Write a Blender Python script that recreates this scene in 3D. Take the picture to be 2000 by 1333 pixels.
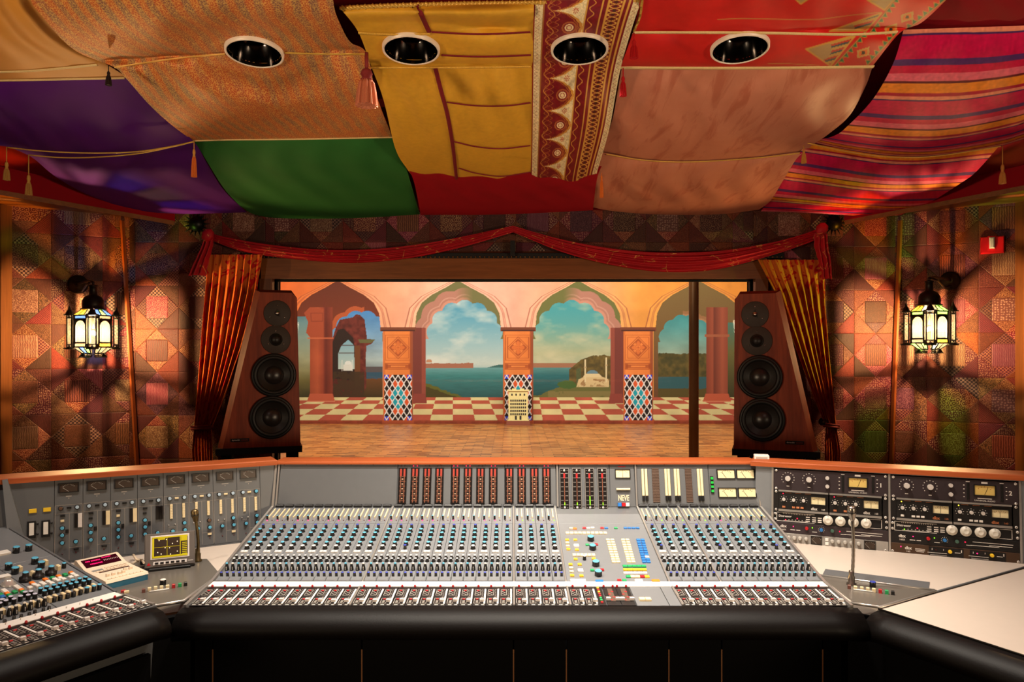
import bpy, math, random
import numpy as np
from mathutils import Vector, Matrix
for _o in list(bpy.data.objects): bpy.data.objects.remove(_o)
SC = bpy.context.scene; COL = SC.collection
random.seed(7); RNG = np.random.default_rng(7)

# ------------------------------------------------------------------ camera
F, CX, CY, CZ = 1450.0, 1000.0, 690.0, 1.66        # focal length in pixels of the 2000x1333 frame, horizon row, eye height
cam_d = bpy.data.cameras.new('camera'); cam = bpy.data.objects.new('camera', cam_d); COL.objects.link(cam)
cam.location = (0, 0, CZ); cam.rotation_euler = (math.pi/2, 0, 0)
cam_d.sensor_width = 36; cam_d.lens = 36*F/2000; cam_d.shift_y = (CY-666.5)/2000; cam_d.clip_start = .05
SC.camera = cam
# ------------------------------------------------------------------ world and exposure
W = bpy.data.worlds.new('world'); SC.world = W; W.use_nodes = True
W.node_tree.nodes['Background'].inputs[0].default_value = (1, .75, .5, 1)
W.node_tree.nodes['Background'].inputs[1].default_value = .01
SC.view_settings.view_transform = 'Standard'; SC.view_settings.look = 'None'
SC.view_settings.gamma = 1; SC.view_settings.use_curve_mapping = False
SC.view_settings.exposure = 0.0
# ------------------------------------------------------------------ room lamps
def lamp(name, kind, loc, power, col, target=None, size=.1, angle=90, blend=.6, sizey=None):
    d = bpy.data.lights.new(name, kind); d.energy = power; d.color = col
    if kind == 'SPOT': d.spot_size = math.radians(angle); d.spot_blend = blend; d.shadow_soft_size = size
    elif kind == 'AREA':
        d.size = size
        if sizey: d.shape = 'RECTANGLE'; d.size_y = sizey
    else: d.shadow_soft_size = size
    o = bpy.data.objects.new(name, d); COL.objects.link(o); o.location = loc
    if target is not None:
        o.rotation_euler = (Vector(target)-Vector(loc)).to_track_quat('-Z', 'Y').to_euler()
    return o
WARM = (1, .90, .77); WARM2 = (1, .76, .50)
# uplighters at the back of the control room, behind the listening position
lamp('uplighter', 'SPOT', (-3.5, -.9, 1.2), 480, WARM2, (.3, 2.3, 3.4), .25, 84, .9)
lamp('uplighter', 'SPOT', (3.5, -.9, 1.2), 480, WARM2, (-.3, 2.3, 3.4), .25, 84, .9)
# downlights over the side desks, in the ceiling row that runs on outside the frame
lamp('side_downlight', 'SPOT', (-1.95, 2.0, 2.85), 60, WARM, (-1.75, 2.5, .85), .05, 95, .8)
lamp('side_downlight', 'SPOT', (1.75, 2.1, 2.85), 45, WARM, (1.7, 2.6, .85), .05, 95, .8)
lamp('back_downlight', 'SPOT', (-.35, 2.0, 2.9), 90, WARM, (-.2, 2.62, .85), .06, 80, .9)
lamp('back_downlight', 'SPOT', (.45, 2.0, 2.9), 110, WARM, (.5, 2.62, .85), .06, 80, .9)
# live-room stage lights washing the painted backdrop
for _x in (-5.2, -1.8, 1.8, 5.2):
    lamp('stage_light', 'AREA', (_x, 12.0, 4.6), 270, (1, .97, .92), (_x*.9, 17.4, 1.6), 1.2)
for _x in (-4.2, 4.2):
    lamp('floor_downlight', 'SPOT', (_x, 11.5, 4.8), 260, (1, .72, .40), (_x*.8, 11.2, 0), .2, 80, .9)

lamp('column_fill_lamp', 'SPOT', (.9, 5.75, 4.9), 600, (1, .74, .42), (2.0, 6.6, 0), .1, 70, .9)  # added lamp, out of view, brightening the window side of the steel column

# ------------------------------------------------------------------ helpers
WM = {}
I4 = Matrix.Identity(4)
def T3(x, y, z=0): return Matrix.Translation((x, y, z))
def RZ(a): return Matrix.Rotation(math.radians(a), 4, 'Z')
def RX(a): return Matrix.Rotation(math.radians(a), 4, 'X')
def RY(a): return Matrix.Rotation(math.radians(a), 4, 'Y')
def SCL(x, y=None, z=None):
    return Matrix.Diagonal((x, x if y is None else y, x if z is None else z, 1))
def P(px, py, Y): return Vector(((px-CX)/F*Y, Y, CZ-(py-CY)/F*Y))
def PZ(px, py, z):
    Y = (CZ-z)*F/(py-CY); return Vector(((px-CX)/F*Y, Y, z))
class Frame:
    def __init__(s, o, ex, ey):
        s.o = Vector(o); s.ex = Vector(ex).normalized(); ey = Vector(ey)
        s.ez = s.ex.cross(ey).normalized(); s.ey = s.ez.cross(s.ex).normalized()
        s.M = Matrix((s.ex, s.ey, s.ez)).transposed().to_4x4(); s.M.translation = s.o
    def hit(s, px, py, h=0):
        d = Vector(((px-CX)/F, 1, -(py-CY)/F)); c = Vector((0, 0, CZ))
        t = (s.o+s.ez*h-c).dot(s.ez)/d.dot(s.ez); p = c+d*t-s.o
        return p.dot(s.ex), p.dot(s.ey)
    def at(s, x, y, z=0): return s.M @ T3(x, y, z)
def lin(c):
    c = c/255.0
    return c/12.92 if c <= .04045 else ((c+.055)/1.055)**2.4
def rgb(r, g, b): return (lin(r), lin(g), lin(b), 1)
def link(o, parent=None, Wm=None):
    Wm = I4 if Wm is None else Wm
    COL.objects.link(o); WM[o.name] = Wm
    if parent is not None:
        o.parent = parent; o.matrix_basis = WM[parent.name].inverted() @ Wm
    else: o.matrix_basis = Wm
    return o
def tag(o, label, cat, group=None):
    o['label'] = label; o['category'] = cat
    if group: o['group'] = group
    return o
def thing(name, label, cat, Wm=None, group=None):
    o = bpy.data.objects.new(name, None); o.empty_display_size = .05
    link(o, None, Wm); return tag(o, label, cat, group)
def struct(o): o['kind'] = 'structure'; return o
def inst(me, name, parent, Wm, mats=None):
    o = bpy.data.objects.new(name, me); link(o, parent, Wm)
    if mats:
        for i, m in enumerate(mats):
            if m is not None: o.material_slots[i].link = 'OBJECT'; o.material_slots[i].material = m
    return o
class MB:
    def __init__(s): s.v = []; s.f = []; s.m = []; s.s = []
    def add(s, vs, fs, mi=0, smooth=False, T=None):
        b = len(s.v)
        for p in vs:
            p = Vector(p); s.v.append(tuple(T @ p) if T is not None else tuple(p))
        for f in fs: s.f.append([b+i for i in f]); s.m.append(mi); s.s.append(smooth)
        return s
    def box(s, c, d, mi=0, T=None, bev=0, top=1.0):
        x, y, z = d[0]/2, d[1]/2, d[2]/2
        if bev <= 0:
            vs = [(c[0]+a*x*(top if e > 0 else 1), c[1]+b*y*(top if e > 0 else 1), c[2]+e*z) for e in (-1, 1) for b in (-1, 1) for a in (-1, 1)]
            return s.add(vs, [(0, 2, 3, 1), (4, 5, 7, 6), (0, 1, 5, 4), (2, 6, 7, 3), (0, 4, 6, 2), (1, 3, 7, 5)], mi, False, T)
        vs = []
        for e, k in ((-1, 0), (1, 0), (1, 1)):
            zz = c[2]+(e*z if not (e == 1 and k == 0) else z-bev)
            xx, yy = (x, y) if k == 0 else (x-bev, y-bev)
            vs += [(c[0]-xx, c[1]-yy, zz), (c[0]+xx, c[1]-yy, zz), (c[0]+xx, c[1]+yy, zz), (c[0]-xx, c[1]+yy, zz)]
        fs = [(3, 2, 1, 0), (8, 9, 10, 11)]
        for r in (0, 4):
            for i in range(4): j = (i+1) % 4; fs.append((r+i, r+j, r+4+j, r+4+i))
        return s.add(vs, fs, mi, False, T)
    def lathe(s, prof, n=16, T=None, mi=0, smooth=True, cap0=True, cap1=True, flute=0):
        vs = []; fs = []; ms = []
        for k, p in enumerate(prof):
            for i in range(n):
                a = 2*math.pi*i/n; r = p[0]*(1-flute if (i % 2 and flute) else 1)
                vs.append((r*math.cos(a), r*math.sin(a), p[1]))
        b = len(s.v); s.add(vs, [], mi, smooth, T)
        for k in range(len(prof)-1):
            m = prof[k+1][2] if len(prof[k+1]) > 2 else mi
            for i in range(n):
                j = (i+1) % n
                s.f.append([b+k*n+i, b+k*n+j, b+(k+1)*n+j, b+(k+1)*n+i]); s.m.append(m); s.s.append(smooth)
        if cap0: s.f.append([b+i for i in range(n)][::-1]); s.m.append(prof[0][2] if len(prof[0]) > 2 else mi); s.s.append(False)
        if cap1:
            q = b+(len(prof)-1)*n; s.f.append([q+i for i in range(n)]); s.m.append(prof[-1][2] if len(prof[-1]) > 2 else mi); s.s.append(False)
        return s
    def cyl(s, a, b_, r, n=12, mi=0, r2=None, smooth=True):
        a = Vector(a); b_ = Vector(b_); d = b_-a; q = d.to_track_quat('Z', 'Y').to_matrix().to_4x4(); q.translation = a
        return s.lathe([(r, 0), (r if r2 is None else r2, d.length)], n, q, mi, smooth)
    def tube(s, pts, r, n=8, mi=0, smooth=True):
        pts = [Vector(p) for p in pts]; vs = []; L = len(pts); up = Vector((0, 0, 1))
        for k, p in enumerate(pts):
            d = (pts[min(k+1, L-1)]-pts[max(k-1, 0)]).normalized()
            a = d.cross(up); a = d.cross(Vector((1, 0, 0))) if a.length < .35 else a
            a.normalize(); b2 = d.cross(a); rr = r[k] if isinstance(r, (list, tuple)) else r
            for i in range(n):
                t = 2*math.pi*i/n; vs.append(p+(a*math.cos(t)+b2*math.sin(t))*rr)
        fs = [(k*n+i, k*n+(i+1) % n, (k+1)*n+(i+1) % n, (k+1)*n+i) for k in range(L-1) for i in range(n)]
        s.add(vs, fs, mi, smooth); b = len(s.v)-L*n
        s.f.append([b+i for i in range(n)][::-1]); s.m.append(mi); s.s.append(False)
        s.f.append([b+(L-1)*n+i for i in range(n)]); s.m.append(mi); s.s.append(False)
        return s
    def prism(s, poly, z0, z1, mi=0, T=None, inset=0):
        n = len(poly); c = (sum(p[0] for p in poly)/n, sum(p[1] for p in poly)/n)
        k = 1-inset
        vs = [(p[0], p[1], z0) for p in poly]+[(c[0]+(p[0]-c[0])*k, c[1]+(p[1]-c[1])*k, z1) for p in poly]
        fs = [tuple(range(n))[::-1], tuple(range(n, 2*n))]+[(i, (i+1) % n, n+(i+1) % n, n+i) for i in range(n)]
        return s.add(vs, fs, mi, False, T)
    def text(s, me, T, mi=0):
        return s.add([v.co for v in me.vertices], [tuple(p.vertices) for p in me.polygons], mi, False, T)
    def mesh(s, name, mats):
        me = bpy.data.meshes.new(name); me.from_pydata(s.v, [], s.f)
        for m in (mats if isinstance(mats, (list, tuple)) else [mats]): me.materials.append(m)
        me.polygons.foreach_set('material_index', s.m); me.polygons.foreach_set('use_smooth', s.s); me.update()
        return me
    def obj(s, name, mats, parent=None, Wm=None):
        return link(bpy.data.objects.new(name, s.mesh(name, mats)), parent, Wm)
_tx = {}
def text_mesh(t, size, ext=.0006):
    k = (t, size)
    if k not in _tx:
        cu = bpy.data.curves.new('lettering', 'FONT'); cu.body = t; cu.size = size; cu.extrude = ext; cu.resolution_u = 3; cu.offset = size*.022 if t in ('NEVE', 'dbx', 'Distressor', '1', '2') else 0
        cu.align_x = 'CENTER'; cu.align_y = 'CENTER'
        o = bpy.data.objects.new('lettering', cu); COL.objects.link(o); bpy.context.view_layer.update()
        dg = bpy.context.evaluated_depsgraph_get(); _tx[k] = bpy.data.meshes.new_from_object(o.evaluated_get(dg))
        bpy.data.objects.remove(o)
    return _tx[k]
for _t, _z in (('NEVE', .034), ('1', .024), ('2', .024), ('UNIVERSAL AUDIO', .0085), ('dbx', .013), ('dbx', .017), ('160', .010), ('160X', .010), ('Distressor', .0125), ('dynaudio', .017), ('acoustics', .017)):
    text_mesh(_t, _z)
def grid_obj(name, V, mat, parent=None, col=None, keep=None, uv=True, flip=False):
    """V: (ny, nx, 3) array of points -> one smooth mesh; col: (ny, nx, 3) linear colours"""
    ny, nx = V.shape[:2]; idx = np.arange(ny*nx).reshape(ny, nx)
    q = np.stack([idx[:-1, :-1], idx[:-1, 1:], idx[1:, 1:], idx[1:, :-1]], -1).reshape(-1, 4)
    if flip: q = q[:, ::-1]
    if keep is not None: q = q[keep.reshape(-1)]
    me = bpy.data.meshes.new(name); nq = len(q)
    me.vertices.add(ny*nx); me.vertices.foreach_set('co', V.astype(np.float32).ravel())
    me.loops.add(nq*4); me.loops.foreach_set('vertex_index', q.astype(np.int32).ravel())
    me.polygons.add(nq); me.polygons.foreach_set('loop_start', np.arange(0, nq*4, 4, dtype=np.int32))
    me.polygons.foreach_set('use_smooth', np.ones(nq, dtype=bool)); me.update(calc_edges=True)
    if uv:
        u = np.stack(np.broadcast_arrays(np.linspace(0, 1, nx)[None, :], np.linspace(0, 1, ny)[:, None]), -1).reshape(-1, 2)
        l = me.uv_layers.new(name='UVMap'); l.data.foreach_set('uv', u[q.ravel()].astype(np.float32).ravel())
    if col is not None:
        a = me.color_attributes.new('Col', 'FLOAT_COLOR', 'POINT')
        c4 = np.concatenate([col.reshape(-1, 3), np.ones((ny*nx, 1))], 1); a.data.foreach_set('color', c4.astype(np.float32).ravel())
    me.materials.append(mat)
    return link(bpy.data.objects.new(name, me), parent)

# ------------------------------------------------------------------ materials
class NT:
    def __init__(s, name):
        s.m = bpy.data.materials.new(name); s.m.use_nodes = True; s.t = s.m.node_tree; s.n = s.t.nodes; s.b = s.n['Principled BSDF']
        s.out = s.n['Material Output']
    def node(s, k, **kw):
        o = s.n.new(k)
        for a, v in kw.items():
            if a.startswith('i_'):
                o.inputs[int(a[2:]) if a[2:].isdigit() else a[2:].replace('_', ' ')].default_value = v
            else: setattr(o, a, v)
        return o
    def l(s, a, b): s.t.links.new(a, b)
    def math(s, op, a, b=None, c=None, clamp=False):
        o = s.n.new('ShaderNodeMath'); o.operation = op; o.use_clamp = clamp
        for i, v in enumerate((a, b, c)):
            if v is None: continue
            if isinstance(v, (int, float)): o.inputs[i].default_value = v
            else: s.l(v, o.inputs[i])
        return o.outputs[0]
    def mix(s, f, a, b):
        o = s.n.new('ShaderNodeMix'); o.data_type = 'RGBA'
        for k, v in ((0, f), (6, a), (7, b)):
            if isinstance(v, (int, float, tuple)): o.inputs[k].default_value = v
            else: s.l(v, o.inputs[k])
        return o.outputs[2]
    def coords(s, which='Object', scale=None):
        c = s.node('ShaderNodeTexCoord').outputs[which]
        if scale is not None:
            m = s.node('ShaderNodeMapping'); m.inputs['Scale'].default_value = scale if isinstance(scale, tuple) else (scale,)*3
            s.l(c, m.inputs[0]); c = m.outputs[0]
        return c
    def noise(s, co, scale, detail=3, rough=.5, dist=0):
        o = s.node('ShaderNodeTexNoise'); o.inputs['Scale'].default_value = scale; o.inputs['Detail'].default_value = detail
        o.inputs['Roughness'].default_value = rough; o.inputs['Distortion'].default_value = dist
        s.l(co, o.inputs['Vector']); return o.outputs[0]
    def bump(s, h, strength=.2, dist=.01):
        o = s.node('ShaderNodeBump'); o.inputs['Strength'].default_value = strength; o.inputs['Distance'].default_value = dist
        s.l(h, o.inputs['Height']); s.l(o.outputs[0], s.b.inputs['Normal'])
    def step(s, v, t, w=.05):
        o = s.node('ShaderNodeMapRange'); o.inputs[1].default_value = t-w; o.inputs[2].default_value = t+w; s.l(v, o.inputs[0]); return o.outputs[0]
    def set(s, rough=.5, metal=0, spec=.5):
        s.b.inputs['Roughness'].default_value = rough; s.b.inputs['Metallic'].default_value = metal; s.b.inputs['Specular IOR Level'].default_value = spec
def plain(name, c, rough=.5, metal=0, spec=.5, var=.12, vs=30, bump=0, bs=300, bd=.002):
    n = NT(name); n.set(rough, metal, spec); co = n.coords('Object')
    f = n.noise(co, vs, 3); c1 = rgb(*c); c0 = tuple(x*(1-var) for x in c1[:3])+(1,)
    n.l(n.mix(f, c0, tuple(min(1, x*(1+var)) for x in c1[:3])+(1,)), n.b.inputs['Base Color'])
    if bump: n.bump(n.noise(co, bs, 2), bump, bd)
    return n.m
def emit(name, c, strength):
    n = NT(name); n.set(.4); n.b.inputs['Base Color'].default_value = rgb(*c)
    n.b.inputs['Emission Color'].default_value = rgb(*c); n.b.inputs['Emission Strength'].default_value = strength
    return n.m
def wood(name, c1, c2, axis=0, scale=6, rough=.35, spec=.4):
    n = NT(name); n.set(rough, 0, spec); sc = [scale*4]*3; sc[axis] = scale*.25
    co = n.coords('Object', tuple(sc)); f = n.noise(co, 1.6, 6, .6, .8); g = n.noise(co, 9, 3, .5)
    h = n.math('ADD', n.math('MULTIPLY', f, .75), n.math('MULTIPLY', g, .25))
    n.l(n.mix(n.step(h, .5, .2), rgb(*c1), rgb(*c2)), n.b.inputs['Base Color']); n.bump(g, .06, .002)
    return n.m
def painted(name, rough=.7, spec=.2, weave=0, wscale=900, var=.15, sheen=0):
    """colours painted or dyed into the mesh's own colour layer, with a little noise"""
    n = NT(name); n.set(rough, 0, spec); a = n.node('ShaderNodeVertexColor', layer_name='Col').outputs[0]
    co = n.coords('Object'); f = n.noise(co, 40, 4, .6)
    v = n.math('MULTIPLY_ADD', f, var*2, 1-var); mx = n.node('ShaderNodeMix', data_type='RGBA', blend_type='MULTIPLY'); mx.inputs[0].default_value = 1
    cb = n.node('ShaderNodeCombineColor'); [n.l(v, cb.inputs[i]) for i in range(3)]
    n.l(a, mx.inputs[6]); n.l(cb.outputs[0], mx.inputs[7]); n.l(mx.outputs[2], n.b.inputs['Base Color'])
    if weave: n.bump(n.noise(co, wscale, 2), weave, .001)
    if sheen: n.b.inputs['Sheen Weight'].default_value = sheen
    return n.m

# ================================================================== the setting
m_oak = wood('warm_oak', (118, 66, 28), (150, 92, 44), 0, 5)
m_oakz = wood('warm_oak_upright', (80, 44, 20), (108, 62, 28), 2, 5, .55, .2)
m_walnut = wood('walnut_frame', (108, 60, 30), (146, 86, 46), 0, 4, .3)
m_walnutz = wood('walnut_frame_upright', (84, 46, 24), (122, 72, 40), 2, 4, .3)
m_rail = wood('cherry_rail', (150, 68, 30), (180, 92, 46), 0, 4, .5, .25)
m_crim = plain('crimson_cloth', (150, 14, 26), .8, 0, .1, .15, 6, .3, 700)
m_crimd = plain('deep_crimson_cloth', (130, 12, 24), .85, 0, .1, .15, 6, .3, 700)
m_dark = plain('dark_plaster', (46, 30, 22), .8, 0, .2)
m_black = plain('black_laminate', (16, 14, 13), .5, 0, .3, .1)
m_carpet = plain('dark_carpet', (50, 32, 24), .95, 0, .05, .4, 60, .4, 400)
def quad(name, pts, m, parent=None):
    return MB().add(pts, [tuple(range(len(pts)))]).obj(name, m, parent)
def boxobj(name, lo, hi, m, parent=None):
    c = [(a+b)/2 for a, b in zip(lo, hi)]; d = [b-a for a, b in zip(lo, hi)]
    return MB().box(c, d).obj(name, m, parent)
WY = 5.30                                        # plane of the front wall
CEIL = lambda Y, off=0: CZ+1.543-.11*Y-off        # sloped ceiling line of the hung cloths
struct(boxobj('floor', (-4.2, -3.2, -.1), (4.2, 5.45, 0), m_carpet))
struct(quad('ceiling', [(-4.2, 5.45, CEIL(5.45, -.06)), (4.2, 5.45, CEIL(5.45, -.06)), (4.2, 1.2, CEIL(1.2, -.06)), (-4.2, 1.2, CEIL(1.2, -.06))], m_crimd))
struct(quad('ceiling_rear', [(-4.2, 1.2, CEIL(1.2, -.06)), (4.2, 1.2, CEIL(1.2, -.06)), (4.2, -3.2, CEIL(1.2, -.06)), (-4.2, -3.2, CEIL(1.2, -.06))], m_crimd))
struct(boxobj('wall_rear', (-4.2, -3.3, 0), (4.2, -3.2, 3.5), plain('rear_plaster', (120, 80, 56), .8)))
struct(boxobj('wall_left', (-4.3, -3.2, 0), (-4.2, 5.45, 3.5), m_dark))
struct(boxobj('wall_right', (4.2, -3.2, 0), (4.3, 5.45, 3.5), m_dark))
WX0, WX1, WZ0, WZ1 = P(536, 0, WY).x, P(1471, 0, WY).x, .80, P(0, 546, WY).z
JL, JR = -2.73, 2.735                             # where the angled side panels meet the front wall
m_back = plain('quilt_backing', (70, 34, 20), .85, 0, .1)
wFL = struct(boxobj('wall_front_left', (JL, WY, 0), (WX0, WY+.14, 3.0), m_back))
wFR = struct(boxobj('wall_front_right', (WX1, WY, 0), (JR, WY+.14, 3.0), m_back))
wFT = struct(boxobj('wall_front_top', (WX0, WY, WZ1), (WX1, WY+.14, 3.0), m_back))
struct(boxobj('wall_front_bottom', (WX0, WY, 0), (WX1, WY+.14, WZ0), m_dark))
LE, RE = Vector((-3.37, 4.99, 0)), Vector((3.385, 4.98, 0))
FRL = Frame((JL, WY, 0), Vector((JL, WY, 0))-LE, (0, 0, 1)); LLEN = (Vector((JL, WY, 0))-LE).length
FRR = Frame((JR, WY, 0), RE-Vector((JR, WY, 0)), (0, 0, 1)); RLEN = (RE-Vector((JR, WY, 0))).length
wSL = struct(MB().box((-LLEN/2, 1.5, -.05), (LLEN, 3.0, .1)).obj('wall_side_left', m_back, None, FRL.M))
wSR = struct(MB().box((RLEN/2, 1.5, -.05), (RLEN, 3.0, .1)).obj('wall_side_right', m_back, None, FRR.M))
# wall returns beyond the timber posts
struct(boxobj('wall_return_left', (-4.2, 4.85, 0), (LE.x-.05, 5.0, 3.3), m_black))
struct(boxobj('wall_return_right', (RE.x+.05, 4.85, 0), (4.2, 5.0, 3.3), m_black))
struct(MB().box((LE.x-.035, 4.94, 1.45), (.09, .12, 2.9), 0, None, .008).obj('trim_1', m_oakz))
struct(MB().box((RE.x+.035, 4.93, 1.45), (.09, .12, 2.9), 0, None, .008).obj('trim_2', m_oakz))
def lean(name, a, b, w, d, m):
    a = Vector(a); b = Vector(b); t = (b-a)
    mb = MB(); o = Vector((w/2, 0, 0)); e = Vector((0, -d, 0))
    vs = [a-o, a+o, b+o, b-o]; vs2 = [v+e*(1 if i % 2 == 0 else 1) for i, v in enumerate(vs)]
    vs2 = [v*1 for v in vs2]; k = Vector((w*.22, 0, 0)); vs2 = [vs2[0]+k, vs2[1]-k, vs2[2]-k, vs2[3]+k]
    mb.add(vs+vs2, [(3, 2, 1, 0), (4, 5, 6, 7), (0, 1, 5, 4), (1, 2, 6, 5), (2, 3, 7, 6), (3, 0, 4, 7)])
    return struct(mb.obj(name, m))
m_brasswood = wood('gilded_batten', (120, 54, 20), (160, 84, 36), 2, 6, .4)
lean('trim_3', P(270, 925, WY-.02), P(240, 432, WY-.02), .022, .03, m_brasswood)
lean('trim_4', P(1738, 945, WY-.02), P(1757, 432, WY-.02), .024, .03, m_brasswood)

# ------------------------------------------------------------------ patchwork quilt on the walls
def fabric(name, base, thread, kind, sc, rough=.6, thin=.5):
    n = NT(name); n.set(rough, 0, .35)
    oi = n.node('ShaderNodeObjectInfo'); co = n.coords('Object')
    va = n.node('ShaderNodeVectorMath', operation='ADD'); n.l(co, va.inputs[0])
    sh = n.node('ShaderNodeCombineXYZ'); r = oi.outputs['Random']; n.l(r, sh.inputs[0]); n.l(n.math('MULTIPLY', r, 3.7), sh.inputs[1]); n.l(sh.outputs[0], va.inputs[1])
    mp = n.node('ShaderNodeMapping', vector_type='POINT'); mp.inputs['Scale'].default_value = (1, 1, 0); n.l(va.outputs[0], mp.inputs[0]); co2 = mp.outputs[0]
    nz = n.node('ShaderNodeTexNoise'); nz.inputs['Scale'].default_value = 38; nz.inputs['Detail'].default_value = 2; n.l(co2, nz.inputs['Vector'])
    wp = n.node('ShaderNodeMix', data_type='VECTOR'); wp.inputs[0].default_value = .012; n.l(co2, wp.inputs[4]); n.l(nz.outputs['Color'], wp.inputs[5]); co2 = wp.outputs[1]
    if kind in ('rings', 'dots'):
        v = n.node('ShaderNodeTexVoronoi', voronoi_dimensions='2D', feature='F1'); v.inputs['Scale'].default_value = sc; v.inputs['Randomness'].default_value = .5; n.l(co2, v.inputs['Vector'])
        d = v.outputs['Distance']
        f = n.step(n.math('SINE', n.math('MULTIPLY', d, 17)), .1, .4) if kind == 'rings' else n.math('SUBTRACT', 1, n.step(d, .3, .06))
    elif kind == 'check':
        c = n.node('ShaderNodeTexChecker'); c.inputs['Scale'].default_value = sc; n.l(co2, c.inputs[0]); f = c.outputs['Fac']
    elif kind in ('stripes', 'scroll'):
        w = n.node('ShaderNodeTexWave', bands_direction='X'); w.inputs['Scale'].default_value = sc; w.inputs['Distortion'].default_value = 1.0 if kind == 'stripes' else 14
        w.inputs['Detail'].default_value = 2; w.inputs['Detail Scale'].default_value = 3; n.l(co2, w.inputs[0]); f = n.step(w.outputs['Fac'], .62, .15)
    elif kind == 'lattice':
        sx = n.node('ShaderNodeSeparateXYZ'); n.l(co2, sx.inputs[0]); a = n.math('ADD', sx.outputs[0], sx.outputs[1]); b = n.math('SUBTRACT', sx.outputs[0], sx.outputs[1])
        f = n.step(n.math('MAXIMUM', n.math('SINE', n.math('MULTIPLY', a, sc*5)), n.math('SINE', n.math('MULTIPLY', b, sc*5))), .75, .15)
    else: f = n.noise(co2, sc, 4)
    g = n.step(n.noise(co2, 26, 6, .8), .48, .18); f2 = n.math('MULTIPLY', f, n.math('MULTIPLY_ADD', g, .8, thin-.2), clamp=True)
    hs = n.node('ShaderNodeHueSaturation'); n.l(n.math('MULTIPLY_ADD', r, .028, .464), hs.inputs['Hue']); n.l(n.math('MULTIPLY_ADD', n.math('FRACT', n.math('MULTIPLY', r, 7.3)), .44, .24), hs.inputs['Value'])
    hs.inputs['Saturation'].default_value = 1.08
    n.l(n.mix(f2, rgb(*base), rgb(*thread)), hs.inputs['Color']); n.l(hs.outputs[0], n.b.inputs['Base Color'])
    n.bump(n.math('ADD', f2, n.math('MULTIPLY', n.noise(co2, 260, 2), .6)), .45, .003)
    return n.m
FAB_SQ = [fabric('embroidered_tan', (120, 82, 58), (205, 170, 130), 'stripes', 34), fabric('mirrorwork_rose', (128, 84, 72), (206, 168, 146), 'dots', 60),
          fabric('ribbed_brown', (98, 58, 36), (160, 112, 76), 'stripes', 22), fabric('scroll_beige', (134, 96, 70), (206, 172, 134), 'scroll', 18),
          fabric('quilted_umber', (92, 52, 34), (160, 112, 80), 'scroll', 40), fabric('ring_square', (92, 40, 28), (190, 150, 110), 'rings', 34)]
FAB_TR = [fabric('maroon_dots', (96, 22, 24), (210, 176, 140), 'dots', 90), fabric('rust_rings', (120, 54, 26), (200, 156, 110), 'rings', 42),
          fabric('dark_check', (58, 26, 20), (190, 158, 128), 'check', 80), fabric('maroon_lattice', (92, 20, 26), (196, 150, 112), 'lattice', 60),
          fabric('brown_scroll', (104, 60, 34), (192, 152, 106), 'scroll', 26), fabric('olive_scroll', (84, 58, 34), (176, 140, 92), 'scroll', 22),
          fabric('rust_rings_small', (112, 46, 26), (206, 168, 124), 'rings', 70)]
FAB_CO = [fabric('shot_rust', (112, 54, 30), (168, 104, 66), 'scroll', 42), fabric('woven_cocoa', (80, 42, 28), (140, 92, 64), 'stripes', 60), fabric('shot_maroon', (96, 30, 26), (154, 84, 66), 'lattice', 90),
          fabric('brown_rings', (96, 52, 30), (166, 120, 82), 'rings', 52), fabric('copper_scroll', (124, 66, 34), (176, 116, 68), 'scroll', 30), fabric('brown_dots', (90, 44, 28), (150, 100, 70), 'dots', 110)]
FAB_RED = [fabric('rose_stripe', (150, 66, 70), (196, 130, 126), 'stripes', 30), fabric('crimson_rings', (128, 20, 32), (206, 150, 128), 'rings', 40), fabric('plum_scroll', (96, 30, 48), (170, 110, 110), 'scroll', 24), fabric('red_dots', (120, 24, 28), (214, 170, 140), 'dots', 80)]
B = .309
_s = B/4
UNIT = {'q': [(-_s, -_s), (_s, -_s), (_s, _s), (-_s, _s)]}
for _k, (_a, _b, _c) in {'n': ((-_s, _s), (_s, _s), (0, 2*_s)), 's': ((_s, -_s), (-_s, -_s), (0, -2*_s)), 'e': ((_s, _s), (_s, -_s), (2*_s, 0)), 'w': ((-_s, -_s), (-_s, _s), (-2*_s, 0)),
                         'A': ((2*_s, 0), (2*_s, 2*_s), (0, 2*_s)), 'B': ((0, 2*_s), (-2*_s, 2*_s), (-2*_s, 0)), 'C': ((-2*_s, 0), (-2*_s, -2*_s), (0, -2*_s)), 'D': ((0, -2*_s), (2*_s, -2*_s), (2*_s, 0))}.items():
    UNIT[_k] = [_a, _b, _c]
def ccw(p):
    a = sum(p[i][0]*p[(i+1) % len(p)][1]-p[(i+1) % len(p)][0]*p[i][1] for i in range(len(p)))
    return p if a > 0 else p[::-1]
def clip(poly, axis, v, sign):
    out = []
    for i in range(len(poly)):
        p, q = poly[i], poly[(i+1) % len(poly)]; a, b = (p[axis]-v)*sign, (q[axis]-v)*sign
        if a >= 0: out.append(p)
        if (a >= 0) != (b >= 0):
            t = a/(a-b); out.append((p[0]+(q[0]-p[0])*t, p[1]+(q[1]-p[1])*t))
    return out
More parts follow.
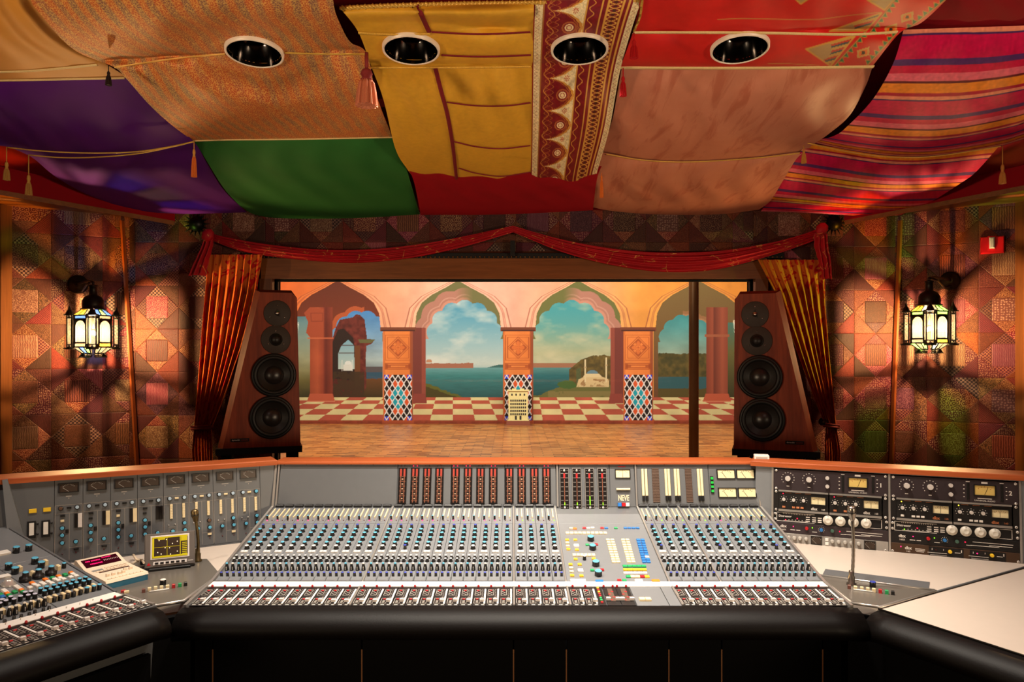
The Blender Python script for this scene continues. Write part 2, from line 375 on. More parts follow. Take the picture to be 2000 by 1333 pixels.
def patch_mesh(poly, m):
    n = len(poly); c = (sum(p[0] for p in poly)/n, sum(p[1] for p in poly)/n)
    def sh(d): 
        r = []
        for p in poly:
            v = Vector((c[0]-p[0], c[1]-p[1])); L = v.length; v = v/L*min(d, L*.3) if L > 1e-6 else v; r.append((p[0]+v.x, p[1]+v.y))
        return r
    a, b2 = sh(.0005), sh(.009)
    vs = [(p[0], p[1], 0) for p in a]+[(p[0], p[1], .0022) for p in a]+[(p[0], p[1], .0042) for p in b2]
    fs = [(i+k*n, (i+1) % n+k*n, (i+1) % n+(k+1)*n, i+(k+1)*n) for k in (0, 1) for i in range(n)]+[tuple(range(2*n, 3*n))]
    return MB().add(vs, fs, 0, False).mesh('patch', m)
PM = {k: patch_mesh(ccw(p), FAB_CO[0]) for k, p in UNIT.items()}
_rq = random.Random(11)
def quilt(parent, fr, x0, x1, z0, z1, ax, az, red=.1, phase=0):
    """economy-block patchwork: centre square, four triangles round it, four corner triangles; ax, az: centre of one block"""
    i0, i1 = math.floor((x0-ax)/B-.5)+1, math.ceil((x1-ax)/B+.5)-1
    for i in range(i0, i1+1):
        for j in range(math.floor((z0-az)/B-.5)+1, math.ceil((z1-az)/B+.5)):
            cx, cz = ax+i*B, az+j*B
            ms = _rq.choice(FAB_SQ); mt = [_rq.choice(FAB_TR) for _ in range(2)]; mc = [_rq.choice(FAB_CO) for _ in range(2)]
            if _rq.random() < red: ms = _rq.choice(FAB_RED)
            if _rq.random() < red: mt = [_rq.choice(FAB_RED)]*2
            if _rq.random() < red*.7: mc = [_rq.choice(FAB_RED), mc[1]]
            for k, p in UNIT.items():
                m = ms if k == 'q' else (mt[0] if k in 'ns' else mt[1]) if k in 'nsew' else (mc[0] if k in 'AC' else mc[1])
                if k in 'ABCD' and _rq.random() < .25: m = _rq.choice(FAB_CO+FAB_TR)
                lo = min(q[0] for q in p)+cx; hi = max(q[0] for q in p)+cx; zl = min(q[1] for q in p)+cz; zh = max(q[1] for q in p)+cz
                if lo >= x0-1e-6 and hi <= x1+1e-6 and zl >= z0-1e-6 and zh <= z1+1e-6:
                    inst(PM[k], 'patch', parent, fr.M @ T3(cx, cz, 0), [m])
                else:
                    pp = [(a+cx, b+cz) for a, b in p]
                    for axis, v, s in ((0, x0, 1), (0, x1, -1), (1, z0, 1), (1, z1, -1)):
                        pp = clip(pp, axis, v, s)
                        if len(pp) < 3: break
                    if len(pp) >= 3:
                        mm = ccw(pp); ar = abs(sum(mm[q][0]*mm[(q+1) % len(mm)][1]-mm[(q+1) % len(mm)][0]*mm[q][1] for q in range(len(mm))))/2
                        if ar > .0006:
                            c = (sum(q[0] for q in mm)/len(mm), sum(q[1] for q in mm)/len(mm))
                            inst(patch_mesh([(q[0]-c[0], q[1]-c[1]) for q in mm], m), 'patch', parent, fr.M @ T3(c[0], c[1], 0))
FRW = Frame((0, WY, 0), (1, 0, 0), (0, 0, 1))
_a = FRW.hit(307, 516); ZLO = .80
quilt(wFL, FRW, JL, WX0, ZLO, 2.80, _a[0], _a[1], .08)
_t = FRW.hit(543, 443); quilt(wFT, FRW, WX0, WX1, WZ1+.20, 2.80, _t[0], _a[1], .15)
_b = FRW.hit(1710, 525); quilt(wFR, FRW, WX1, JR, ZLO, 2.80, _b[0], _b[1], .4)
_c = FRL.hit(151, 504); quilt(wSL, FRL, -LLEN, 0, ZLO, 2.72, _c[0], _c[1], .06)
_d = FRR.hit(1860, 520); quilt(wSR, FRR, 0, RLEN, ZLO, 2.72, _d[0], _d[1], .3)

# ------------------------------------------------------------------ soffits over the side walls
def soffit(side, tip, front, far, rear):
    tip, front, far, rear = map(Vector, (tip, front, far, rear)); up = Vector((0, 0, 3.3)); e = Vector((0, 0, .03))
    j = Vector((JL if side == 'left' else JR, WY, rear.z-.02))
    p = [tip, front, far, rear, j]; n = len(p)
    fs = [tuple(range(n)), tuple(range(n, 2*n))[::-1]]+[(i, (i+1) % n, n+(i+1) % n, n+i) for i in range(n)]
    struct(MB().add(p+[q+e for q in p], fs).obj('soffit_'+side, m_oak))
    g = [tip, front, far]; b = Vector((0, .012, .026))
    g2 = [q+b for q in g]; t = [Vector((q.x, q.y+.012, 3.2)) for q in g]
    struct(MB().add(g2+t, [(0, 1, 4, 3), (1, 2, 5, 4)]).obj('fascia_'+side, m_crim))
soffit('left', P(340, 440, 5.22), P(0, 381, 4.42), P(-300, 320, 3.9), P(-60, 398, 4.95))
soffit('right', P(1650, 439, 5.22), P(2000, 372, 4.40), P(2300, 310, 3.9), P(2060, 392, 4.95))

# ------------------------------------------------------------------ control-room window
win = bpy.data.objects.new('window_1', None); link(win, None, T3(0, WY, WZ0)); struct(win)
FY = WY-.05
HB = P(0, 505, FY).z
def fbox(name, lo, hi, m): return boxobj(name, lo, hi, m, win)
fbox('frame_header', (WX0-.08, FY, WZ1), (WX1+.08, WY+.14, HB), m_walnut)
fbox('frame_jamb', (WX0-.09, FY, WZ0-.06), (WX0, WY+.14, WZ1), m_walnutz)
fbox('frame_jamb', (WX1, FY, WZ0-.06), (WX1+.09, WY+.14, WZ1), m_walnutz)
fbox('frame_sill', (WX0, FY-.03, WZ0-.06), (WX1, WY+.14, WZ0), m_walnut)
fbox('gasket', (WX0, WY+.04, WZ1-.012), (WX1, WY+.07, WZ1), m_black)
fbox('gasket', (WX0, WY+.04, WZ0), (WX0+.012, WY+.07, WZ1), m_black)
fbox('gasket', (WX1-.012, WY+.04, WZ0), (WX1, WY+.07, WZ1), m_black)
def glassmat(name, tint, refl=.06, haze=0.0):
    n = NT(name); t = n.node('ShaderNodeBsdfTransparent'); t.inputs[0].default_value = tint
    g = n.node('ShaderNodeBsdfGlossy'); g.inputs['Roughness'].default_value = .03; mx = n.node('ShaderNodeMixShader')
    fr = n.node('ShaderNodeFresnel'); fr.inputs[0].default_value = 1.45; n.l(n.math('MULTIPLY', fr.outputs[0], refl/.04), mx.inputs[0]); n.l(t.outputs[0], mx.inputs[1]); n.l(g.outputs[0], mx.inputs[2])
    sh = mx.outputs[0]
    if haze:
        tr = n.node('ShaderNodeBsdfTranslucent'); tr.inputs[0].default_value = tint; m2 = n.node('ShaderNodeMixShader'); m2.inputs[0].default_value = haze
        n.l(sh, m2.inputs[1]); n.l(tr.outputs[0], m2.inputs[2]); sh = m2.outputs[0]
    n.l(sh, n.out.inputs[0]); return n.m
_gt, _gb = WY+.055, WY+.115                     # the pane leans, top edge towards the control room
MB().add([(x, y+d, z) for d in (0, .01) for x, y, z in ((WX0, _gb, WZ0), (WX1, _gb, WZ0), (WX1, _gt-.02, WZ1), (WX0, _gt-.02, WZ1))], [(0, 1, 2, 3), (7, 6, 5, 4), (0, 4, 5, 1), (1, 5, 6, 2), (2, 6, 7, 3), (3, 7, 4, 0)]).obj('pane', glassmat('window_glass', (.97, .97, .95, 1), .025), win)
# dark ledge with beaded edge above the header
lg = struct(boxobj('trim_5', (WX0-.2, WY-.06, HB), (WX1+.2, WY, HB+.035), m_black))
m_bead = plain('tarnished_bead', (120, 84, 50), .4, .6)
_bm = MB().lathe([(.001, -.007), (.006, -.004), (.008, 0), (.006, .004), (.001, .007)], 8).mesh('bead', m_bead)
for i in range(120): inst(_bm, 'bead', lg, T3(WX0-.18+i*(WX1-WX0+.36)/119, WY-.064, HB+.008))

# ------------------------------------------------------------------ live room beyond the glass
MY = 17.4
nf = NT('parquet'); nf.set(.32, 0, .45)
co = nf.coords('Object'); br = nf.node('ShaderNodeTexBrick'); nf.l(co, br.inputs[0])
br.inputs['Color1'].default_value = rgb(190, 122, 58); br.inputs['Color2'].default_value = rgb(112, 62, 28); br.inputs['Mortar'].default_value = rgb(60, 30, 14)
br.inputs['Scale'].default_value = 1; br.inputs['Mortar Size'].default_value = .006; br.inputs['Brick Width'].default_value = .34; br.inputs['Row Height'].default_value = .13
g = nf.step(nf.noise(nf.coords('Object', (3.2, 9, 1)), 1.0, 5, .65), .55, .12)
nf.l(nf.mix(nf.math('MULTIPLY', g, .6), br.outputs[0], rgb(206, 146, 82)), nf.b.inputs['Base Color'])
struct(boxobj('floor_live_room', (-8.5, 5.45, -.1), (8.5, 17.6, 0), nf.m))
m_lw = plain('live_room_plaster', (150, 100, 66), .8)
struct(boxobj('wall_live_left', (-8.6, 5.45, 0), (-8.5, 17.6, 5.4), m_lw)); struct(boxobj('wall_live_right', (8.5, 5.45, 0), (8.6, 17.6, 5.4), m_lw))
struct(boxobj('wall_far', (-8.5, MY+.02, 0), (8.5, MY+.2, 5.4), m_lw)); struct(boxobj('ceiling_live_room', (-8.5, 5.45, 5.2), (8.5, 17.6, 5.3), m_lw))
struct(boxobj('wall_near_live', (-8.5, 5.44, 0), (JL, 5.46, 5.3), m_lw)); struct(boxobj('wall_near_live_right', (JR, 5.44, 0), (8.5, 5.46, 5.3), m_lw)); struct(boxobj('wall_near_live_top', (JL, 5.44, 3), (JR, 5.46, 5.3), m_lw))

# ------------------------------------------------------------------ painted backdrop: arcade, bay and chequered terrace
_lat = RNG.random((256, 256))
def vnoise(x, y):
    xi, yi = np.floor(x).astype(int), np.floor(y).astype(int); fx, fy = x-xi, y-yi; fx = fx*fx*(3-2*fx); fy = fy*fy*(3-2*fy)
    g = lambda a, b: _lat[a & 255, b & 255]
    return (g(xi, yi)*(1-fx)+g(xi+1, yi)*fx)*(1-fy)+(g(xi, yi+1)*(1-fx)+g(xi+1, yi+1)*fx)*fy
def fbm(x, y, o=4):
    s = 0; a = .5; t = 0
    for k in range(o): s = s+a*vnoise(x*2**k+17.3*k, y*2**k+5.1*k); t += a; a *= .5
    return s/t
def tolin(c): c = np.clip(c/255., 0, 1); return np.where(c <= .04045, c/12.92, ((c+.055)/1.055)**2.4)
class Canvas:
    def __init__(s, X, Y): s.X, s.Y = X, Y; s.C = np.zeros(X.shape+(3,))
    def put(s, m, c, a=1.0):
        m = np.clip(np.asarray(m, dtype=float), 0, 1)*a; c = np.asarray(c, dtype=float); s.C = s.C*(1-m[..., None])+c*m[..., None]
    def ramp(s, v, ks, cs):
        cs = np.array(cs, float); return np.stack([np.interp(v, ks, cs[:, i]) for i in range(3)], -1)
    def poly(s, pts):
        X, Y = s.X, s.Y; ins = np.zeros(X.shape, bool); n = len(pts)
        for i in range(n):
            (x1, y1), (x2, y2) = pts[i], pts[(i+1) % n]
            if y1 == y2: continue
            ins ^= ((y1 > Y) != (y2 > Y)) & (X < (x2-x1)*(Y-y1)/(y2-y1)+x1)
        return ins
    def line(s, pts, w):
        d = np.full(s.X.shape, 1e9)
        for (x1, y1), (x2, y2) in zip(pts[:-1], pts[1:]):
            dx, dy = x2-x1, y2-y1; t = np.clip(((s.X-x1)*dx+(s.Y-y1)*dy)/(dx*dx+dy*dy+1e-9), 0, 1)
            d = np.minimum(d, np.hypot(s.X-x1-t*dx, s.Y-y1-t*dy))
        return np.clip(w/2+.5-d, 0, 1)
def paint_mural(X, Y):
    c = Canvas(X, Y); n1 = fbm(X/28, Y/28); n2 = fbm(X/7+40, Y/7)
    base = c.ramp(X, [535, 640, 720, 900, 1000, 1150, 1250, 1470], [(214, 98, 42), (222, 118, 58), (226, 150, 108), (232, 178, 152), (226, 164, 136), (228, 164, 118), (220, 146, 66), (212, 132, 48)])
    c.C = base*(0.9+.2*n1)[..., None]
    for k in range(-1, 5):
        ac = 659.5+235*k; D = np.abs(X-ac)
        inn = np.interp(Y, [546, 549, 562.5, 576, 592, 612, 640, 643, 644], [0, 2, 25, 51, 71, 81, 84, 84, 88]); out = np.interp(Y, [544, 547, 562.5, 579, 602, 638, 643], [0, 8, 38, 71, 94, 103, 104])
        mold = (D < out) & (Y < 643); c.put(mold, c.C*.97+np.array((14, 12, 8)), 1)
        for q, dk in ((0, .45), (.45, .2), (.62, .25)):
            w = out+(inn-out)*q; c.put(np.clip(1.6-np.abs(D-w), 0, 1)*(Y < 643)*(Y > 546), (120, 60, 48), dk+.15)
        op = (D < inn) & (Y > 546) & (Y < 777)
        sky = c.ramp(Y, [560, 620, 680, 712, 719], [(58, 128, 156), (92, 150, 166), (150, 178, 176), (176, 188, 176), (160, 180, 172)])
        cl = fbm(X/45+9*k, Y/22)
        def scal(cx, cy, R, nb=7):
            th = np.arctan2(cy-Y, X-cx); r = np.hypot(X-cx, Y-cy); rr = R*(1-.075*(1-np.abs(np.sin(th*nb)))); return ((r < rr) | (Y > cy)) & (np.abs(X-cx) < R), r, rr
        if k in (1, 2):
            sg = 1 if k == 1 else -1
            c.put(op, (104, 104, 56) if k == 2 else (108, 104, 62)); scx = ac+sg*13
            S, r, rr = scal(scx, 662, 76); side = np.clip((16-(X-scx)*sg)/34, 0, 1)
            c.put((op & (r < rr+24) & (Y < 665))*side, (168, 116, 96)); c.put((op & (np.abs(r-rr-10) < 1.2) & (Y < 665))*side, (200, 152, 130), .6); c.put((op & (r < rr+5) & (Y < 665))*side, (190, 132, 108))
            pier = op & ((X-(scx-sg*76))*sg < 0) & (Y > 640); c.put(pier, (138, 70, 54)); c.put(pier & ((X-(scx-sg*84))*sg < 0), (112, 56, 46))
            if k == 2: sky = c.ramp(Y, [570, 630, 690, 719], [(54, 142, 150), (84, 150, 146), (160, 164, 126), (150, 160, 130)])
            sky = sky*(1-np.clip(cl*2.2-.95, 0, .75)[..., None])+np.array((206, 206, 190) if k == 1 else (190, 184, 146))*np.clip(cl*2.2-.95, 0, .75)[..., None]
            S = S & op; c.put(S, sky)
            sea = c.ramp(Y, [717, 735, 776], [(104, 150, 146), (58, 116, 112), (44, 82, 80)] if k == 1 else [(88, 130, 124), (44, 98, 100), (40, 74, 70)])
            c.put(S & (Y > 718), sea*(0.92+.16*fbm(X/16, Y/1.6))[..., None])
            if k == 1:
                c.put(S & (Y > 712-4*n2) & (Y < 720) & (X < 925), (152, 100, 76)); c.put(S & (np.hypot(X-838, Y-708) < 6) & (Y < 709), (176, 128, 96)); c.put(S & (Y > 712) & (Y < 719) & (X > 948) & (Y > 719-(X-948)*.25), (60, 98, 92))
                c.put(S & (Y > 752+(X-830)*.36-6*n2), (92, 92, 38)); c.put(S & (Y > 757+(X-830)*.36-6*n2), (70, 62, 30))
            else:
                c.put(S & (Y > 709) & (Y < 719) & (X < 1130), (146, 88, 62), .8); hill = c.poly([(1112, 722), (1135, 703), (1160, 694), (1194, 684), (1194, 770), (1110, 770)]); c.put(S & hill & (Y > 690+8*n2), c.ramp(n2, [.2, .8], [(72, 62, 34), (112, 92, 44)]))
                c.put(S & c.poly([(1085, 735), (1135, 718), (1135, 750), (1085, 745)]) & (X > 1125), (70, 90, 60), .6)
                c.put(S & (Y > 776-22*np.clip((X-1050)/55, 0, 1)-5*n2), (98, 96, 50)); c.put(S & (np.hypot((X-1108)/18, (Y-752)/8) < .8+.4*n2), (66, 92, 44))
                c.put(S & c.poly([(1126, 756), (1130, 742), (1142, 736), (1168, 733), (1190, 742), (1190, 757)]), (196, 172, 122)); c.put(S & (n2 > .52) & c.poly([(1128, 756), (1142, 740), (1190, 742), (1190, 756)]), (150, 118, 76))
                c.put(S & (np.hypot(X-1157, (Y-733)/.8) < 12) & (Y < 733), (96, 124, 132)); c.put(S & (np.hypot(X-1157, (Y-738)/.6) < 18) & (Y > 730) & (Y < 738), (206, 186, 138))
                for mx, y0 in ((1143, 702), (1184, 698)): c.put(S & (np.abs(X-mx) < 1.8) & (Y > y0) & (Y < 748), (206, 188, 142)); c.put(S & (np.abs(X-mx) < 3) & (np.abs(Y-(y0+16)) < 1.4), (176, 150, 106))
                c.put(S & (Y > 764) & (X > 1070) & (n1 > .35), (128, 112, 66), .7)
        elif k == 0:
            c.put(op, c.ramp(Y, [550, 640, 776], [(94, 46, 30), (118, 54, 32), (104, 48, 28)]))
            S, r, rr = scal(706, 668, 62, 6); S = S & op & (X > 648); side = X < 712
            c.put(op & (r < rr+9) & (Y < 670) & side & (X > 640), (168, 82, 46)); sk0 = c.ramp(Y, [600, 650, 705, 722], [(62, 118, 172), (104, 142, 170), (150, 164, 158), (120, 130, 130)])
            c.put(S, sk0*(0.82+.4*cl)[..., None]); c.put(S & (Y > 716), (84, 76, 74)); c.put(S & (Y > 727), (50, 78, 92)); c.put(S & (Y > 738+4*n2), c.ramp(Y, [738, 776], [(104, 66, 34), (64, 48, 26)]))
            c.put(op & (Y > 612) & ((X-736)*1.0 > 12-(Y-600)*.02) & (Y < 668), (86, 84, 44))
            ruin = c.poly([(650, 776), (650, 660), (656, 640), (664, 625), (690, 620), (696, 614), (704, 616), (712, 624), (714, 640), (717, 662), (732, 664), (726, 672), (716, 676), (714, 700), (716, 755), (706, 776)]); c.put(op & ruin, np.array((98, 44, 34))*(0.7+.6*n2)[..., None])
            c.put(op & c.poly([(650, 740), (650, 668), (660, 645), (672, 642), (690, 660), (694, 690), (694, 745)]), (48, 34, 26)); c.put(op & c.poly([(693, 676), (703, 676), (704, 755), (692, 755)]), (104, 62, 34)); c.put(op & c.poly([(700, 664), (733, 664), (724, 671), (703, 671)]), (96, 92, 54))
            hole = c.poly([(661, 722), (661, 690), (667, 675), (680, 664), (691, 674), (693, 722)]); c.put(op & hole, c.ramp(Y, [665, 722], [(116, 156, 166), (172, 184, 168)])); c.put(op * c.line([(664, 675), (693, 675)], 1.4), (70, 40, 30)); c.put(op * c.line([(662, 690), (693, 690)], 1.4), (70, 40, 30))
            c.put(op & (np.hypot(X-680, Y-712) < 7) & (Y < 718), (206, 208, 196)); c.put(op & (Y > 712) & (Y < 725) & (np.abs(X-679) < 9), (200, 200, 186)); [c.put(op & (np.abs(X-q) < 1) & (Y > 703) & (Y < 726), (216, 214, 200)) for q in (668, 688)]
            c.put(op & (Y > 726) & (X > 650) & (X < 712) & (n2 > .3), (62, 46, 28), .9)
            st = op & (X < 606) & (Y > 618); c.put(st, c.ramp(Y, [618, 660, 705, 745, 776], [(86, 122, 126), (126, 146, 130), (140, 140, 104), (92, 84, 44), (58, 54, 30)])*(0.85+.3*cl)[..., None])
            col = op & (X > 605) & (X < 650) & (Y > 600); c.put(col, c.ramp(X, [605, 620, 632, 636, 650], [(146, 68, 42), (166, 80, 48), (140, 62, 40), (98, 44, 32), (130, 58, 38)])*(0.9+.2*n1)[..., None])
            c.put(op & c.poly([(594, 612), (606, 600), (634, 604), (634, 660), (606, 660), (598, 650), (602, 630)]), (156, 72, 44)); c.put(c.line([(607, 612), (630, 612), (630, 628), (608, 628), (607, 612)], 1.2)*op, (110, 48, 34), .7)
            c.put(c.line([(633, 575), (633, 780)], 1.4)*op, (106, 46, 34), .8); c.put(op & (np.abs(Y-661) < 2) & (X > 600) & (X < 652), (192, 100, 62), .8)
        else:
            c.put(op, c.ramp(Y, [550, 650, 776], [(118, 96, 54), (112, 84, 48), (100, 66, 40)])); ac4 = ac-25
            S, r, rr = scal(ac4, 668, 54, 6); S = S & op; side = X > ac4-6
            c.put(op & (r < rr+9) & (Y < 670) & side, (142, 100, 64)); c.put(op & (r < rr+3) & (Y < 670) & side, (160, 116, 78))
            sk = c.ramp(Y, [600, 640, 690], [(48, 124, 124), (78, 140, 136), (130, 150, 130)]); c.put(S, sk*(0.86+.3*cl)[..., None])
            c.put(S & (Y > 688+6*n2), c.ramp(n2, [.2, .8], [(62, 60, 32), (98, 82, 40)])); c.put(S & (Y > 736) & (Y < 758+3*n2), (48, 84, 86)); c.put(S & (Y > 758+3*n2), (82, 70, 34))
            cx = ac+36; col = op & (np.abs(X-cx) < 21) & (Y > 600); c.put(col, c.ramp(X-cx, [-21, -8, -6, 10, 21], [(120, 60, 42), (146, 74, 50), (104, 52, 38), (150, 78, 54), (130, 66, 46)]))
            c.put(op & (X > cx+21) & (Y > 630), c.ramp(Y, [630, 690, 776], [(70, 110, 96), (96, 92, 50), (58, 54, 30)])); c.put(op & (np.abs(X-cx) < 24) & (np.abs(Y-656) < 3), (150, 86, 58))
        # chequered terrace
    fl = (Y > 776.5) & (Y < 823); vx = np.where(X < 1012, 888, 1032); u = vx+(X-vx)*(822-626)/(Y-626); ci = np.floor((u-620)/44); ri = np.digitize(Y, [776.5, 782.5, 790, 799.5, 810.5, 823])
    chk = (ci+ri) % 2 == 0; c.put(fl, np.where(chk[..., None], np.array((206, 192, 134)), np.array((170, 82, 60)))*(0.9+.2*n1)[..., None])
    for cx0 in (627, 1400): 
        b = c.poly([(cx0-22, 770), (cx0+23, 770), (cx0+28, 786), (cx0-28, 786)]); c.put(b, (174, 84, 56)); c.put(b & (Y > 783), (198, 120, 86))
    for cx0, s in ((820, 1), (1204, -1)):
        b = c.poly([(cx0-12, 770), (cx0+11, 770), (cx0+14, 789), (cx0-16, 789)]); c.put(b, (132, 62, 50))
    st = Y >= 822; c.put(st, c.ramp(Y, [822, 830, 840], [(142, 64, 40), (112, 48, 30), (92, 40, 26)])*(0.85+.3*n2)[..., None])
    for k in range(-1, 5):                        # pilasters
        pc = 777.5+234.5*k; d = X-pc
        body = (np.abs(d) < 29.5) & (Y > 644) & (Y < 836); c.put(body, c.ramp(d, [-29, -24, 22, 24, 29], [(186, 96, 44), (220, 128, 64), (212, 118, 54), (150, 78, 46), (140, 74, 48)])*(0.92+.16*n1)[..., None])
        c.put((np.abs(d) < 35) & (Y > 639.5) & (Y < 648), (116, 64, 42)); c.put((np.abs(d) < 33) & (Y > 644) & (Y < 648), (82, 44, 32))
        dk = (150, 70, 36); cy = 679.5
        for hw in (24.5, 20.5): c.put((np.abs(np.maximum(np.abs(d), np.abs(Y-cy))-hw) < .9), dk, .75)
        for hw in (20.5, 16.5): c.put((np.abs(np.abs(d)+np.abs(Y-cy)-hw*1.03) < 1.1), dk, .7)
        th = np.arctan2(Y-cy, d); r = np.hypot(d, Y-cy); c.put(np.abs(r-14*np.abs(np.cos(2*th))**.8) < 1.3, dk, .8); c.put((r < 13*np.abs(np.cos(2*th))), (190, 92, 44), .5)
        c.put((np.abs(np.maximum(np.abs(d)*.24, np.abs(Y-716))-5.5) < .8), dk, .7); c.put((np.abs(np.maximum(np.abs(d)*.14, np.abs(Y-716))-2.6) < .7), dk, .7)
        t = (np.abs(d) < 27) & (Y > 732.5) & (Y < 821.5); p, q = d/11.2, (Y-777)/17.8*1.0
        a_, b_ = p+q, p-q; wob = .05*np.sin(2*np.pi*q); ia, ib = np.floor(a_+.5+wob), np.floor(b_+.5-wob); fa, fb = np.abs(a_+.5+wob-ia-.5), np.abs(b_+.5-wob-ib-.5)
        ring = np.maximum(np.abs(ia), np.abs(ib)); colr = np.where((ring % 3 == 0)[..., None], np.array((40, 30, 24)), np.where((((ia+ib) % 2) == 0)[..., None], np.array((44, 32, 26)), np.array((206, 84, 40))))
        colr = np.where((ring == 1)[..., None], np.array((38, 150, 160)), colr); colr = np.where(((np.abs(d) > 18) & (np.abs(Y-777) > 36))[..., None], np.array((40, 56, 190)), colr)
        c.put(t, colr); c.put(t & ((fa > .405) | (fb > .405)), (222, 214, 204))
        c.put((np.abs(d) < 31) & (Y >= 822) & (Y < 836), c.ramp(Y, [822, 836], [(168, 78, 44), (120, 54, 34)]))
    return c.C
xs = np.concatenate([np.arange(300, 530, 5.), np.arange(530, 1478, 1.0), np.arange(1478, 1701, 5.)]); ys = np.concatenate([np.arange(440, 540, 5.), np.arange(540, 838, 1.0)])
GX, GY = np.meshgrid(xs, ys); cols = tolin(paint_mural(GX, GY)*.90)
V = np.stack([(GX-CX)/F*MY, np.full_like(GX, MY), CZ-(GY-CY)/F*MY], -1); V[-1, :, 2] = 0.0
mur = grid_obj('mural', V, painted('mural_paint', .75, .15, .1, 60, .08), None, cols, flip=True)
tag(mur, 'painted arcade mural of pointed arches, bay and chequered terrace on the far wall', 'mural')

# ================================================================== cloths hung under the sloped ceiling
CANS = [(497, 105), (803, 99), (1132, 99), (1445, 97)]
CAN_OFF = .115
CLO = {}                                          # where each cloth hangs, for the braids that lie on it
def ceil_pt(px, py, off):
    t = (CY-py)/F; Y = (1.543-off)/(t+.11); return (px-CX)/F*Y, Y, CZ+t*Y
CANP = [np.array(ceil_pt(a, b, CAN_OFF)) for a, b in CANS]; CAN_R = .107
def curve(pts, n):
    p = np.array(pts, float)
    if len(p) > 2:
        q = np.vstack([2*p[0]-p[1], p, 2*p[-1]-p[-2]]); out = []
        for i in range(len(p)-1):
            t = np.linspace(0, 1, 12, endpoint=False)[:, None]; a, b, c, d = q[i:i+4]
            out.append(.5*(2*b+(c-a)*t+(2*a-5*b+4*c-d)*t*t+(3*b-a-3*c+d)*t**3))
        p = np.vstack(out+[p[-1:]])
    s = np.concatenate([[0], np.cumsum(np.hypot(*np.diff(p, axis=0).T))]); s /= s[-1]; t = np.linspace(0, 1, n)
    return np.stack([np.interp(t, s, p[:, 0]), np.interp(t, s, p[:, 1])], -1)
def coons(top, bot, left, right, nx, ny):
    T_, B_, L_, R_ = curve(top, nx), curve(bot, nx), curve(left, ny), curve(right, ny)
    u = np.linspace(0, 1, nx)[None, :, None]; v = np.linspace(0, 1, ny)[:, None, None]
    return (1-v)*T_[None]+v*B_[None]+(1-u)*L_[:, None]+u*R_[:, None]-((1-u)*(1-v)*T_[0]+u*(1-v)*T_[-1]+(1-u)*v*B_[0]+u*v*B_[-1])
def cloth(name, label, top, bot, left, right, nx, ny, mat, base=.05, sag=.06, battens=(0, 1), side=.02, colf=None, parent=None, ripple=.006, hole=True, lip=0.0):
    """cloth spanning between battens: sags between them, outline given on the ceiling slope"""
    Q = coons(top, bot, left, right, nx, ny); px, py = Q[..., 0], Q[..., 1]
    u = np.broadcast_to(np.linspace(0, 1, nx)[None, :], px.shape); v = np.broadcast_to(np.linspace(0, 1, ny)[:, None], px.shape)
    sg = np.zeros_like(px)
    for a, b in zip(battens[:-1], battens[1:]):
        t = np.clip((v-a)/(b-a), 0, 1); sg = np.maximum(sg, sag*4*t*(1-t))
    off = base+sg*(.75+.25*np.sin(np.pi*u))+side*4*u*(1-u)+ripple*np.sin(u*31+3*np.sin(v*5))*np.sin(np.pi*v)+lip*np.clip((v-.93)/.07, 0, 1)
    t = (CY-py)/F; Y = (1.543-off)/(t+.11); X = (px-CX)/F*Y
    for c in CANP:                                 # the cloth is drawn flat round each downlight
        d = np.hypot(X-c[0], Y-c[1]); w = np.clip(1-(d-.13)/.25, 0, 1); w = w*w*(3-2*w); off = off*(1-w)+(CAN_OFF-.012)*w; Y = (1.543-off)/(t+.11); X = (px-CX)/F*Y
    V = np.stack([X, Y, CZ+t*Y], -1); keep = None
    if hole:
        cc = (V[:-1, :-1]+V[1:, 1:])/2; keep = np.ones(cc.shape[:2], bool)
        for c in CANP: keep &= np.hypot(cc[..., 0]-c[0], cc[..., 1]-c[1]) > CAN_R*.9
    col = tolin(colf(u, v, px, py)) if colf else None
    o = grid_obj(name, V, mat, parent, col, keep); CLO[o.name] = (px.ravel(), py.ravel(), off.ravel())
    if label: tag(o, label, 'cloth')
    return o
def pol(p): return P(p[0], p[1], 1)
def cordpts(pts, off, n=24, on=None):
    q = curve(pts, n)
    if on is not None and on.name in CLO:
        a, b, o = CLO[on.name]; f = np.array([o[np.argmin((a-x)**2+(b-y)**2)] for x, y in q]); f = np.convolve(np.pad(f, 2, 'edge'), np.ones(5)/5, 'valid')+.003
        return [Vector(ceil_pt(x, y, z)) for (x, y), z in zip(q, f)]
    return [Vector(ceil_pt(a, b, off if not callable(off) else off(i/(n-1)))) for i, (a, b) in enumerate(q)]
m_gold = plain('gold_cord', (206, 160, 66), .4, .3, .5, .3, 300)
m_goldcl = plain('ochre_silk', (206, 138, 52), .6, 0, .3, .12, 5, .25, 500)
m_purple = plain('purple_cotton', (86, 22, 116), .8, 0, .15, .12, 4, .25, 700)
m_green = plain('green_cotton', (44, 104, 44), .8, 0, .15, .14, 5, .25, 700)
m_trimcream = plain('cream_braid', (222, 190, 130), .6, 0, .3, .2, 200, .3, 600)
def ribbon(name, pts, off, w, m, parent, n=40, th=.004):
    """narrow braid lying along the underside of a cloth"""
    q = cordpts(pts, off, n, parent); mb = MB(); vs = []
    for i, p in enumerate(q):
        d = (q[min(i+1, n-1)]-q[max(i-1, 0)]).normalized(); s = d.cross(Vector((0, .11, 1)).normalized()).normalized()*w/2; z = Vector((0, 0, -th))
        vs += [p-s, p-s*.6+z, p+s*.6+z, p+s]
    fs = [(i*4+k, i*4+k+1, i*4+k+5, i*4+k+4) for i in range(n-1) for k in range(3)]
    return mb.add(vs, fs, 0, True).obj(name, m, parent)
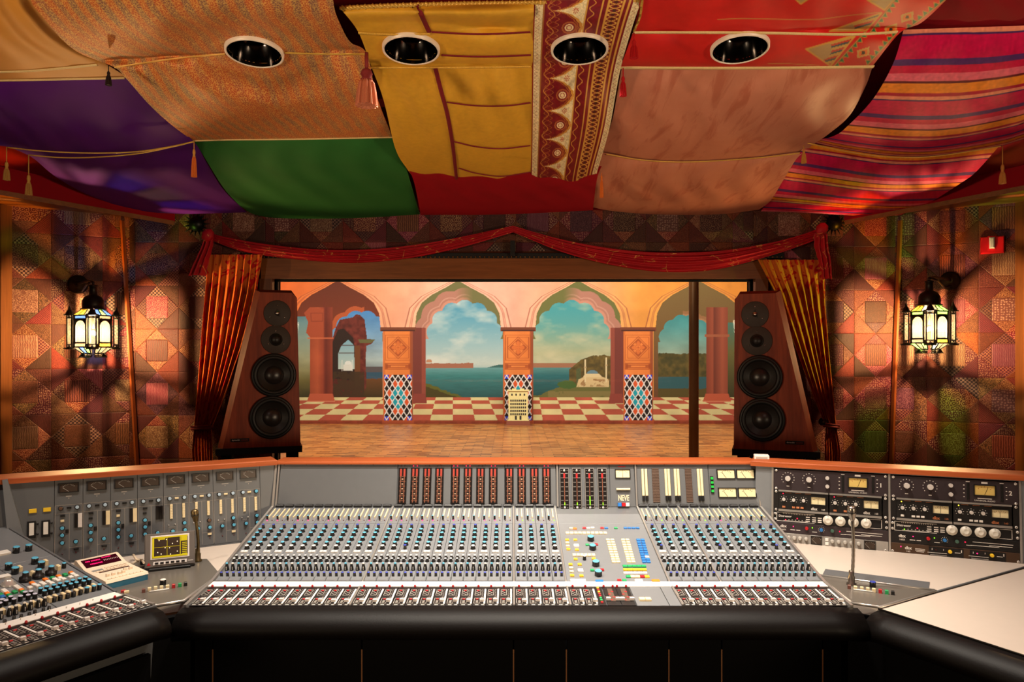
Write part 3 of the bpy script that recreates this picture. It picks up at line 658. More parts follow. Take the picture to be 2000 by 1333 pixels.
# brocade: gold scrollwork over rust and slate warp stripes
nb = NT('gold_brocade'); nb.set(.6, 0, .3); co = nb.coords('Object')
w = nb.node('ShaderNodeTexWave', bands_direction='X'); w.inputs['Scale'].default_value = 5.5; w.inputs['Distortion'].default_value = 2.2; w.inputs['Detail'].default_value = 3; nb.l(co, w.inputs[0])
big = nb.noise(co, 3.2, 3); st = nb.math('MULTIPLY', nb.step(w.outputs['Fac'], .5, .25), nb.step(big, .42, .15))
vo = nb.node('ShaderNodeTexVoronoi', feature='DISTANCE_TO_EDGE'); vo.inputs['Scale'].default_value = 125; nb.l(co, vo.inputs['Vector'])
sc_ = nb.math('MULTIPLY', nb.math('SUBTRACT', 1, nb.step(vo.outputs['Distance'], .1, .08)), nb.step(nb.noise(co, 190, 2), .42, .1))
basec = nb.mix(nb.math('MULTIPLY', st, .8), nb.mix(big, rgb(182, 60, 34), rgb(196, 104, 48)), rgb(120, 92, 78))
nb.l(nb.mix(nb.math('MULTIPLY', sc_, .62), basec, rgb(250, 204, 106)), nb.b.inputs['Base Color']); nb.l(nb.math('MULTIPLY', sc_, .2), nb.b.inputs['Metallic']); nb.bump(nb.noise(co, 300, 2), .3, .002)
c_ochre = cloth('ochre_cloth', 'plain ochre silk cloth at the upper left corner of the ceiling', [(-160, -60), (75, -60)], [(-160, 158), (0, 157), (250, 152)], [(-160, -60), (-160, 158)], [(75, -60), (90, 0), (120, 38), (150, 80), (180, 108), (215, 130), (250, 152)], 40, 50, m_goldcl, .02, .05, hole=False)
ribbon('dashed_rope', [(-20, 141), (60, 138), (130, 132), (190, 126)], .075, .012, m_trimcream, c_ochre)
ribbon('edge_binding', [(-40, 158), (100, 155), (243, 152)], .085, .012, m_trimcream, c_ochre)
E_BROC = [(52, -60), (60, 0), (88, 38), (122, 78), (158, 105), (222, 131), (245, 152), (290, 203), (330, 240), (376, 275)]
c_broc = cloth('brocade_cloth', 'gold and rust brocade cloth with a downlight set in it', [(40, -60), (350, -70), (655, -60)], [(376, 275), (520, 273), (766, 268)], E_BROC, [(645, -60), (652, 10), (664, 46), (684, 82), (716, 104), (735, 185), (766, 268)], 200, 150, nb.m, .045, .09, (0, .5, 1), .02)
ribbon('edge_binding', [(376, 275), (450, 273), (560, 272), (766, 268)], .036, .010, m_trimcream, c_broc)
ribbon('batten_stitching', [(224, 131), (350, 113), (440, 105)], .105, .008, plain('gold_stitch', (226, 170, 84), .5, .2), c_broc); ribbon('batten_stitching', [(556, 103), (640, 105), (716, 105)], .105, .008, m_gold, c_broc)
c_pur = cloth('purple_cloth', 'deep purple cloth sagging over the left soffit', [(-160, 157), (0, 156), (246, 152)], [(-160, 270), (0, 285), (21, 289), (63, 308), (105, 343), (157, 374), (210, 395), (262, 410), (350, 418), (482, 415)], [(-160, 157), (-160, 270)], [(246, 152), (300, 208), (376, 274), (402, 315), (437, 371), (482, 415)], 90, 70, m_purple, .015, .05, hole=False, side=0)
c_grn = cloth('green_cloth', 'plain green cloth between the purple and yellow ceiling cloths', [(376, 271), (570, 268), (772, 265)], [(470, 404), (500, 420), (560, 427), (700, 426), (820, 419)], [(376, 271), (402, 312), (437, 368), (470, 404)], [(772, 265), (797, 340), (820, 419)], 60, 50, m_green, .02, .05, hole=False, side=.02)
# yellow panelled cloth
def col_yel(u, v, px, py):
    c = np.zeros(px.shape+(3,))+np.array((216, 160, 44)); c *= (0.95+.1*fbm(px/30, py/30))[..., None]; return c
c_yel = cloth('yellow_cloth', 'yellow panelled cloth with maroon braid and a downlight in it', [(662, 12), (850, 6), (1043, 2)], [(808, 348), (897, 357), (980, 366), (1037, 361)], [(662, 12), (666, 18), (700, 63), (726, 132), (749, 195), (772, 290), (795, 330), (808, 348)], [(1043, 2), (1041, 100), (1040, 200), (1037, 361)], 170, 140, painted('yellow_silk', .55, .3, .3, 500), .05, .075, (0, .14, .34, 1), .012, col_yel, lip=-.01)
m_mar = plain('maroon_braid', (120, 26, 34), .7, 0, .2, .4, 200, .4, 500)
ribbon('vertical_braid', [(814, 6), (820, 22), (828, 40), (838, 62)], .128, .018, m_mar, c_yel); ribbon('vertical_braid', [(850, 132), (862, 180), (874, 225), (885, 290), (892, 354)], lambda t: .115+.03*math.sin(math.pi*t), .018, m_mar, c_yel)
for pts in ([(843, 62), (940, 66), (1036, 62)], [(862, 107), (940, 110), (1037, 107)], [(872, 199), (930, 206), (990, 206), (1036, 200)], [(886, 276), (930, 286), (980, 290), (1036, 284)], [(896, 328), (930, 338), (980, 344), (1036, 336)]):
    ribbon('cross_braid', pts, .14, .008, m_mar, c_yel)
m_stitch = plain('gold_rope_stitch', (214, 164, 62), .5, .2, .4, .5, 260)
for pts in ([(700, 64), (760, 67), (840, 66)], [(722, 132), (850, 132), (960, 131), (1037, 130)]): ribbon('rope_edge', pts, .13, .010, m_stitch, c_yel)
def rope(name, pts, off, r, m, parent, n=120, tw=40):
    q = cordpts(pts, off, n, parent); mb = MB(); v1 = []; v2 = []
    for i, p in enumerate(q):
        a = tw*2*math.pi*i/n; d = Vector((0, math.cos(a), math.sin(a)))*r*.7; v1.append(p+d); v2.append(p-d)
    return mb.tube(v1, r, 5).tube(v2, r, 5).obj(name, m, parent)
rope('gold_rope', [(664, 16), (760, 11), (900, 7), (1040, 5), (1254, 0)], .10, .006, m_gold, c_yel)
# embroidered band
def col_emb(u, v, px, py):
    c = Canvas(u, v); c.C = np.zeros(u.shape+(3,))+np.array((126, 22, 30)); c.C *= (0.85+.3*fbm(px/5, py/5))[..., None]
    ph = (py/66.0+.18)*(1+.10*np.clip((py-200)/160, 0, 1)); ph = ph-np.floor(ph); tri = np.abs(2*ph-1)                      # 1 at cream valley, 0 at cream point
    dl = np.minimum(ph, 1-ph)*2; u0 = .17+.32*np.sqrt(np.clip(1-dl**1.6, 0, 1))-.010*np.abs(np.sin(ph*8*np.pi)); cream = (u > u0) & (u < .5)
    gold = (214, 150, 62); cr = np.array((244, 222, 172))
    c.put(cream, cr*(0.8+.35*fbm(px/2.2, py/2.2))[..., None]); c.put(np.abs(u-u0) < .016, gold); c.put(np.abs(u-u0+.035) < .008, (190, 110, 50), .8)
    hx, hy = (u-.36)*200, np.minimum(ph, 1-ph)*66*np.where(ph < .5, 1, -1); r = np.hypot(hx*.8, hy)
    c.put(r < 12, (196, 120, 60), .8); c.put(r < 9.5, (140, 30, 34)); c.put(r < 7, cr); c.put(np.abs(r-4) < .9, (170, 70, 50), .8)
    fx, fy = (u-.40)*200, (ph-.5)*66; fr = np.hypot(fx, fy); c.put((fr < 6) & (np.cos(4*np.arctan2(fy, fx))**2 > .55), (190, 60, 30))
    vine = np.abs((u-.17)*200-7*np.sin(ph*4*np.pi)); c.put((vine < 1.1) & (u < .3), gold, .85); lf = np.abs(np.abs((u-.2)*200)-10*np.abs(np.sin(ph*6*np.pi))); c.put((lf < 1.0) & (u < .29) & ~cream, (206, 140, 60), .7)
    edge = (u < .085); c.put(edge, cr*(0.75+.4*fbm(px/1.6, py/1.6))[..., None]); c.put(edge & (np.abs(((u-.04)*200)-3*np.sin(py*.9)) < .8), (170, 96, 60), .7); c.put(np.abs(u-.095) < .01, (170, 110, 50)); c.put((u < .012), (150, 40, 30))
    sw = np.abs((u-.555)*200-5*np.sin(py/66*6*np.pi)); c.put((sw < 1.2) & (u > .5) & (u < .62), (212, 146, 62))
    for g, w in ((.505, .008), (.645, .010), (.70, .012), (.845, .012), (.895, .010)): c.put(np.abs(u-g) < w, (216, 160, 70))
    z = (np.abs(u-.77) < .06); q = np.abs(np.sin(py/66*8*np.pi)); c.put(z & (np.abs(np.abs(u-.77)/.055-q) < .22), (220, 170, 80)); c.put(z & (np.abs(u-.77) < .018) & (q > .8), (70, 40, 24))
    e2 = u > .93; c.put(e2, cr*(0.72+.4*fbm(px/1.6+9, py/1.6))[..., None]); c.put(e2 & (np.abs(((u-.965)*200)-3*np.sin(py*.8)) < .9), (160, 90, 60), .7)
    return c.C
c_emb = cloth('embroidered_cloth', 'maroon cloth band embroidered with gold scrolls and cream scallops', [(1043, 2), (1255, -5)], [(1037, 362), (1100, 359), (1163, 351)], [(1043, 2), (1040, 100), (1039, 200), (1037, 362)], [(1255, -5), (1251, 6), (1234, 56), (1211, 139), (1191, 248), (1168, 330), (1163, 351)], 190, 330, painted('embroidery', .5, .3, .5, 400, .1), .055, .07, (0, .34, 1), .012, col_emb)
c_crb = cloth('crimson_cloth', 'plain crimson cloth hanging behind the yellow cloth', [(780, 318), (990, 324), (1178, 318)], [(822, 420), (985, 419), (1158, 411)], [(780, 318), (805, 345), (822, 420)], [(1178, 318), (1166, 350), (1158, 411)], 40, 24, m_crim, .045, .03, hole=False, side=.01)
# red cloth with applique border
def col_red(u, v, px, py):
    c = Canvas(px, py); c.C = np.zeros(px.shape+(3,))+np.array((206, 30, 24)); c.C *= (0.94+.12*fbm(px/40, py/40))[..., None]
    gold = (206, 150, 62); grn = (24, 116, 72)
    def tri(pts):
        t = c.poly(pts); s = (py*.9+px*.25) % 11; c.put(t, np.where((s < 3.2)[..., None], np.array((196, 60, 40)), np.where((s < 6.5)[..., None], np.array((70, 80, 84)), np.array((196, 150, 74)))))
        cx, cy = pts[0][0], pts[0][1]; c.put(t & (np.hypot(px-cx-28, py-cy) < 22), (176, 140, 90)); c.put(c.line(pts+[pts[0]], 3.2), gold)
    tri([(1574, 96), (1672, 68), (1622, 129)]); tri([(1620, 61), (1722, 25), (1692, 60)]); tri([(1694, 0), (1750, -4), (1728, 20)]); tri([(1550, -5), (1582, -4), (1564, 8)])
    for a, b, sgn in (((1690, 62), (1628, 130), 1), ((1752, -6), (1700, 62), 1), ((1752, 64), (1694, 128), -1), ((1846, 0), (1772, 58), -1)):
        n = 7; d = np.array(b)-np.array(a); nrm = np.array((d[1], -d[0]))/np.hypot(*d)*-1*sgn
        if nrm[0]*sgn < 0: nrm = -nrm
        for i in range(n):
            q = np.array(a)+d*(i+.5)/n; e = d/n*.5; c.put(c.poly([tuple(q-e), tuple(q+e), tuple(q+nrm*9)]), grn); c.put(c.line([tuple(q-e), tuple(q+nrm*10), tuple(q+e)], 1.3), gold)
        c.put(c.line([a, b], 3), (150, 92, 50)); c.put(c.line([a, b], 1.2), gold)
    for (x, y) in ((1686, 103), (1740, 57), (1772, 33)):
        c.put((np.abs(px-x) < 12) & (np.abs(py-y-(x-px)*.3) < 8), (206, 156, 80)); c.put((np.abs(px-x) < 8) & (np.abs(py-y-(x-px)*.3) < 4.5), (226, 110, 30)); c.put((np.abs(px-x) < 3) & (np.abs(py-y) < 3), (60, 50, 40))
    c.put(c.line([(1402, 38), (1450, 36), (1540, 38), (1600, 38), (1660, 30), (1720, 24)], 1.8), (196, 130, 62)); c.put(c.line([(1500, 124), (1540, 124), (1600, 128)], 1.5), (196, 130, 62))
    return c.C
c_red = cloth('red_cloth', 'bright red cloth with patchwork border and a downlight in it', [(1262, -60), (1560, -62), (1905, -60)], [(1212, 131), (1450, 131), (1704, 129)], [(1262, -60), (1250, 0), (1237, 60), (1212, 131)], [(1905, -60), (1848, 0), (1800, 44), (1758, 64), (1704, 129)], 330, 130, painted('red_silk', .55, .3, .25, 500, .08), .045, .045, (0, .64, 1), .015, col_red)
ribbon('cream_binding', [(1236, 63), (1350, 63), (1500, 64), (1660, 67), (1752, 62)], .095, .014, m_trimcream, c_red); ribbon('cream_binding', [(1212, 132), (1400, 133), (1560, 132), (1706, 130)], .075, .020, m_trimcream, c_red)
rope('gold_rope', [(1256, -20), (1250, 30), (1238, 60)], .12, .005, m_gold, c_red, 30, 12)
# salmon moire silk
ns = NT('salmon_moire'); ns.set(.5, 0, .3); co = ns.coords('Object', (1.0, .42, 1.0)); f = ns.noise(co, 7, 8, .62, 1.3)
rt = ns.node('ShaderNodeMapping'); rt.inputs['Rotation'].default_value = (0, 0, -.5); rt.inputs['Scale'].default_value = (9, 1.6, 1); ns.l(ns.coords('Object'), rt.inputs[0]); f2 = ns.noise(rt.outputs[0], 1.6, 6, .6, .6)
mk = ns.math('MULTIPLY', ns.step(f2, .57, .05), .5); ns.l(ns.mix(mk, ns.mix(f, rgb(186, 110, 82), rgb(204, 134, 104)), rgb(160, 72, 46)), ns.b.inputs['Base Color']); ns.bump(ns.noise(ns.coords('Object'), 400, 2), .2, .001)
c_sal = cloth('salmon_cloth', 'salmon pink shot silk cloth below the red cloth', [(1214, 134), (1450, 135), (1704, 131)], [(1160, 300), (1190, 301), (1260, 313), (1350, 316), (1470, 309), (1576, 297)], [(1214, 134), (1192, 248), (1160, 300)], [(1704, 131), (1690, 170), (1660, 225), (1617, 263), (1585, 285), (1576, 297)], 80, 50, ns.m, .02, .07, hole=False, side=.02)
c_sal2 = cloth('salmon_cloth', 'lower salmon silk cloth hanging above the window swag', [(1160, 298), (1190, 300), (1260, 312), (1350, 315), (1470, 308), (1576, 295)], [(1156, 405), (1200, 413), (1280, 419), (1400, 419), (1482, 410)], [(1160, 298), (1158, 350), (1156, 405)], [(1576, 295), (1556, 310), (1530, 352), (1505, 392), (1482, 410)], 70, 40, ns.m, .03, .04, hole=False, side=.015)
ribbon('gold_piping', [(1184, 301), (1260, 313), (1350, 316), (1470, 309), (1562, 299)], .052, .007, m_gold, c_sal2)
# striped magenta cloth
def col_str(u, v, px, py, rep=((0, .46, .78, 1), (0, 1, 2, 3.1)), v0=.875, amp=1.0):
    wv = (np.interp(v, rep[0], rep[1])+v0+.012*amp*np.sin(u*9)+.01*fbm(u*6, v*6)) % 1.0
    K = [(0, (196, 14, 72)), (.31, (196, 14, 72)), (.315, (84, 40, 100)), (.405, (84, 40, 100)), (.41, (200, 18, 66)), (.52, (200, 18, 66)), (.525, (222, 98, 118)), (.64, (222, 98, 118)), (.645, (96, 18, 30)), (.675, (96, 18, 30)), (.68, (226, 130, 34)), (.82, (226, 130, 34)), (.825, (170, 14, 50)), (.87, (170, 14, 50)), (.875, (224, 132, 104)), (.945, (224, 132, 104)), (.95, (70, 36, 88)), (.975, (70, 36, 88)), (.98, (196, 14, 72)), (1.0, (196, 14, 72))]
    c = Canvas(u, v); r = c.ramp(wv, [k for k, _ in K], [q for _, q in K]); return r*(0.88+.24*fbm(px/3, py/14))[..., None]
m_str = painted('striped_cotton', .75, .15, .3, 600)
c_st1 = cloth('striped_cloth', 'magenta cloth with purple and orange stripes, the larger right-hand one', [(1765, 58), (1880, 54), (2160, 44)], [(1577, 276), (1660, 294), (1745, 305), (1830, 304), (1949, 286), (2000, 272), (2160, 225)], [(1765, 58), (1745, 123), (1707, 191), (1660, 242), (1628, 266), (1577, 276)], [(2160, 44), (2160, 225)], 90, 260, m_str, .03, .085, hole=False, side=.0, colf=col_str)
c_st2 = cloth('striped_cloth', 'magenta cloth with purple and orange stripes, the lower one by the right soffit', [(1577, 277), (1660, 290), (1745, 300), (1830, 299), (1953, 284)], [(1486, 413), (1575, 416), (1702, 423), (1758, 421)], [(1577, 277), (1556, 308), (1528, 352), (1486, 413)], [(1953, 284), (1906, 336), (1872, 361), (1809, 400), (1758, 421)], 90, 200, m_str, .015, .05, hole=False, side=.0, colf=lambda u, v, px, py: col_str(u, v, px, py, ((0, .42, .78, 1), (0, 1, 2, 3)), .62))
c_cor = cloth('crimson_cloth', 'dark crimson cloth in the upper right corner above the stripes', [(1830, -60), (2160, -60)], [(1770, 60), (1880, 57), (2160, 50)], [(1830, -60), (1770, 60)], [(2160, -60), (2160, 50)], 20, 20, m_crimd, .0, .02, hole=False)

# ------------------------------------------------------------------ recessed downlights
m_ring = plain('white_enamel', (232, 214, 196), .35); m_refl = NT('dark_mirror_reflector'); m_refl.set(.12, 1); m_refl.b.inputs['Base Color'].default_value = (.10, .09, .085, 1); m_refl = m_refl.m
m_lens = plain('lamp_glass', (190, 182, 172), .15, 0, .8); TILT = math.degrees(math.atan(.11))
for (cpt, where, lx, pw) in zip(CANP, ('orange brocade cloth', 'yellow panelled cloth', 'maroon embroidered band', 'bright red cloth'), (0, 0, 0, 0), (80, 130, 150, 150)):
    Mx = Matrix.Translation(cpt) @ RX(-TILT); e = thing('downlight', 'round recessed downlight with white trim ring set in the '+where, 'downlight', Mx, 'ceiling downlights')
    MB().lathe([(CAN_R-.009, .010), (CAN_R-.009, -.002), (CAN_R-.005, -.004), (CAN_R-.001, -.002), (CAN_R, .012)], 48, None, 0, True, False, False).obj('trim_ring', m_ring, e, Mx)
    MB().lathe([(CAN_R-.009, -.001), (CAN_R-.016, .03), (CAN_R-.028, .07), (CAN_R-.045, .095), (.045, .10)], 40, None, 0, True, False, False).obj('reflector', m_refl, e, Mx)
    MB().lathe([(.066, .094), (.060, .084), (.03, .078), (.001, .077)], 32, None, 0, True, False, True).obj('lamp_lens', m_lens, e, Mx)
    wp = Mx @ Vector((0, 0, .06)); lamp('can_lamp', 'SPOT', wp, pw, WARM, (cpt[0]*.96+.02, 2.72, .85), .03, 78, .55)

# ------------------------------------------------------------------ tassels and cords
_tm = {}
def tassel_mesh(m, head, skirt, r, top_m=None, cord=.02):
    mb = MB().cyl((0, 0, 0), (0, 0, -cord), r*.16, 6, 1)
    mb.lathe([(r*.12, -cord+.002), (r*.4, -cord-head*.15), (r*.52, -cord-head*.5), (r*.36, -cord-head*.85), (r*.5, -cord-head)], 14, None, 1)
    z0 = -cord-head; mb.lathe([(r*.42, z0), (r*.7, z0-skirt*.15), (r*.86, z0-skirt*.5), (r, z0-skirt), (r*.5, z0-skirt*.94)], 28, None, 0, False, False, True, .22)
    mb.lathe([(r*.46, z0+.002), (r*.5, z0), (r*.46, z0-.004)], 14, None, 1)
    return mb.mesh('tassel', [m, top_m or m])
def tassel(px, py, pyend, off, col, label, r=.014, cord=.2, name='tassel', top=None):
    p = Vector(ceil_pt(px, py, off)); L = (pyend-py)/F*p.y; m = plain('tassel_thread', col, .7, 0, .2, .3, 400, .3, 900); mt = plain('tassel_knot', top, .7, 0, .2, .3, 400) if top else m
    me = tassel_mesh(m, L*.2, L*(.8-cord), r, mt, L*cord); o = bpy.data.objects.new(name, me); link(o, None, Matrix.Translation(p)); return tag(o, label, 'tassel', 'tassels on the ceiling cloths')
tassel(212, 128, 167, .13, (40, 26, 22), 'small dark brown tassel where ochre, purple and brocade cloths meet', .012, .3)
tassel(379, 276, 346, .12, (206, 106, 42), 'orange tassel at the corner of purple and green cloths', .014, .22, top=(196, 140, 62))
tassel(13, 287, 352, .14, (176, 130, 66), 'beige tassel nearest the left edge, on the longer gold cord', .016, .45, top=(196, 150, 72))
tassel(56, 302, 381, .14, (176, 130, 66), 'beige tassel on a long cord, second from the left edge', .017, .5, top=(196, 150, 72))
tassel(716, 103, 207, .17, (196, 116, 84), 'large pink tassel between brocade and yellow cloths', .042, .3, top=(130, 44, 44))
tassel(1238, 64, 114, .15, (176, 20, 24), 'dark red tassel hanging on the bright red cloth', .016, .3)
tassel(1217, 133, 188, .15, (176, 20, 28), 'dark red tassel hanging over the salmon cloth top', .014, .3)
tassel(1175, 338, 386, .12, (206, 106, 40), 'orange tassel beside the lower salmon cloth', .011, .1)
tassel(1570, 284, 319, .12, (176, 120, 50), 'short gold tassel where salmon and striped cloths meet', .013, .25)
tassel(1958, 284, 359, .10, (186, 124, 58), 'beige tassel on a cord against the right crimson fascia', .017, .5)
for pts, lb in (([(15, 288), (80, 295), (170, 299), (260, 297), (330, 287), (378, 277)], 'thin gold cord from the leftmost tassel across the purple cloth'), ([(57, 303), (120, 308), (190, 307), (270, 300), (340, 286), (378, 277)], 'thin gold cord from the second tassel across the purple cloth')):
    o = MB().tube(cordpts(pts, .135, 40), .0035, 6).obj('gold_cord', m_gold); tag(o, lb, 'cord', 'gold cords on the purple cloth')
o = MB().tube(cordpts([(1578, 280), (1660, 297), (1745, 307), (1830, 305), (1955, 286)], .115, 40), .003, 6).obj('gold_cord', m_gold); tag(o, 'thin gold cord along the hem of the upper striped cloth', 'cord')

# ================================================================== curtains and swag round the window
def pl(pts, t):
    p = np.array(pts, float); return np.interp(t, p[:, 1], p[:, 0])
ncur = NT('leaf_print_curtain'); ncur.set(.85, 0, .1); uvc = ncur.coords('UV', (5, 6.5, 1))
wv = ncur.node('ShaderNodeTexWave', bands_direction='DIAGONAL'); wv.inputs['Scale'].default_value = .7; wv.inputs['Distortion'].default_value = 9; wv.inputs['Detail'].default_value = 1; wv.inputs['Detail Scale'].default_value = .9; ncur.l(uvc, wv.inputs[0])
lf = ncur.math('MULTIPLY', ncur.step(ncur.noise(uvc, 1.9, 1, .4, 1.6), .55, .015), ncur.step(wv.outputs['Fac'], .35, .03)); ncur.l(ncur.mix(lf, rgb(190, 94, 34), rgb(168, 22, 24)), ncur.b.inputs['Base Color']); ncur.bump(ncur.noise(ncur.coords('Object'), 500, 2), .2, .001)
m_tie = plain('dark_red_cord', (92, 22, 20), .7, 0, .2)
def curtain(label, L, R, ytie, sgn, ybot, low):
    e = thing('curtain', label, 'curtain', Matrix.Translation(P(L[0][0], ybot, 5.2))); ys = np.concatenate([np.linspace(L[0][1], L[0][1]+44, 14), np.linspace(L[0][1]+50, ytie, 46)]); nx = 150; u = np.linspace(0, 1, nx)
    def sheet(name, ys, L, R, k0, k1):
        t = (ys-ys[0])/(ys[-1]-ys[0]); X0 = pl(L, ys); X1 = pl(R, ys); V = np.zeros((len(ys), nx, 3))
        for i, y in enumerate(ys):
            w = abs(X1[i]-X0[i])/F*5.2; amp = np.clip(.05*w+.008, .008, .014); ph = u*2*np.pi*7.5+.6*np.sin(5*t[i]+u*3)+.8*np.sin(u*9)
            fold = np.sin(ph)+.35*np.sin(2*ph+1)+.25*np.sin(u*37+t[i]*4); amp = amp*(0.5+.5*min(1, max(0, t[i]-k0)*9+.25))
            px = X0[i]+(X1[i]-X0[i])*u+1.6*np.cos(ph)*min(1, w*4); Y = 5.205-amp*fold-.02; V[i, :, 0] = (px-CX)/F*Y; V[i, :, 1] = Y; V[i, :, 2] = CZ-(y-CY)/F*5.2
        return grid_obj(name, V, ncur.m, e, flip=True)
    sheet('drape', ys, L, R, .06, 1); y2 = np.linspace(ytie, ybot, 16); sheet('drape_tail', y2, low[0], low[1], -1, 1)
    xa, xb = pl(L, ytie), pl(R, ytie); a, b = P(min(xa, xb)-3, ytie, 5.2), P(max(xa, xb)+3, ytie-3*sgn, 5.2); pts = [a+(b-a)*((1-math.cos(s))/2)+Vector((0, -.055*math.sin(s), 0)) for s in np.linspace(0, math.pi, 14)]
    MB().tube(pts, .010, 8).tube([p+Vector((0, 0, .016)) for p in pts], .008, 8).obj('tie_back', m_tie, e)
    k = P((xa if sgn < 0 else xb), ytie-6, 5.2); return e, k
cl, _ = curtain('orange leaf-print curtain tied back left of the window', [(404, 498), (402, 540), (393, 640), (384, 760), (378, 838)], [(514, 500), (503, 570), (473, 680), (442, 770), (414, 838)], 838, 1, 925, ([(378, 838), (374, 880), (376, 925)], [(414, 838), (416, 880), (418, 925)]))
cr, _k = curtain('orange leaf-print curtain tied back right of the window', [(1478, 508), (1514, 575), (1556, 690), (1594, 790), (1612, 832)], [(1612, 498), (1614, 600), (1622, 700), (1634, 832)], 832, -1, 925, ([(1612, 832), (1610, 880), (1610, 925)], [(1634, 832), (1642, 880), (1643, 925)]))
m_bronze = plain('dark_bronze', (52, 40, 28), .4, .8, .5, .3, 60)
MB().lathe([(.028, 0), (.03, .01), (.02, .03), (.022, .04), (.02, .06), (.001, .07)], 20, Matrix.Translation(P(1606, 824, 5.24)) @ RX(90), 0).obj('holdback_knob', m_bronze, cr)
# red scarf swagged over the window
nsc = NT('red_scarf'); nsc.set(.6, 0, .3); co = nsc.coords('Object'); gl = nsc.node('ShaderNodeTexVoronoi', feature='DISTANCE_TO_EDGE'); gl.inputs['Scale'].default_value = 9; nsc.l(co, gl.inputs['Vector'])
gm = nsc.math('MULTIPLY', nsc.math('SUBTRACT', 1, nsc.step(gl.outputs['Distance'], .012, .012)), nsc.step(nsc.noise(co, 14, 2), .54, .03)); nsc.l(nsc.mix(gm, nsc.mix(nsc.noise(co, 6, 3), rgb(150, 12, 26), rgb(186, 20, 30)), rgb(220, 160, 80)), nsc.b.inputs['Base Color']); nsc.bump(nsc.noise(co, 260, 3), .3, .002)
scarf = thing('scarf_swag', 'red scarf with gold thread swagged along the top of the window', 'scarf', Matrix.Translation(P(1005, 445, 5.15)))
def swag(top, bot, name, depth=.05, folds=4):
    n = 70; tp = np.array(top, float); bp = np.array(bot, float); tx = curve(top, n); bx = curve(bot, n); m = 26; V = np.zeros((m, n, 3))
    for j in range(m):
        s = j/(m-1); q = tx*(1-s)+bx*s; ends = np.minimum(1, np.minimum(np.arange(n), n-1-np.arange(n))/8+.25)
        Y = 5.20-depth*np.sin(np.pi*(.08+.84*s))*ends-.012*np.sin(s*folds*2*np.pi+np.linspace(0, 2, n))*ends; V[j, :, 0] = (q[:, 0]-CX)/F*5.15; V[j, :, 1] = Y; V[j, :, 2] = CZ-(q[:, 1]-CY)/F*5.15
    return grid_obj(name, V, nsc.m, scarf, flip=True)
swag([(404, 453), (440, 462), (520, 476), (620, 486), (720, 486), (820, 476), (910, 460), (1003, 439)], [(408, 468), (470, 490), (550, 503), (650, 512), (720, 512), (810, 502), (910, 480), (1003, 452)], 'swag_drape')
swag([(1003, 439), (1080, 462), (1180, 482), (1280, 492), (1400, 490), (1500, 475), (1570, 457), (1614, 440)], [(1003, 452), (1100, 492), (1200, 518), (1300, 531), (1400, 526), (1500, 501), (1570, 478), (1610, 462)], 'swag_drape', .06)
def tail(pts, ws, name='scarf_tail'):
    n = 40; c = curve(pts, n); w = np.interp(np.linspace(0, 1, n), np.linspace(0, 1, len(ws)), ws); m = 36; u = np.linspace(-1, 1, m); V = np.zeros((n, m, 3))
    for i in range(n):
        Y = 5.16-.03*np.cos(u*1.5)-.014*np.sin(u*9+i*.08)*min(1, i/6+.3); V[i, :, 0] = (c[i, 0]+u*w[i]*(1+.03*np.sin(i*.7))-CX)/F*5.15; V[i, :, 1] = Y; V[i, :, 2] = CZ-(c[i, 1]+u*u*(-3 if i < n-4 else 2)-CY)/F*5.15
    return grid_obj(name, V, nsc.m, scarf, flip=True)
tail([(408, 455), (404, 480), (394, 508), (384, 538)], [9, 11, 13, 17]); tail([(1604, 458), (1606, 485), (1612, 510), (1617, 545)], [12, 13, 12, 10])
for x, y in ((406, 460), (1605, 448)):
    MB().lathe([(.001, -.05), (.03, -.035), (.042, 0), (.03, .035), (.001, .05)], 20, Matrix.Translation(P(x, y, 5.13)) @ RY(30), 0, True, False, False, .12).obj('scarf_knot', nsc.m, scarf)
boxobj('centre_hook', tuple(P(1000, 500, 5.2)-Vector((.012, 0, 0))), tuple(P(1000, 470, 5.2)+Vector((.02, .05, 0))), m_black, scarf)
# spiked sunburst bosses
m_spike = plain('blackened_iron', (24, 20, 18), .4, .7)
for px, py, lb, ns_ in ((384, 438, 'black spiked sunburst ornament above the left curtain', 15), (1629, 436, 'black spiked sunburst ornament above the right curtain', 17)):
    Mx = Matrix.Translation(P(px, py, WY-.02)) @ RX(90); mb = MB().lathe([(.052, -.02), (.055, 0), (.048, .02), (.03, .038), (.001, .046)], 24, None, 0)
    o = mb.obj('sunburst_ornament', [m_spike], None, Mx); tag(o, lb, 'ornament', 'sunburst ornaments')
    for i in range(ns_):
        a = 2*math.pi*i/ns_; d = Vector((math.cos(a), math.sin(a), 0)); MB().cyl(d*.045+Vector((0, 0, .004)), d*.098+Vector((0, 0, .008)), .008, 6, 0, .0008).obj('spike', m_spike, o, Mx)
# fire alarm strobe
fp = FRR.hit(1937, 480); e = thing('fire_alarm', 'red fire alarm strobe on the right quilted wall', 'alarm', FRR.at(fp[0], fp[1], .0))
m_alarm = plain('alarm_red', (196, 16, 24), .35); MB().box((0, 0, .02), (.135, .115, .04), 0, None, .006).obj('housing', m_alarm, e, WM[e.name])
MB().box((-.005, .012, .05), (.03, .075, .03), 0, None, .008).obj('strobe_lens', plain('clear_strobe', (220, 220, 214), .1, 0, .8), e, WM[e.name]); MB().box((-.005, .012, .0375), (.05, .095, .012), 0, None, .003).obj('lens_bezel', m_alarm, e, WM[e.name])

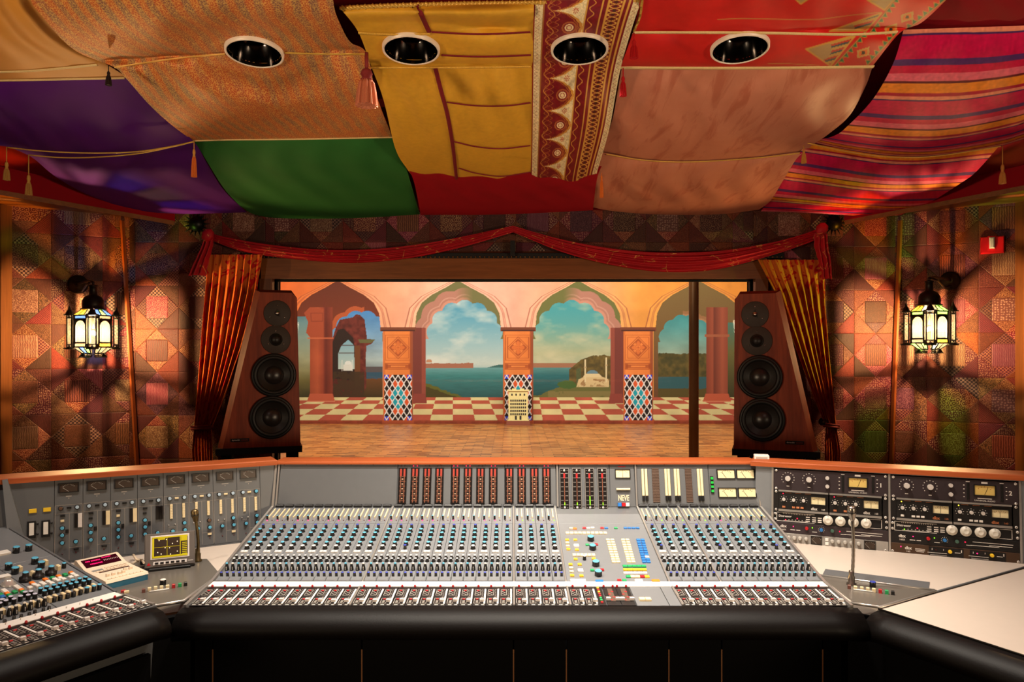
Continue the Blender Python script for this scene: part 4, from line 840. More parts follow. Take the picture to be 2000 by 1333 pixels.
# ================================================================== stained-glass wall lanterns
m_iron = plain('lantern_iron', (38, 32, 24), .45, .7, .5, .3, 80)
GL = {'clear': glassmat('lantern_clear', (1, .95, .86, 1), .05, .018), 'green': glassmat('lantern_green', (.25, .85, .20, 1), .05, .10), 'amber': glassmat('lantern_amber', (1, .62, .06, 1), .05, .10),
      'blue': glassmat('lantern_blue', (.06, .16, .9, 1), .05, .10), 'red': glassmat('lantern_red', (.85, .12, .08, 1), .05, .10), 'pale': glassmat('lantern_pale', (.7, .85, 1, 1), .05, .08)}
m_bulb = emit('lamp_filament', (255, 212, 150), 1.0)
def lantern(label, px, py, platepx, platepy, fr, cs, power):
    Yc = 4.84; c = P(px, py, Yc); Mx = Matrix.Translation(c) @ RZ(27 if px < 1000 else -27); e = thing('wall_lantern', label, 'lantern', Mx, 'stained-glass wall lanterns')
    R, H, pw = .138, .105, .022; sq = [Vector((R*math.sin(a), -R*math.cos(a), 0)) for a in (0, math.pi/2, math.pi, 3*math.pi/2)]; col = iter(cs*20)
    def pane(name, pts, g): MB().add(pts, [tuple(range(len(pts)))]).obj(name, GL[g], e, Mx)
    fr_ = MB()
    for k in range(4):
        a, b = sq[k], sq[(k+1) % 4]; out = a.normalized(); tan = Vector((-out.y, out.x, 0))
        # corner pier: bay of three narrow panes
        q = [a-out*.02-tan*.036, a+out*.008-tan*.022, a+out*.008+tan*.022, a-out*.02+tan*.036]
        for i in range(4): fr_.box((q[i].x, q[i].y, 0), (.007, .007, 2*H), 0)
        for i in range(3):
            m1, m2 = q[i], q[i+1]; z = Vector((0, 0, H-.022))
            pane('pier_pane', [m1-z, m2-z, m2+z, m1+z], ('clear', next(col), 'clear')[i] if i != 1 else next(col)); mid = (m1+m2)/2; ln = (m2-m1).length; ang = math.degrees(math.atan2((m2-m1).y, (m2-m1).x))
            for zz in (H-.011, -H+.011):
                fr_.box((0, 0, 0), (ln, .004, .006), 0, Matrix.Translation((mid.x, mid.y, zz+.009)) @ RZ(ang)); fr_.box((0, 0, 0), (ln, .004, .006), 0, Matrix.Translation((mid.x, mid.y, zz-.010)) @ RZ(ang))
                fr_.box((0, 0, 0), (.004, .004, .02), 0, Matrix.Translation((mid.x, mid.y, zz)) @ RZ(ang) @ RY(45)); fr_.box((0, 0, 0), (.004, .004, .02), 0, Matrix.Translation((mid.x, mid.y, zz)) @ RZ(ang) @ RY(-45))
        fr_.lathe([(.034, 0), (.024, .006), (.018, .022), (.009, .034), (.006, .05), (.001, .058)], 8, Matrix.Translation((a.x*.97, a.y*.97, H)), 0, False); fr_.lathe([(.036, -.012), (.036, 0)], 8, Matrix.Translation((a.x*.95, a.y*.95, -H)), 0, False); fr_.lathe([(.036, -.004), (.036, .004)], 8, Matrix.Translation((a.x*.95, a.y*.95, H)), 0, False)
        # wide face with arched window
        p0, p1 = a+(b-a)*.22, a+(b-a)*.78; ex = (p1-p0); w = ex.length; ex.normalize(); mid = (p0+p1)/2; Mf = Matrix((ex, Vector((0, 0, 1)), ex.cross(Vector((0, 0, 1))))).transposed().to_4x4(); Mf.translation = mid
        for zz, g in ((H-.016, next(col)), (-H+.016, next(col))):
            vs = [Mf @ Vector(v) for v in ((-w*.38, zz-.009, 0), (w*.38, zz-.009, 0), (w*.38, zz+.009, 0), (-w*.38, zz+.009, 0))]; pane('band_pane', vs, g)
        hw, z0, zs, zt = w*.36, -H+.036, .03, .068; arch = [(hw*math.cos(t)*(1 if True else 0), zs+(zt-zs)*math.sin(t)) for t in np.linspace(0, math.pi, 13)]; ap = [(-hw, z0), (hw, z0)]+arch
        pane('arched_pane', [Mf @ Vector((x, z, 0)) for x, z in ap], 'clear')
        top = H-.03; bot = z0-.006                       # iron plate around the arch
        ring = arch; oz = [(w/2, zs)]+[(w/2*(1 if t < math.pi/2 else -1) if abs(math.cos(t)) > .35 else w/2*math.cos(t)/.35, top) for t in np.linspace(0, math.pi, 13)][1:-1]+[(-w/2, zs)]
        for i in range(12): fr_.add([Mf @ Vector((x, z, .001)) for x, z in (ring[i], oz[i], oz[i+1], ring[i+1])], [(0, 1, 2, 3)])
        for s in (-1, 1): fr_.add([Mf @ Vector((x*s, z, .001)) for x, z in ((hw, bot), (w/2, bot), (w/2, zs), (hw, zs))], [(0, 1, 2, 3)])
        for zz, h in ((H-.003, .008), (H-.028, .008), (-H+.003, .008), (bot+.001, .010)): fr_.box((0, zz, 0), (w*1.05, h, .006), 0, Mf)
        for s in (-1, 1): fr_.box((s*w*.44, 0, 0), (w*.12, 2*H, .005), 0, Mf)
        # sloping roof and floor panes
        ra, rb = a*.92, b*.92
        for i, (t0, t1) in enumerate(((.14, .38), (.38, .62), (.62, .86))):
            A, B_ = ra+(rb-ra)*t0, ra+(rb-ra)*t1
            for s, k1, g in ((1, .60, next(col)), (-1, .58, next(col))):
                vs = [Vector((A.x, A.y, s*H)), Vector((B_.x, B_.y, s*H)), Vector((B_.x*k1, B_.y*k1, s*(H+.036))), Vector((A.x*k1, A.y*k1, s*(H+.036)))]; pane('roof_pane' if s > 0 else 'floor_pane', vs, g)
                for u_, v_ in ((0, 3), (1, 2)): fr_.cyl(vs[u_], vs[v_], .0035, 5)
                fr_.cyl(vs[3], vs[2], .0035, 5)
                if s < 0:
                    fl = [vs[3], vs[2], vs[2]*1.0+Vector((vs[2].x*.25, vs[2].y*.25, -.026)), vs[3]+Vector((vs[3].x*.25, vs[3].y*.25, -.026))]; pane('skirt_pane', fl, 'clear'); fr_.cyl(fl[3], fl[2], .003, 5); fr_.cyl(fl[0], fl[3], .003, 5)
    fr_.obj('frame', m_iron, e, Mx)
    z = H+.036; MB().lathe([(.075, 0), (.078, .006), (.064, .012), (.066, .03), (.064, .06), (.05, .084), (.028, .096), (.024, .10), (.024, .15), (.027, .152), (.027, .160), (.012, .166)], 24, T3(0, 0, z), 0).obj('dome', m_iron, e, Mx)
    MB().lathe([(.001, -.012), (.006, -.009), (.008, 0), (.006, .009), (.001, .012)], 14, T3(0, 0, -.008), 0).obj('bulb', m_bulb, e, Mx)
    MB().cyl((0, 0, .02), (0, 0, H+.03), .008, 8).obj('lamp_holder', m_iron, e, Mx)
    h = fr.hit(platepx, platepy); Wp = fr.at(h[0], h[1], .006); MB().lathe([(.062, 0), (.064, .008), (.05, .014), (.046, .022), (.03, .026), (.026, .04), (.012, .05)], 28, None, 0).obj('wall_plate', m_iron, e, Wp)
    a = Wp @ Vector((0, 0, .04)); b = c+Vector((0, 0, z+.168)); pts = [a, a+(b-a)*.4+Vector((0, 0, .012)), a+(b-a)*.8+Vector((0, 0, .02)), b+Vector((0, 0, .012)), b]; q = [Vector(v) for v in pts]
    MB().tube(q, .008, 8).tube([a+Vector((0, 0, -.04)), a+(b-a)*.3+Vector((0, 0, -.05)), a+(b-a)*.62, a+(b-a)*.9+Vector((0, 0, .015))], .006, 8).obj('bracket_arm', m_iron, e)
    return c
L1c = lantern('lit stained-glass lantern with blue and amber panes on the left wall', 182, 648, 153, 556, FRL, ['blue', 'clear', 'amber', 'clear', 'amber', 'blue', 'clear', 'green', 'clear'], 60)
L2c = lantern('lit stained-glass lantern with green and yellow panes on the right wall', 1815, 640, 1855, 549, FRR, ['green', 'clear', 'amber', 'green', 'amber', 'clear', 'pale', 'green', 'clear'], 60)
bpy.data.materials['lamp_filament'].node_tree.nodes['Principled BSDF'].inputs['Emission Strength'].default_value = 22000

# ================================================================== loudspeakers
m_ven = wood('rosewood_veneer', (96, 34, 16), (148, 62, 32), 1, 5, .36); m_vend = wood('rosewood_edge', (92, 30, 14), (124, 48, 24), 1, 5, .6, .05)
m_cone = plain('black_cone', (26, 22, 20), .45, 0, .4, .1); m_rub = plain('rubber_surround', (18, 16, 15), .5, 0, .4); m_plate = plain('grey_plate', (56, 46, 40), .6, 0, .3); m_cap = plain('dust_cap', (34, 28, 26), .35, 0, .5); m_steel = plain('bright_steel', (190, 180, 170), .25, 1)
m_led_o = emit('amber_led', (255, 120, 20), 3)
def lathe_obj(name, prof, m, parent, Wm, n=40, **k): return MB().lathe(prof, n, None, 0, **k).obj(name, m, parent, Wm)
def speaker(label, front, sgn, drv, plate, led):
    """front: [slant top, upright top, upright bottom, slant bottom]; cabinet turned in towards the listener"""
    SY = 4.5; u0 = P(front[2][0], 871, SY); th = math.radians(19*sgn); fr = Frame((u0.x, SY, 0), (math.cos(th), math.sin(th), 0), (0, 0, 1))
    L = [fr.hit(*q) for q in front]; e = thing('loudspeaker', label, 'loudspeaker', fr.at((L[2][0]+L[3][0])/2, L[3][1], -.2), 'main monitors')
    ft, ut, ub, fb = [Vector((a, b, 0)) for a, b in L]; zb0 = min(ub.y, fb.y); ub.y = fb.y = zb0; ut.y = ft.y; s = Vector((-sgn, 0, 0)); k = ft.y-.03
    f0 = [ft, ut+s*.03, Vector((ut.x, k, 0)), ub, fb]; b1 = [p+Vector((0, 0, -.06)) for p in f0]; b1[0] = b1[0]+s*.03+Vector((0, .02, 0)); b1[1] = b1[1]+Vector((0, .02, 0)); b1[4] = b1[4]+s*.03; b2 = [p+Vector((0, 0, -.34)) for p in b1]; vs = f0+b1+b2
    fs = [(0, 1, 2, 3, 4)]+[(i, (i+1) % 5, 5+(i+1) % 5, 5+i) for i in range(5)]+[(5+i, 5+(i+1) % 5, 10+(i+1) % 5, 10+i) for i in range(5)]+[(14, 13, 12, 11, 10)]
    if sgn > 0: fs = [q[::-1] for q in fs]
    mb = MB(); mb.add(vs, fs[:1], 0); mb.add(vs, fs[1:], 1); mb.obj('cabinet', [m_ven, m_vend], e, fr.M)
    for k, (x, y, rp) in enumerate(drv):
        h = fr.hit(x, y); r = rp/F*SY*1.02; Wm = fr.at(h[0], h[1], 0); kind = ('tweeter', 'midrange', 'woofer', 'woofer')[k]
        if k < 2:
            o = lathe_obj(kind+'_plate', [(r, -.004), (r, .004), (r-.003, .006), (.001, .006)], m_plate, e, Wm); d = r*(.16 if k == 0 else .36)
            lathe_obj('dome', [(d*1.25, .005), (d*1.2, .010), (d, .010), (d*.9, .010+d*.25), (d*.5, .010+d*.55), (.001, .010+d*.65)], m_cone if k else m_steel, o, Wm, 24)
            sm = MB().lathe([(.0035, 0), (.0035, .002), (.001, .002)], 8).mesh('screw', m_steel)
            for a in range(3): t = math.radians(90+120*a); inst(sm, 'screw', o, Wm @ T3(r*.6*math.cos(t), r*.6*math.sin(t), .006))
            if k == 0: MB().box((0, .012, .012), (.004, .03, .003)).box((.012, -.008, .012), (.004, .026, .003)).obj('phase_plug', m_rub, o, Wm)
        else:
            o = lathe_obj('woofer_frame', [(r, -.004), (r, .014), (r*.96, .022), (r*.9, .022)], m_rub, e, Wm, 48, cap1=False)
            lathe_obj('surround', [(r*.91, .020), (r*.86, .030), (r*.80, .032), (r*.74, .026), (r*.70, .020)], m_rub, o, Wm, 48, cap0=False, cap1=False)
            lathe_obj('cone', [(r*.71, .022), (r*.6, .014), (r*.42, .003), (r*.40, .002)], m_cone, o, Wm, 48, cap0=False, cap1=False)
            lathe_obj('dust_cap', [(r*.43, .003), (r*.40, .011), (r*.30, .022), (r*.15, .029), (.001, .031)], m_cap, o, Wm, 36, cap0=False)
    h = fr.hit(*plate); Wm = fr.at(h[0], h[1], .0); pl_ = MB().box((0, 0, .002), (.104, .019, .004)).obj('name_plate', m_black, e, Wm); MB().text(text_mesh('dynaudio', .017), T3(-.022, 0, .0045) @ SCL(.72)).obj('lettering', plain('plate_white', (224, 214, 200), .5), pl_, Wm); MB().text(text_mesh('acoustics', .017), T3(.027, 0, .0045) @ SCL(.62)).obj('lettering', plain('plate_red', (170, 40, 30), .5), pl_, Wm)
    h = fr.hit(*led); MB().lathe([(.004, 0), (.003, .004), (.001, .005)], 8).obj('indicator_led', m_led_o, e, fr.at(h[0], h[1], 0))
    x0, x1 = sorted((fb.x+s.x*.03, ub.x)); zt = zb0; st = thing('speaker_stand', 'black speaker stand behind the console under the %s loudspeaker' % ('left' if sgn > 0 else 'right'), 'stand', fr.at((x0+x1)/2, 0, -.2), 'speaker stands')
    def sbox(name, lo, hi): MB().box([(p+q)/2 for p, q in zip(lo, hi)], [q-p for p, q in zip(lo, hi)]).obj(name, m_black, st, fr.M)
    sbox('top_plate', (x0-.01, zt-.04, -.42), (x1+.01, zt-.001, .0)); sbox('base_plate', (x0, 0, -.41), (x1, .03, -.01))
    for x in (x0+.02, x1-.07):
        for y in (-.08, -.40): sbox('leg', (x, .03, y), (x+.06, zt-.04, y+.05))
    return e
speaker('tall rosewood loudspeaker left of the window', [(508, 571), (580, 571), (587, 871), (435, 871)], 1, [(541.5, 612.4, 24.7), (538.7, 663.7, 27), (535, 733, 41), (531.5, 815.5, 41)], (468.5, 860), (535.5, 636.5))
speaker('tall rosewood loudspeaker right of the window', [(1515, 573), (1435, 573), (1433, 877), (1588, 877)], -1, [(1474.5, 614.6, 25), (1478.4, 666, 28), (1483.6, 736.7, 41.5), (1488.4, 820, 41.5)], (1552, 865), (1476, 639))

# ================================================================== things seen through the window
p = P(1355, 690, 6.3); npole = plain('painted_steel', (140, 106, 80), .35, .1); o = thing('steel_column', 'dark steel column standing behind the window glass', 'column', Matrix.Translation((p.x, p.y, 0)))
MB().lathe([(.041, 0), (.041, 5.2)], 28, None, 0).obj('shaft', npole, o, WM[o.name]); MB().box((0, 0, .01), (.2, .2, .02), 0, None, .004).obj('base_plate', npole, o, WM[o.name])
m_bld = plain('cream_model', (204, 188, 124), .7); m_bw = plain('model_window', (40, 36, 28), .5); bx = P(1012, 690, 17.1).x; s = 17.1/F; zb_ = max(0.0, P(0, 822, 17.1).z)
plz = zb_; e = thing('model_building', 'small cream model building standing against the middle painted pillar', 'model', Matrix.Translation((bx, 17.1, 0))); We = WM[e.name] @ T3(0, 0, zb_); MB().box((0, 0, -zb_/2+.001), (46*s, .2, zb_+.002)).obj('plinth', plain('plinth_brown', (120, 60, 36), .7), e, We)
MB().box((0, 0, 29*s), (38*s, .12, 58*s)).obj('block', m_bld, e, We); MB().box((0, -.01, 59*s), (44*s, .16, 2.5*s)).box((0, -.005, 1*s), (42*s, .15, 2*s)).box((-8*s, 0, 61*s), (8*s, .1, 3*s)).box((8*s, 0, 61*s), (8*s, .1, 3*s)).obj('cornice', m_bld, e, We)
_w = MB().box((0, 0, 0), (2.6*s, .012, 3.6*s)).mesh('window', m_bw)
for r in range(6):
    for k in range(8 if r < 5 else 4): inst(_w, 'window', e, We @ T3((k-3.5)*4.0*s if r < 5 else (k-1.5)*8*s, -.062, (13+r*6.6)*s if r < 5 else 51*s))
for k in (-1, 1): MB().box((k*4.5*s, -.062, 6*s), (3.6*s, .014, 8*s)).obj('door', m_bw, e, We)

# ================================================================== main mixing console
m_grey = plain('console_grey', (116, 118, 120), .38, .1, .5, .04, 40); m_greyd = plain('console_dark_grey', (94, 95, 96), .42, .1, .5, .05, 30); m_alu = plain('aluminium_trim', (186, 180, 172), .3, .7, .5, .05); m_leather = plain('black_leather', (9, 6, 5), .5, 0, .14, .3, 60, .15, 160, .002)
m_kblk = plain('knob_black', (20, 18, 17), .35, 0, .5, .1); m_blue = plain('cap_sky_blue', (86, 168, 200), .4); m_navy = plain('cap_navy', (50, 66, 170), .4); m_white = plain('cap_white', (226, 220, 210), .4); m_cream = plain('button_cream', (226, 206, 162), .4); m_red = plain('button_red', (176, 24, 30), .35)
m_strip = plain('label_strip', (232, 226, 216), .5, 0, .4, .02); m_fbl = plain('fader_plate', (26, 22, 21), .45, .1, .5); m_ink = plain('panel_print', (170, 164, 154), .6); m_mirror = plain('chrome', (214, 208, 200), .2, .55)
m_silver = plain('fader_cap_silver', (220, 212, 206), .35, .15); m_green = bpy.data.materials['green_cotton']; m_bgreen = plain('button_green', (30, 150, 84), .4); m_yel = plain('button_yellow', (232, 190, 40), .4); m_bblue = plain('button_blue', (36, 110, 184), .4); m_orange = plain('button_orange', (238, 124, 36), .4)
L_red = emit('red_led', (255, 20, 60), 2.5); L_green = emit('green_led', (120, 220, 30), 2.0); L_yel = emit('yellow_led', (255, 220, 60), 2.5); L_mag = emit('magenta_led', (255, 30, 110), 2.5)
m_meterb = plain('meter_black', (20, 15, 13), .3, 0, .5); m_meterr = plain('meter_red_scale', (150, 44, 26), .5); m_meterbr = plain('meter_brown_bar', (116, 66, 42), .5); m_vuf = plain('vu_ivory', (222, 206, 160), .5); m_needle = plain('needle', (30, 20, 16), .5)
m_grille = plain('brown_grille', (84, 62, 48), .6)
mc = thing('mixing_console', 'large grey mixing console with rows of knobs and faders facing the window', 'mixing console', T3(.015, 2.75, 0))
XL, XR = -1.082, 1.124
PR = [(2.45, .826), (2.615, .836), (2.664, .8385), (3.165, .933), (3.348, .967), (3.40, 1.156)]      # (depth, height) profile of the desk top
def pframe(i, j): a, b = PR[i], PR[j]; return Frame((0, a[0], a[1]), (1, 0, 0), (0, b[0]-a[0], b[1]-a[1])), math.hypot(b[0]-a[0], b[1]-a[1])
FF, LF = pframe(0, 1); FS, LS = pframe(1, 2); FE, LE_ = pframe(2, 3); FU, LU = pframe(3, 4); FB, LB = pframe(4, 5)
def prof_body(name, x0, x1, prof, m, parent, Wm=None):
    n = len(prof); vs = [(x0, y, z) for y, z in prof]+[(x1, y, z) for y, z in prof]
    return MB().add(vs, [tuple(range(n)), tuple(range(n, 2*n))[::-1]]+[(i, n+i, n+(i+1) % n, (i+1) % n) for i in range(n)]).obj(name, m, parent, Wm)
D = .006
prof_body('carcass', XL, XR, [(2.50, .55), (2.47, PR[0][1]-D)]+[(y, z-D) for y, z in PR[1:5]]+[(3.41, 1.15), (3.52, 1.15), (3.52, .55)], m_greyd, mc)
prof_body('wood_rail', XL-.002, XR+.002, [(3.385, 1.152), (3.385, 1.160), (3.39, 1.164), (3.53, 1.164), (3.53, 1.13), (3.50, 1.13), (3.50, 1.152)], m_rail, mc)
for x, w in ((XL+.003, .010), (XR-.003, .010)): prof_body('end_trim', x-w/2, x+w/2, [(y, z-.02) for y, z in PR[:5]]+[(PR[5][0], PR[5][1]-.004)]+[(y-.002, z+.003) for y, z in PR[::-1]], m_alu, mc)
def plate(fr, x0, x1, y0, y1, m, parent, name='panel', h=.004, bev=.001, z=0): return MB().box(((x0+x1)/2, (y0+y1)/2, z-h/2+.0), (x1-x0, y1-y0, h), 0, None, bev).obj(name, m, parent, fr.M)
# ---- meshes shared by alike controls
def knob_mesh(r, h, skirt=1.15, cap=None, taper=.9, n=14):
    return MB().lathe([(r*skirt, 0), (r*skirt, h*.22), (r, h*.3), (r*taper, h*.94), (r*taper*.92, h)] if cap is None else [(r*skirt, 0), (r*skirt, h*.22), (r, h*.3), (r*taper, h*.93), (r*taper*.93, h*.97, 1), (r*taper*.8, h, 1)], n).box((0, r*taper*.95, h*.62), (r*.16, r*.25, h*.66), 2).mesh('knob', [m_kblk, cap or m_kblk, m_white])
K_navy = knob_mesh(.0062, .017, 1.1, m_navy); K_blue = knob_mesh(.0084, .015, 1.2, m_blue); K_whit = knob_mesh(.0084, .015, 1.2, m_white); K_send = knob_mesh(.0055, .014, 1.5, m_white); K_low = knob_mesh(.0052, .020, 1.0, m_navy); K_lowb = knob_mesh(.0052, .020, 1.0, m_blue)
K_top = knob_mesh(.0042, .020, 1.0, m_blue, 1.0)
def lever(cap): return MB().lathe([(.0078, 0), (.0078, .004), (.0068, .012), (.0042, .026), (.0040, .0285, 1), (.003, .030, 1)], 12).box((0, -.0062, .010), (.0016, .004, .012), 2).mesh('lever', [m_kblk, cap, m_white])
K_lev1, K_lev2 = lever(m_blue), lever(m_white)
Bt_w = MB().box((-.0066, 0, .003), (.0122, .012, .006), 0, None, .0012).box((.0066, 0, .003), (.0122, .012, .006), 0, None, .0012).mesh('push_button', m_white)
Bt_c = MB().box((-.008, 0, .003), (.008, .006, .006), 0, None, .001).box((.008, 0, .003), (.008, .006, .006), 0, None, .001).mesh('push_button', m_cream)
Rod = MB()
for _i in range(4): Rod.box((0, .008+_i*.0215, .003), (.0055, .0195, .006), 0, None, .001)
Rod.box((0, -.0085, .004), (.005, .006, .008), 0, None, .001); Rod = Rod.mesh('button_row', m_cream)
Led = lambda m: MB().lathe([(.0024, 0), (.0024, .002), (.0012, .0034), (.0002, .0038)], 8).mesh('led', m)
Led_m, Led_g, Led_r, Led_d, Led_y = Led(L_mag), Led(L_green), Led(L_red), Led(plain('led_off', (90, 16, 18), .3)), Led(L_yel)
Tog = MB().lathe([(.003, 0), (.003, .003), (.0014, .004), (.0018, .010), (.001, .011)], 8).mesh('toggle', m_mirror)
STRIP = MB().box((0, LE_/2, -.002), (.0432, LE_-.004, .004), 0, None, .0008).box((0, .016, .003), (.042, .028, .007), 0, None, .003).mesh('channel_strip', [m_grey])
STRIPU = MB().box((0, LU/2, -.002), (.0432, LU-.002, .004), 0, None, .0008).box((0, LU-.006, .006), (.036, .014, .016), 1, None, .004).mesh('channel_head', [m_grey, m_kblk])
FPL = MB().box((0, LF/2, -.002), (.0432, LF-.003, .004), 0, None, .0008)
for x, y, w, h in ((-.0085, .112, .019, .050), (-.0085, .040, .019, .044)):
    for dx, dy, a, b in ((0, h/2, w, .0012), (0, -h/2, w, .0012), (w/2, 0, .0012, h), (-w/2, 0, .0012, h)): FPL.box((x+dx, y+dy, .0004), (a, b, .0008), 1)
for i in range(9): FPL.box((.0075, .030+i*.0135, .0004), (.006 if i % 2 else .0035, .0022, .0008), 1)
for i in range(5): FPL.box((-.0085+(-.004 if i % 2 else .003), .096+i*.008, .0004), (.006, .0028, .0008), 1)
for i in range(3): FPL.box((-.0085, .026+i*.008, .0004), (.008, .0028, .0008), 1)
FPL.box((-.008, .006, .0004), (.012, .003, .0008), 2).box((.012, .006, .0004), (.010, .003, .0008), 2)
FPL = FPL.mesh('fader_plate', [m_fbl, m_ink, m_white])
SLOT = MB().box((0, 0, .0008), (.0056, .128, .0016), 0).mesh('fader_scale', m_strip)
FCAP = MB().box((0, 0, .007), (.0150, .0135, .010), 0, None, .002).box((0, 0, .0125), (.0144, .0018, .0012), 1).box((0, 0, .001), (.005, .005, .003), 0).mesh('fader_cap', [m_silver, m_fbl])
RBT = MB().lathe([(.0042, 0), (.0042, .004), (.0034, .008), (.0015, .0095), (.0002, .0098)], 10).mesh('red_button', m_red); RLD = MB().box((0, 0, .0015), (.0085, .0042, .003), 0, None, .0008).mesh('red_lamp', plain('lamp_red', (214, 36, 40), .35))
chan = [514+20.45*i for i in range(12)]+[762.4+20.77*i for i in range(12)]+[1015.6+21.07*i for i in range(4)]+[1273.7+20.83*i for i in range(4)]+[1360.4+20.77*i for i in range(8)]
rows = {k: FE.hit(1000, y, h)[1] for k, y, h in (('navy', 1024.5, .017), ('b1', 1033, .015), ('b2', 1040, .015), ('b3', 1049, .015), ('b4', 1058.5, .015), ('w', 1065.5, .015), ('pb', 1076.5, .006), ('s1', 1084.5, .014), ('s2', 1090.5, .014), ('lev', 1099.5, .030), ('low', 1118, .020), ('tog', 1129.5, .006))}
XS = [FE.hit(x, 1024.5, .017)[0] for x in chan]; rc = random.Random(3)
uy = [FU.hit(1000, 1007, .020)[1], FU.hit(1000, 1011, .003)[1], FU.hit(1000, 1017.5)[1]]
for i, x in enumerate(XS):
    s = inst(STRIP, 'channel_strip', mc, FE.at(x, 0)); B_ = lambda me, n, dx, k: inst(me, n, s, FE.at(x+dx, rows[k], 0) @ RZ(rc.uniform(-70, 70) if me in (K_blue, K_whit, K_send, K_navy, K_low) else rc.uniform(-6, 6)))
    B_(K_navy, 'gain_knob', 0, 'navy')
    for k in ('b1', 'b2', 'b3', 'b4'): B_(K_blue, 'equaliser_knob', (0, .0, .001, -.001)[int(k[1])-1], k)
    B_(K_whit if i not in (14, 28, 33, 38) else K_navy, 'filter_knob', 0, 'w'); inst(Bt_w, 'push_button', s, FE.at(x, rows['pb']))
    for d in (-.0108, .0108):
        B_(K_send, 'send_knob', d, 's1'); B_(K_send, 'send_knob', d*.95, 's2'); B_(K_lev1 if d < 0 else K_lev2, 'lever_knob', d, 'lev'); B_(K_low if i < 34 else K_lowb, 'level_knob', d, 'low')
    inst(Bt_c, 'push_button', s, FE.at(x, rows['tog']))
    u = inst(STRIPU, 'channel_head', mc, FU.at(x, 0)); 
    for d in (-.011, .009): inst(Rod, 'button_row', u, FU.at(x+d, uy[1]+.008))
    inst(K_top, 'trim_knob', u, FU.at(x-.011, uy[0])); inst(Led_m if (i < 24 and i % 3 != 2) or i == 35 else Led_d, 'led', u, FU.at(x-.009, uy[2])); inst(Tog, 'toggle', u, FU.at(x, uy[2]-.004)); inst(Led_g if i in (24, 25, 27, 29, 31, 33, 38) else Led_d, 'led', u, FU.at(x+.012, uy[2]))
fx = [FF.hit(407.4+24.6*i, 1148)[0]+.008 for i in range(12)]; fx = XS[:28]+XS[28:]
for i, x in enumerate(fx+[.222, .2665]):
    f = inst(FPL, 'fader_module', mc, FF.at(x, 0)); inst(SLOT, 'fader_scale', f, FF.at(x+.0165, .078)); inst(FCAP, 'fader_cap', f, FF.at(x+(.0085 if i < 28 else .012), .034+rc.uniform(-.003, .004)))
    inst(RBT, 'red_button', f, FF.at(x-.009, LF-.004)); inst(RLD, 'red_lamp', f, FF.at(x-.0085, .128)); inst(RLD, 'red_lamp', f, FF.at(x-.0085, .052))
MB().box(((XL+XR)/2, LS/2, .0), (XR-XL-.02, LS-.002, .004), 0, None, .0008).obj('label_strip', m_strip, mc, FS.M)
for a, b in ((11, 12), (23, 24), (31, 32)):
    x = (XS[a]+XS[b])/2
    for fr, L in ((FF, LF), (FE, LE_), (FU, LU)): MB().box((x, L/2, .001), (.006, L, .005)).obj('divider', m_alu, mc, fr.M)
# ---- centre section
CXL, CXR = XS[27]+.024, XS[28]-.024
plate(FE, CXL+.004, CXR-.004, .002, LE_-.002, m_grey, mc, 'centre_panel'); plate(FU, CXL+.004, CXR-.004, 0, LU*.55, m_grey, mc, 'centre_ledge')
for x in (CXL, CXR):
    for fr, L in ((FF, LF), (FE, LE_), (FU, LU)): MB().box((x, L/2, .001), (.006, L, .006)).obj('divider', m_alu, mc, fr.M)
def z5(x, y): return 1060+x*.2551, 880+y*.2551
_bm = {}
def bkey(w, h, m, d=.006):
    k = (round(w, 4), round(h, 4), m.name, d)
    if k not in _bm: _bm[k] = MB().box((0, 0, d/2-.0005), (w, h, d), 0, None, .0012).mesh('push_button', m)
    return _bm[k]
def cbut(x, y, w, m, h=None, d=.006, name='push_button', fr=None, par=None, conv=z5):
    fr = fr or FE; p = fr.hit(*conv(x, y), d); inst(bkey(w, h or w*.9, m, d), name, par or mc, fr.at(*p)); return p
BW = .0145
for x, y, m in ((217, 592, m_cream), (247, 594, m_orange), (318, 590, m_red), (350, 591, m_white), (382, 588, m_white), (455, 590, m_red), (487, 590, m_bblue), (560, 590, m_bgreen), (634, 590, m_bblue), (665, 590, m_bblue), (696, 590, m_bblue), (727, 590, m_bblue)): cbut(x, y, BW, m, .011)
for i in range(10): cbut(190+32*i, 628, .0145, m_cream, .018)
for x, y, m in ((187, 680, m_yel), (250, 680, m_yel), (189, 703, m_cream), (192, 728, m_cream), (197, 752, m_yel), (262, 756, m_yel), (252, 828, m_yel), (390, 824, m_yel), (213, 868, m_yel), (283, 868, m_yel), (218, 895, m_cream), (221, 922, m_cream), (225, 952, m_yel), (297, 955, m_yel), (342, 718, m_bgreen), (410, 716, m_red), (380, 912, m_bgreen), (455, 910, m_red), (587, 990, m_red), (625, 990, m_bgreen)): cbut(x, y, .0145, m, .012)
for x, y in ((258, 724), (290, 914)): cbut(x, y, .020, m_white, .022)
for i in range(6): cbut(243+29*i, 796, .013, m_cream, .020)
for i in range(3): cbut(230+40*i, 990, .018, m_white, .014)
cbut(434, 996, .028, m_bblue, .013); cbut(736, 992, .028, m_white, .015); cbut(866, 994, .028, m_orange, .016)
for k, m in enumerate((m_bgreen, m_yel, m_white)):
    for i in range(5): cbut(630+k*4+36*i-(0), 882+k*26, .0165, m, .014)
for i, m in enumerate((m_bgreen, m_cream, m_cream, m_red, m_yel)): cbut(655+36*i, 961, .0165, m, .014)
for cx, m, st in ((500, m_cream, 1), (616, m_cream, 1), (732, m_bblue, 1)):
    for r in range(10):
        for c in range(2): cbut(cx+c*33+r*5.0, 681+r*18.6, .0148, m if not (m is m_bblue and r == 7 and c == 1) else m_white, .014)
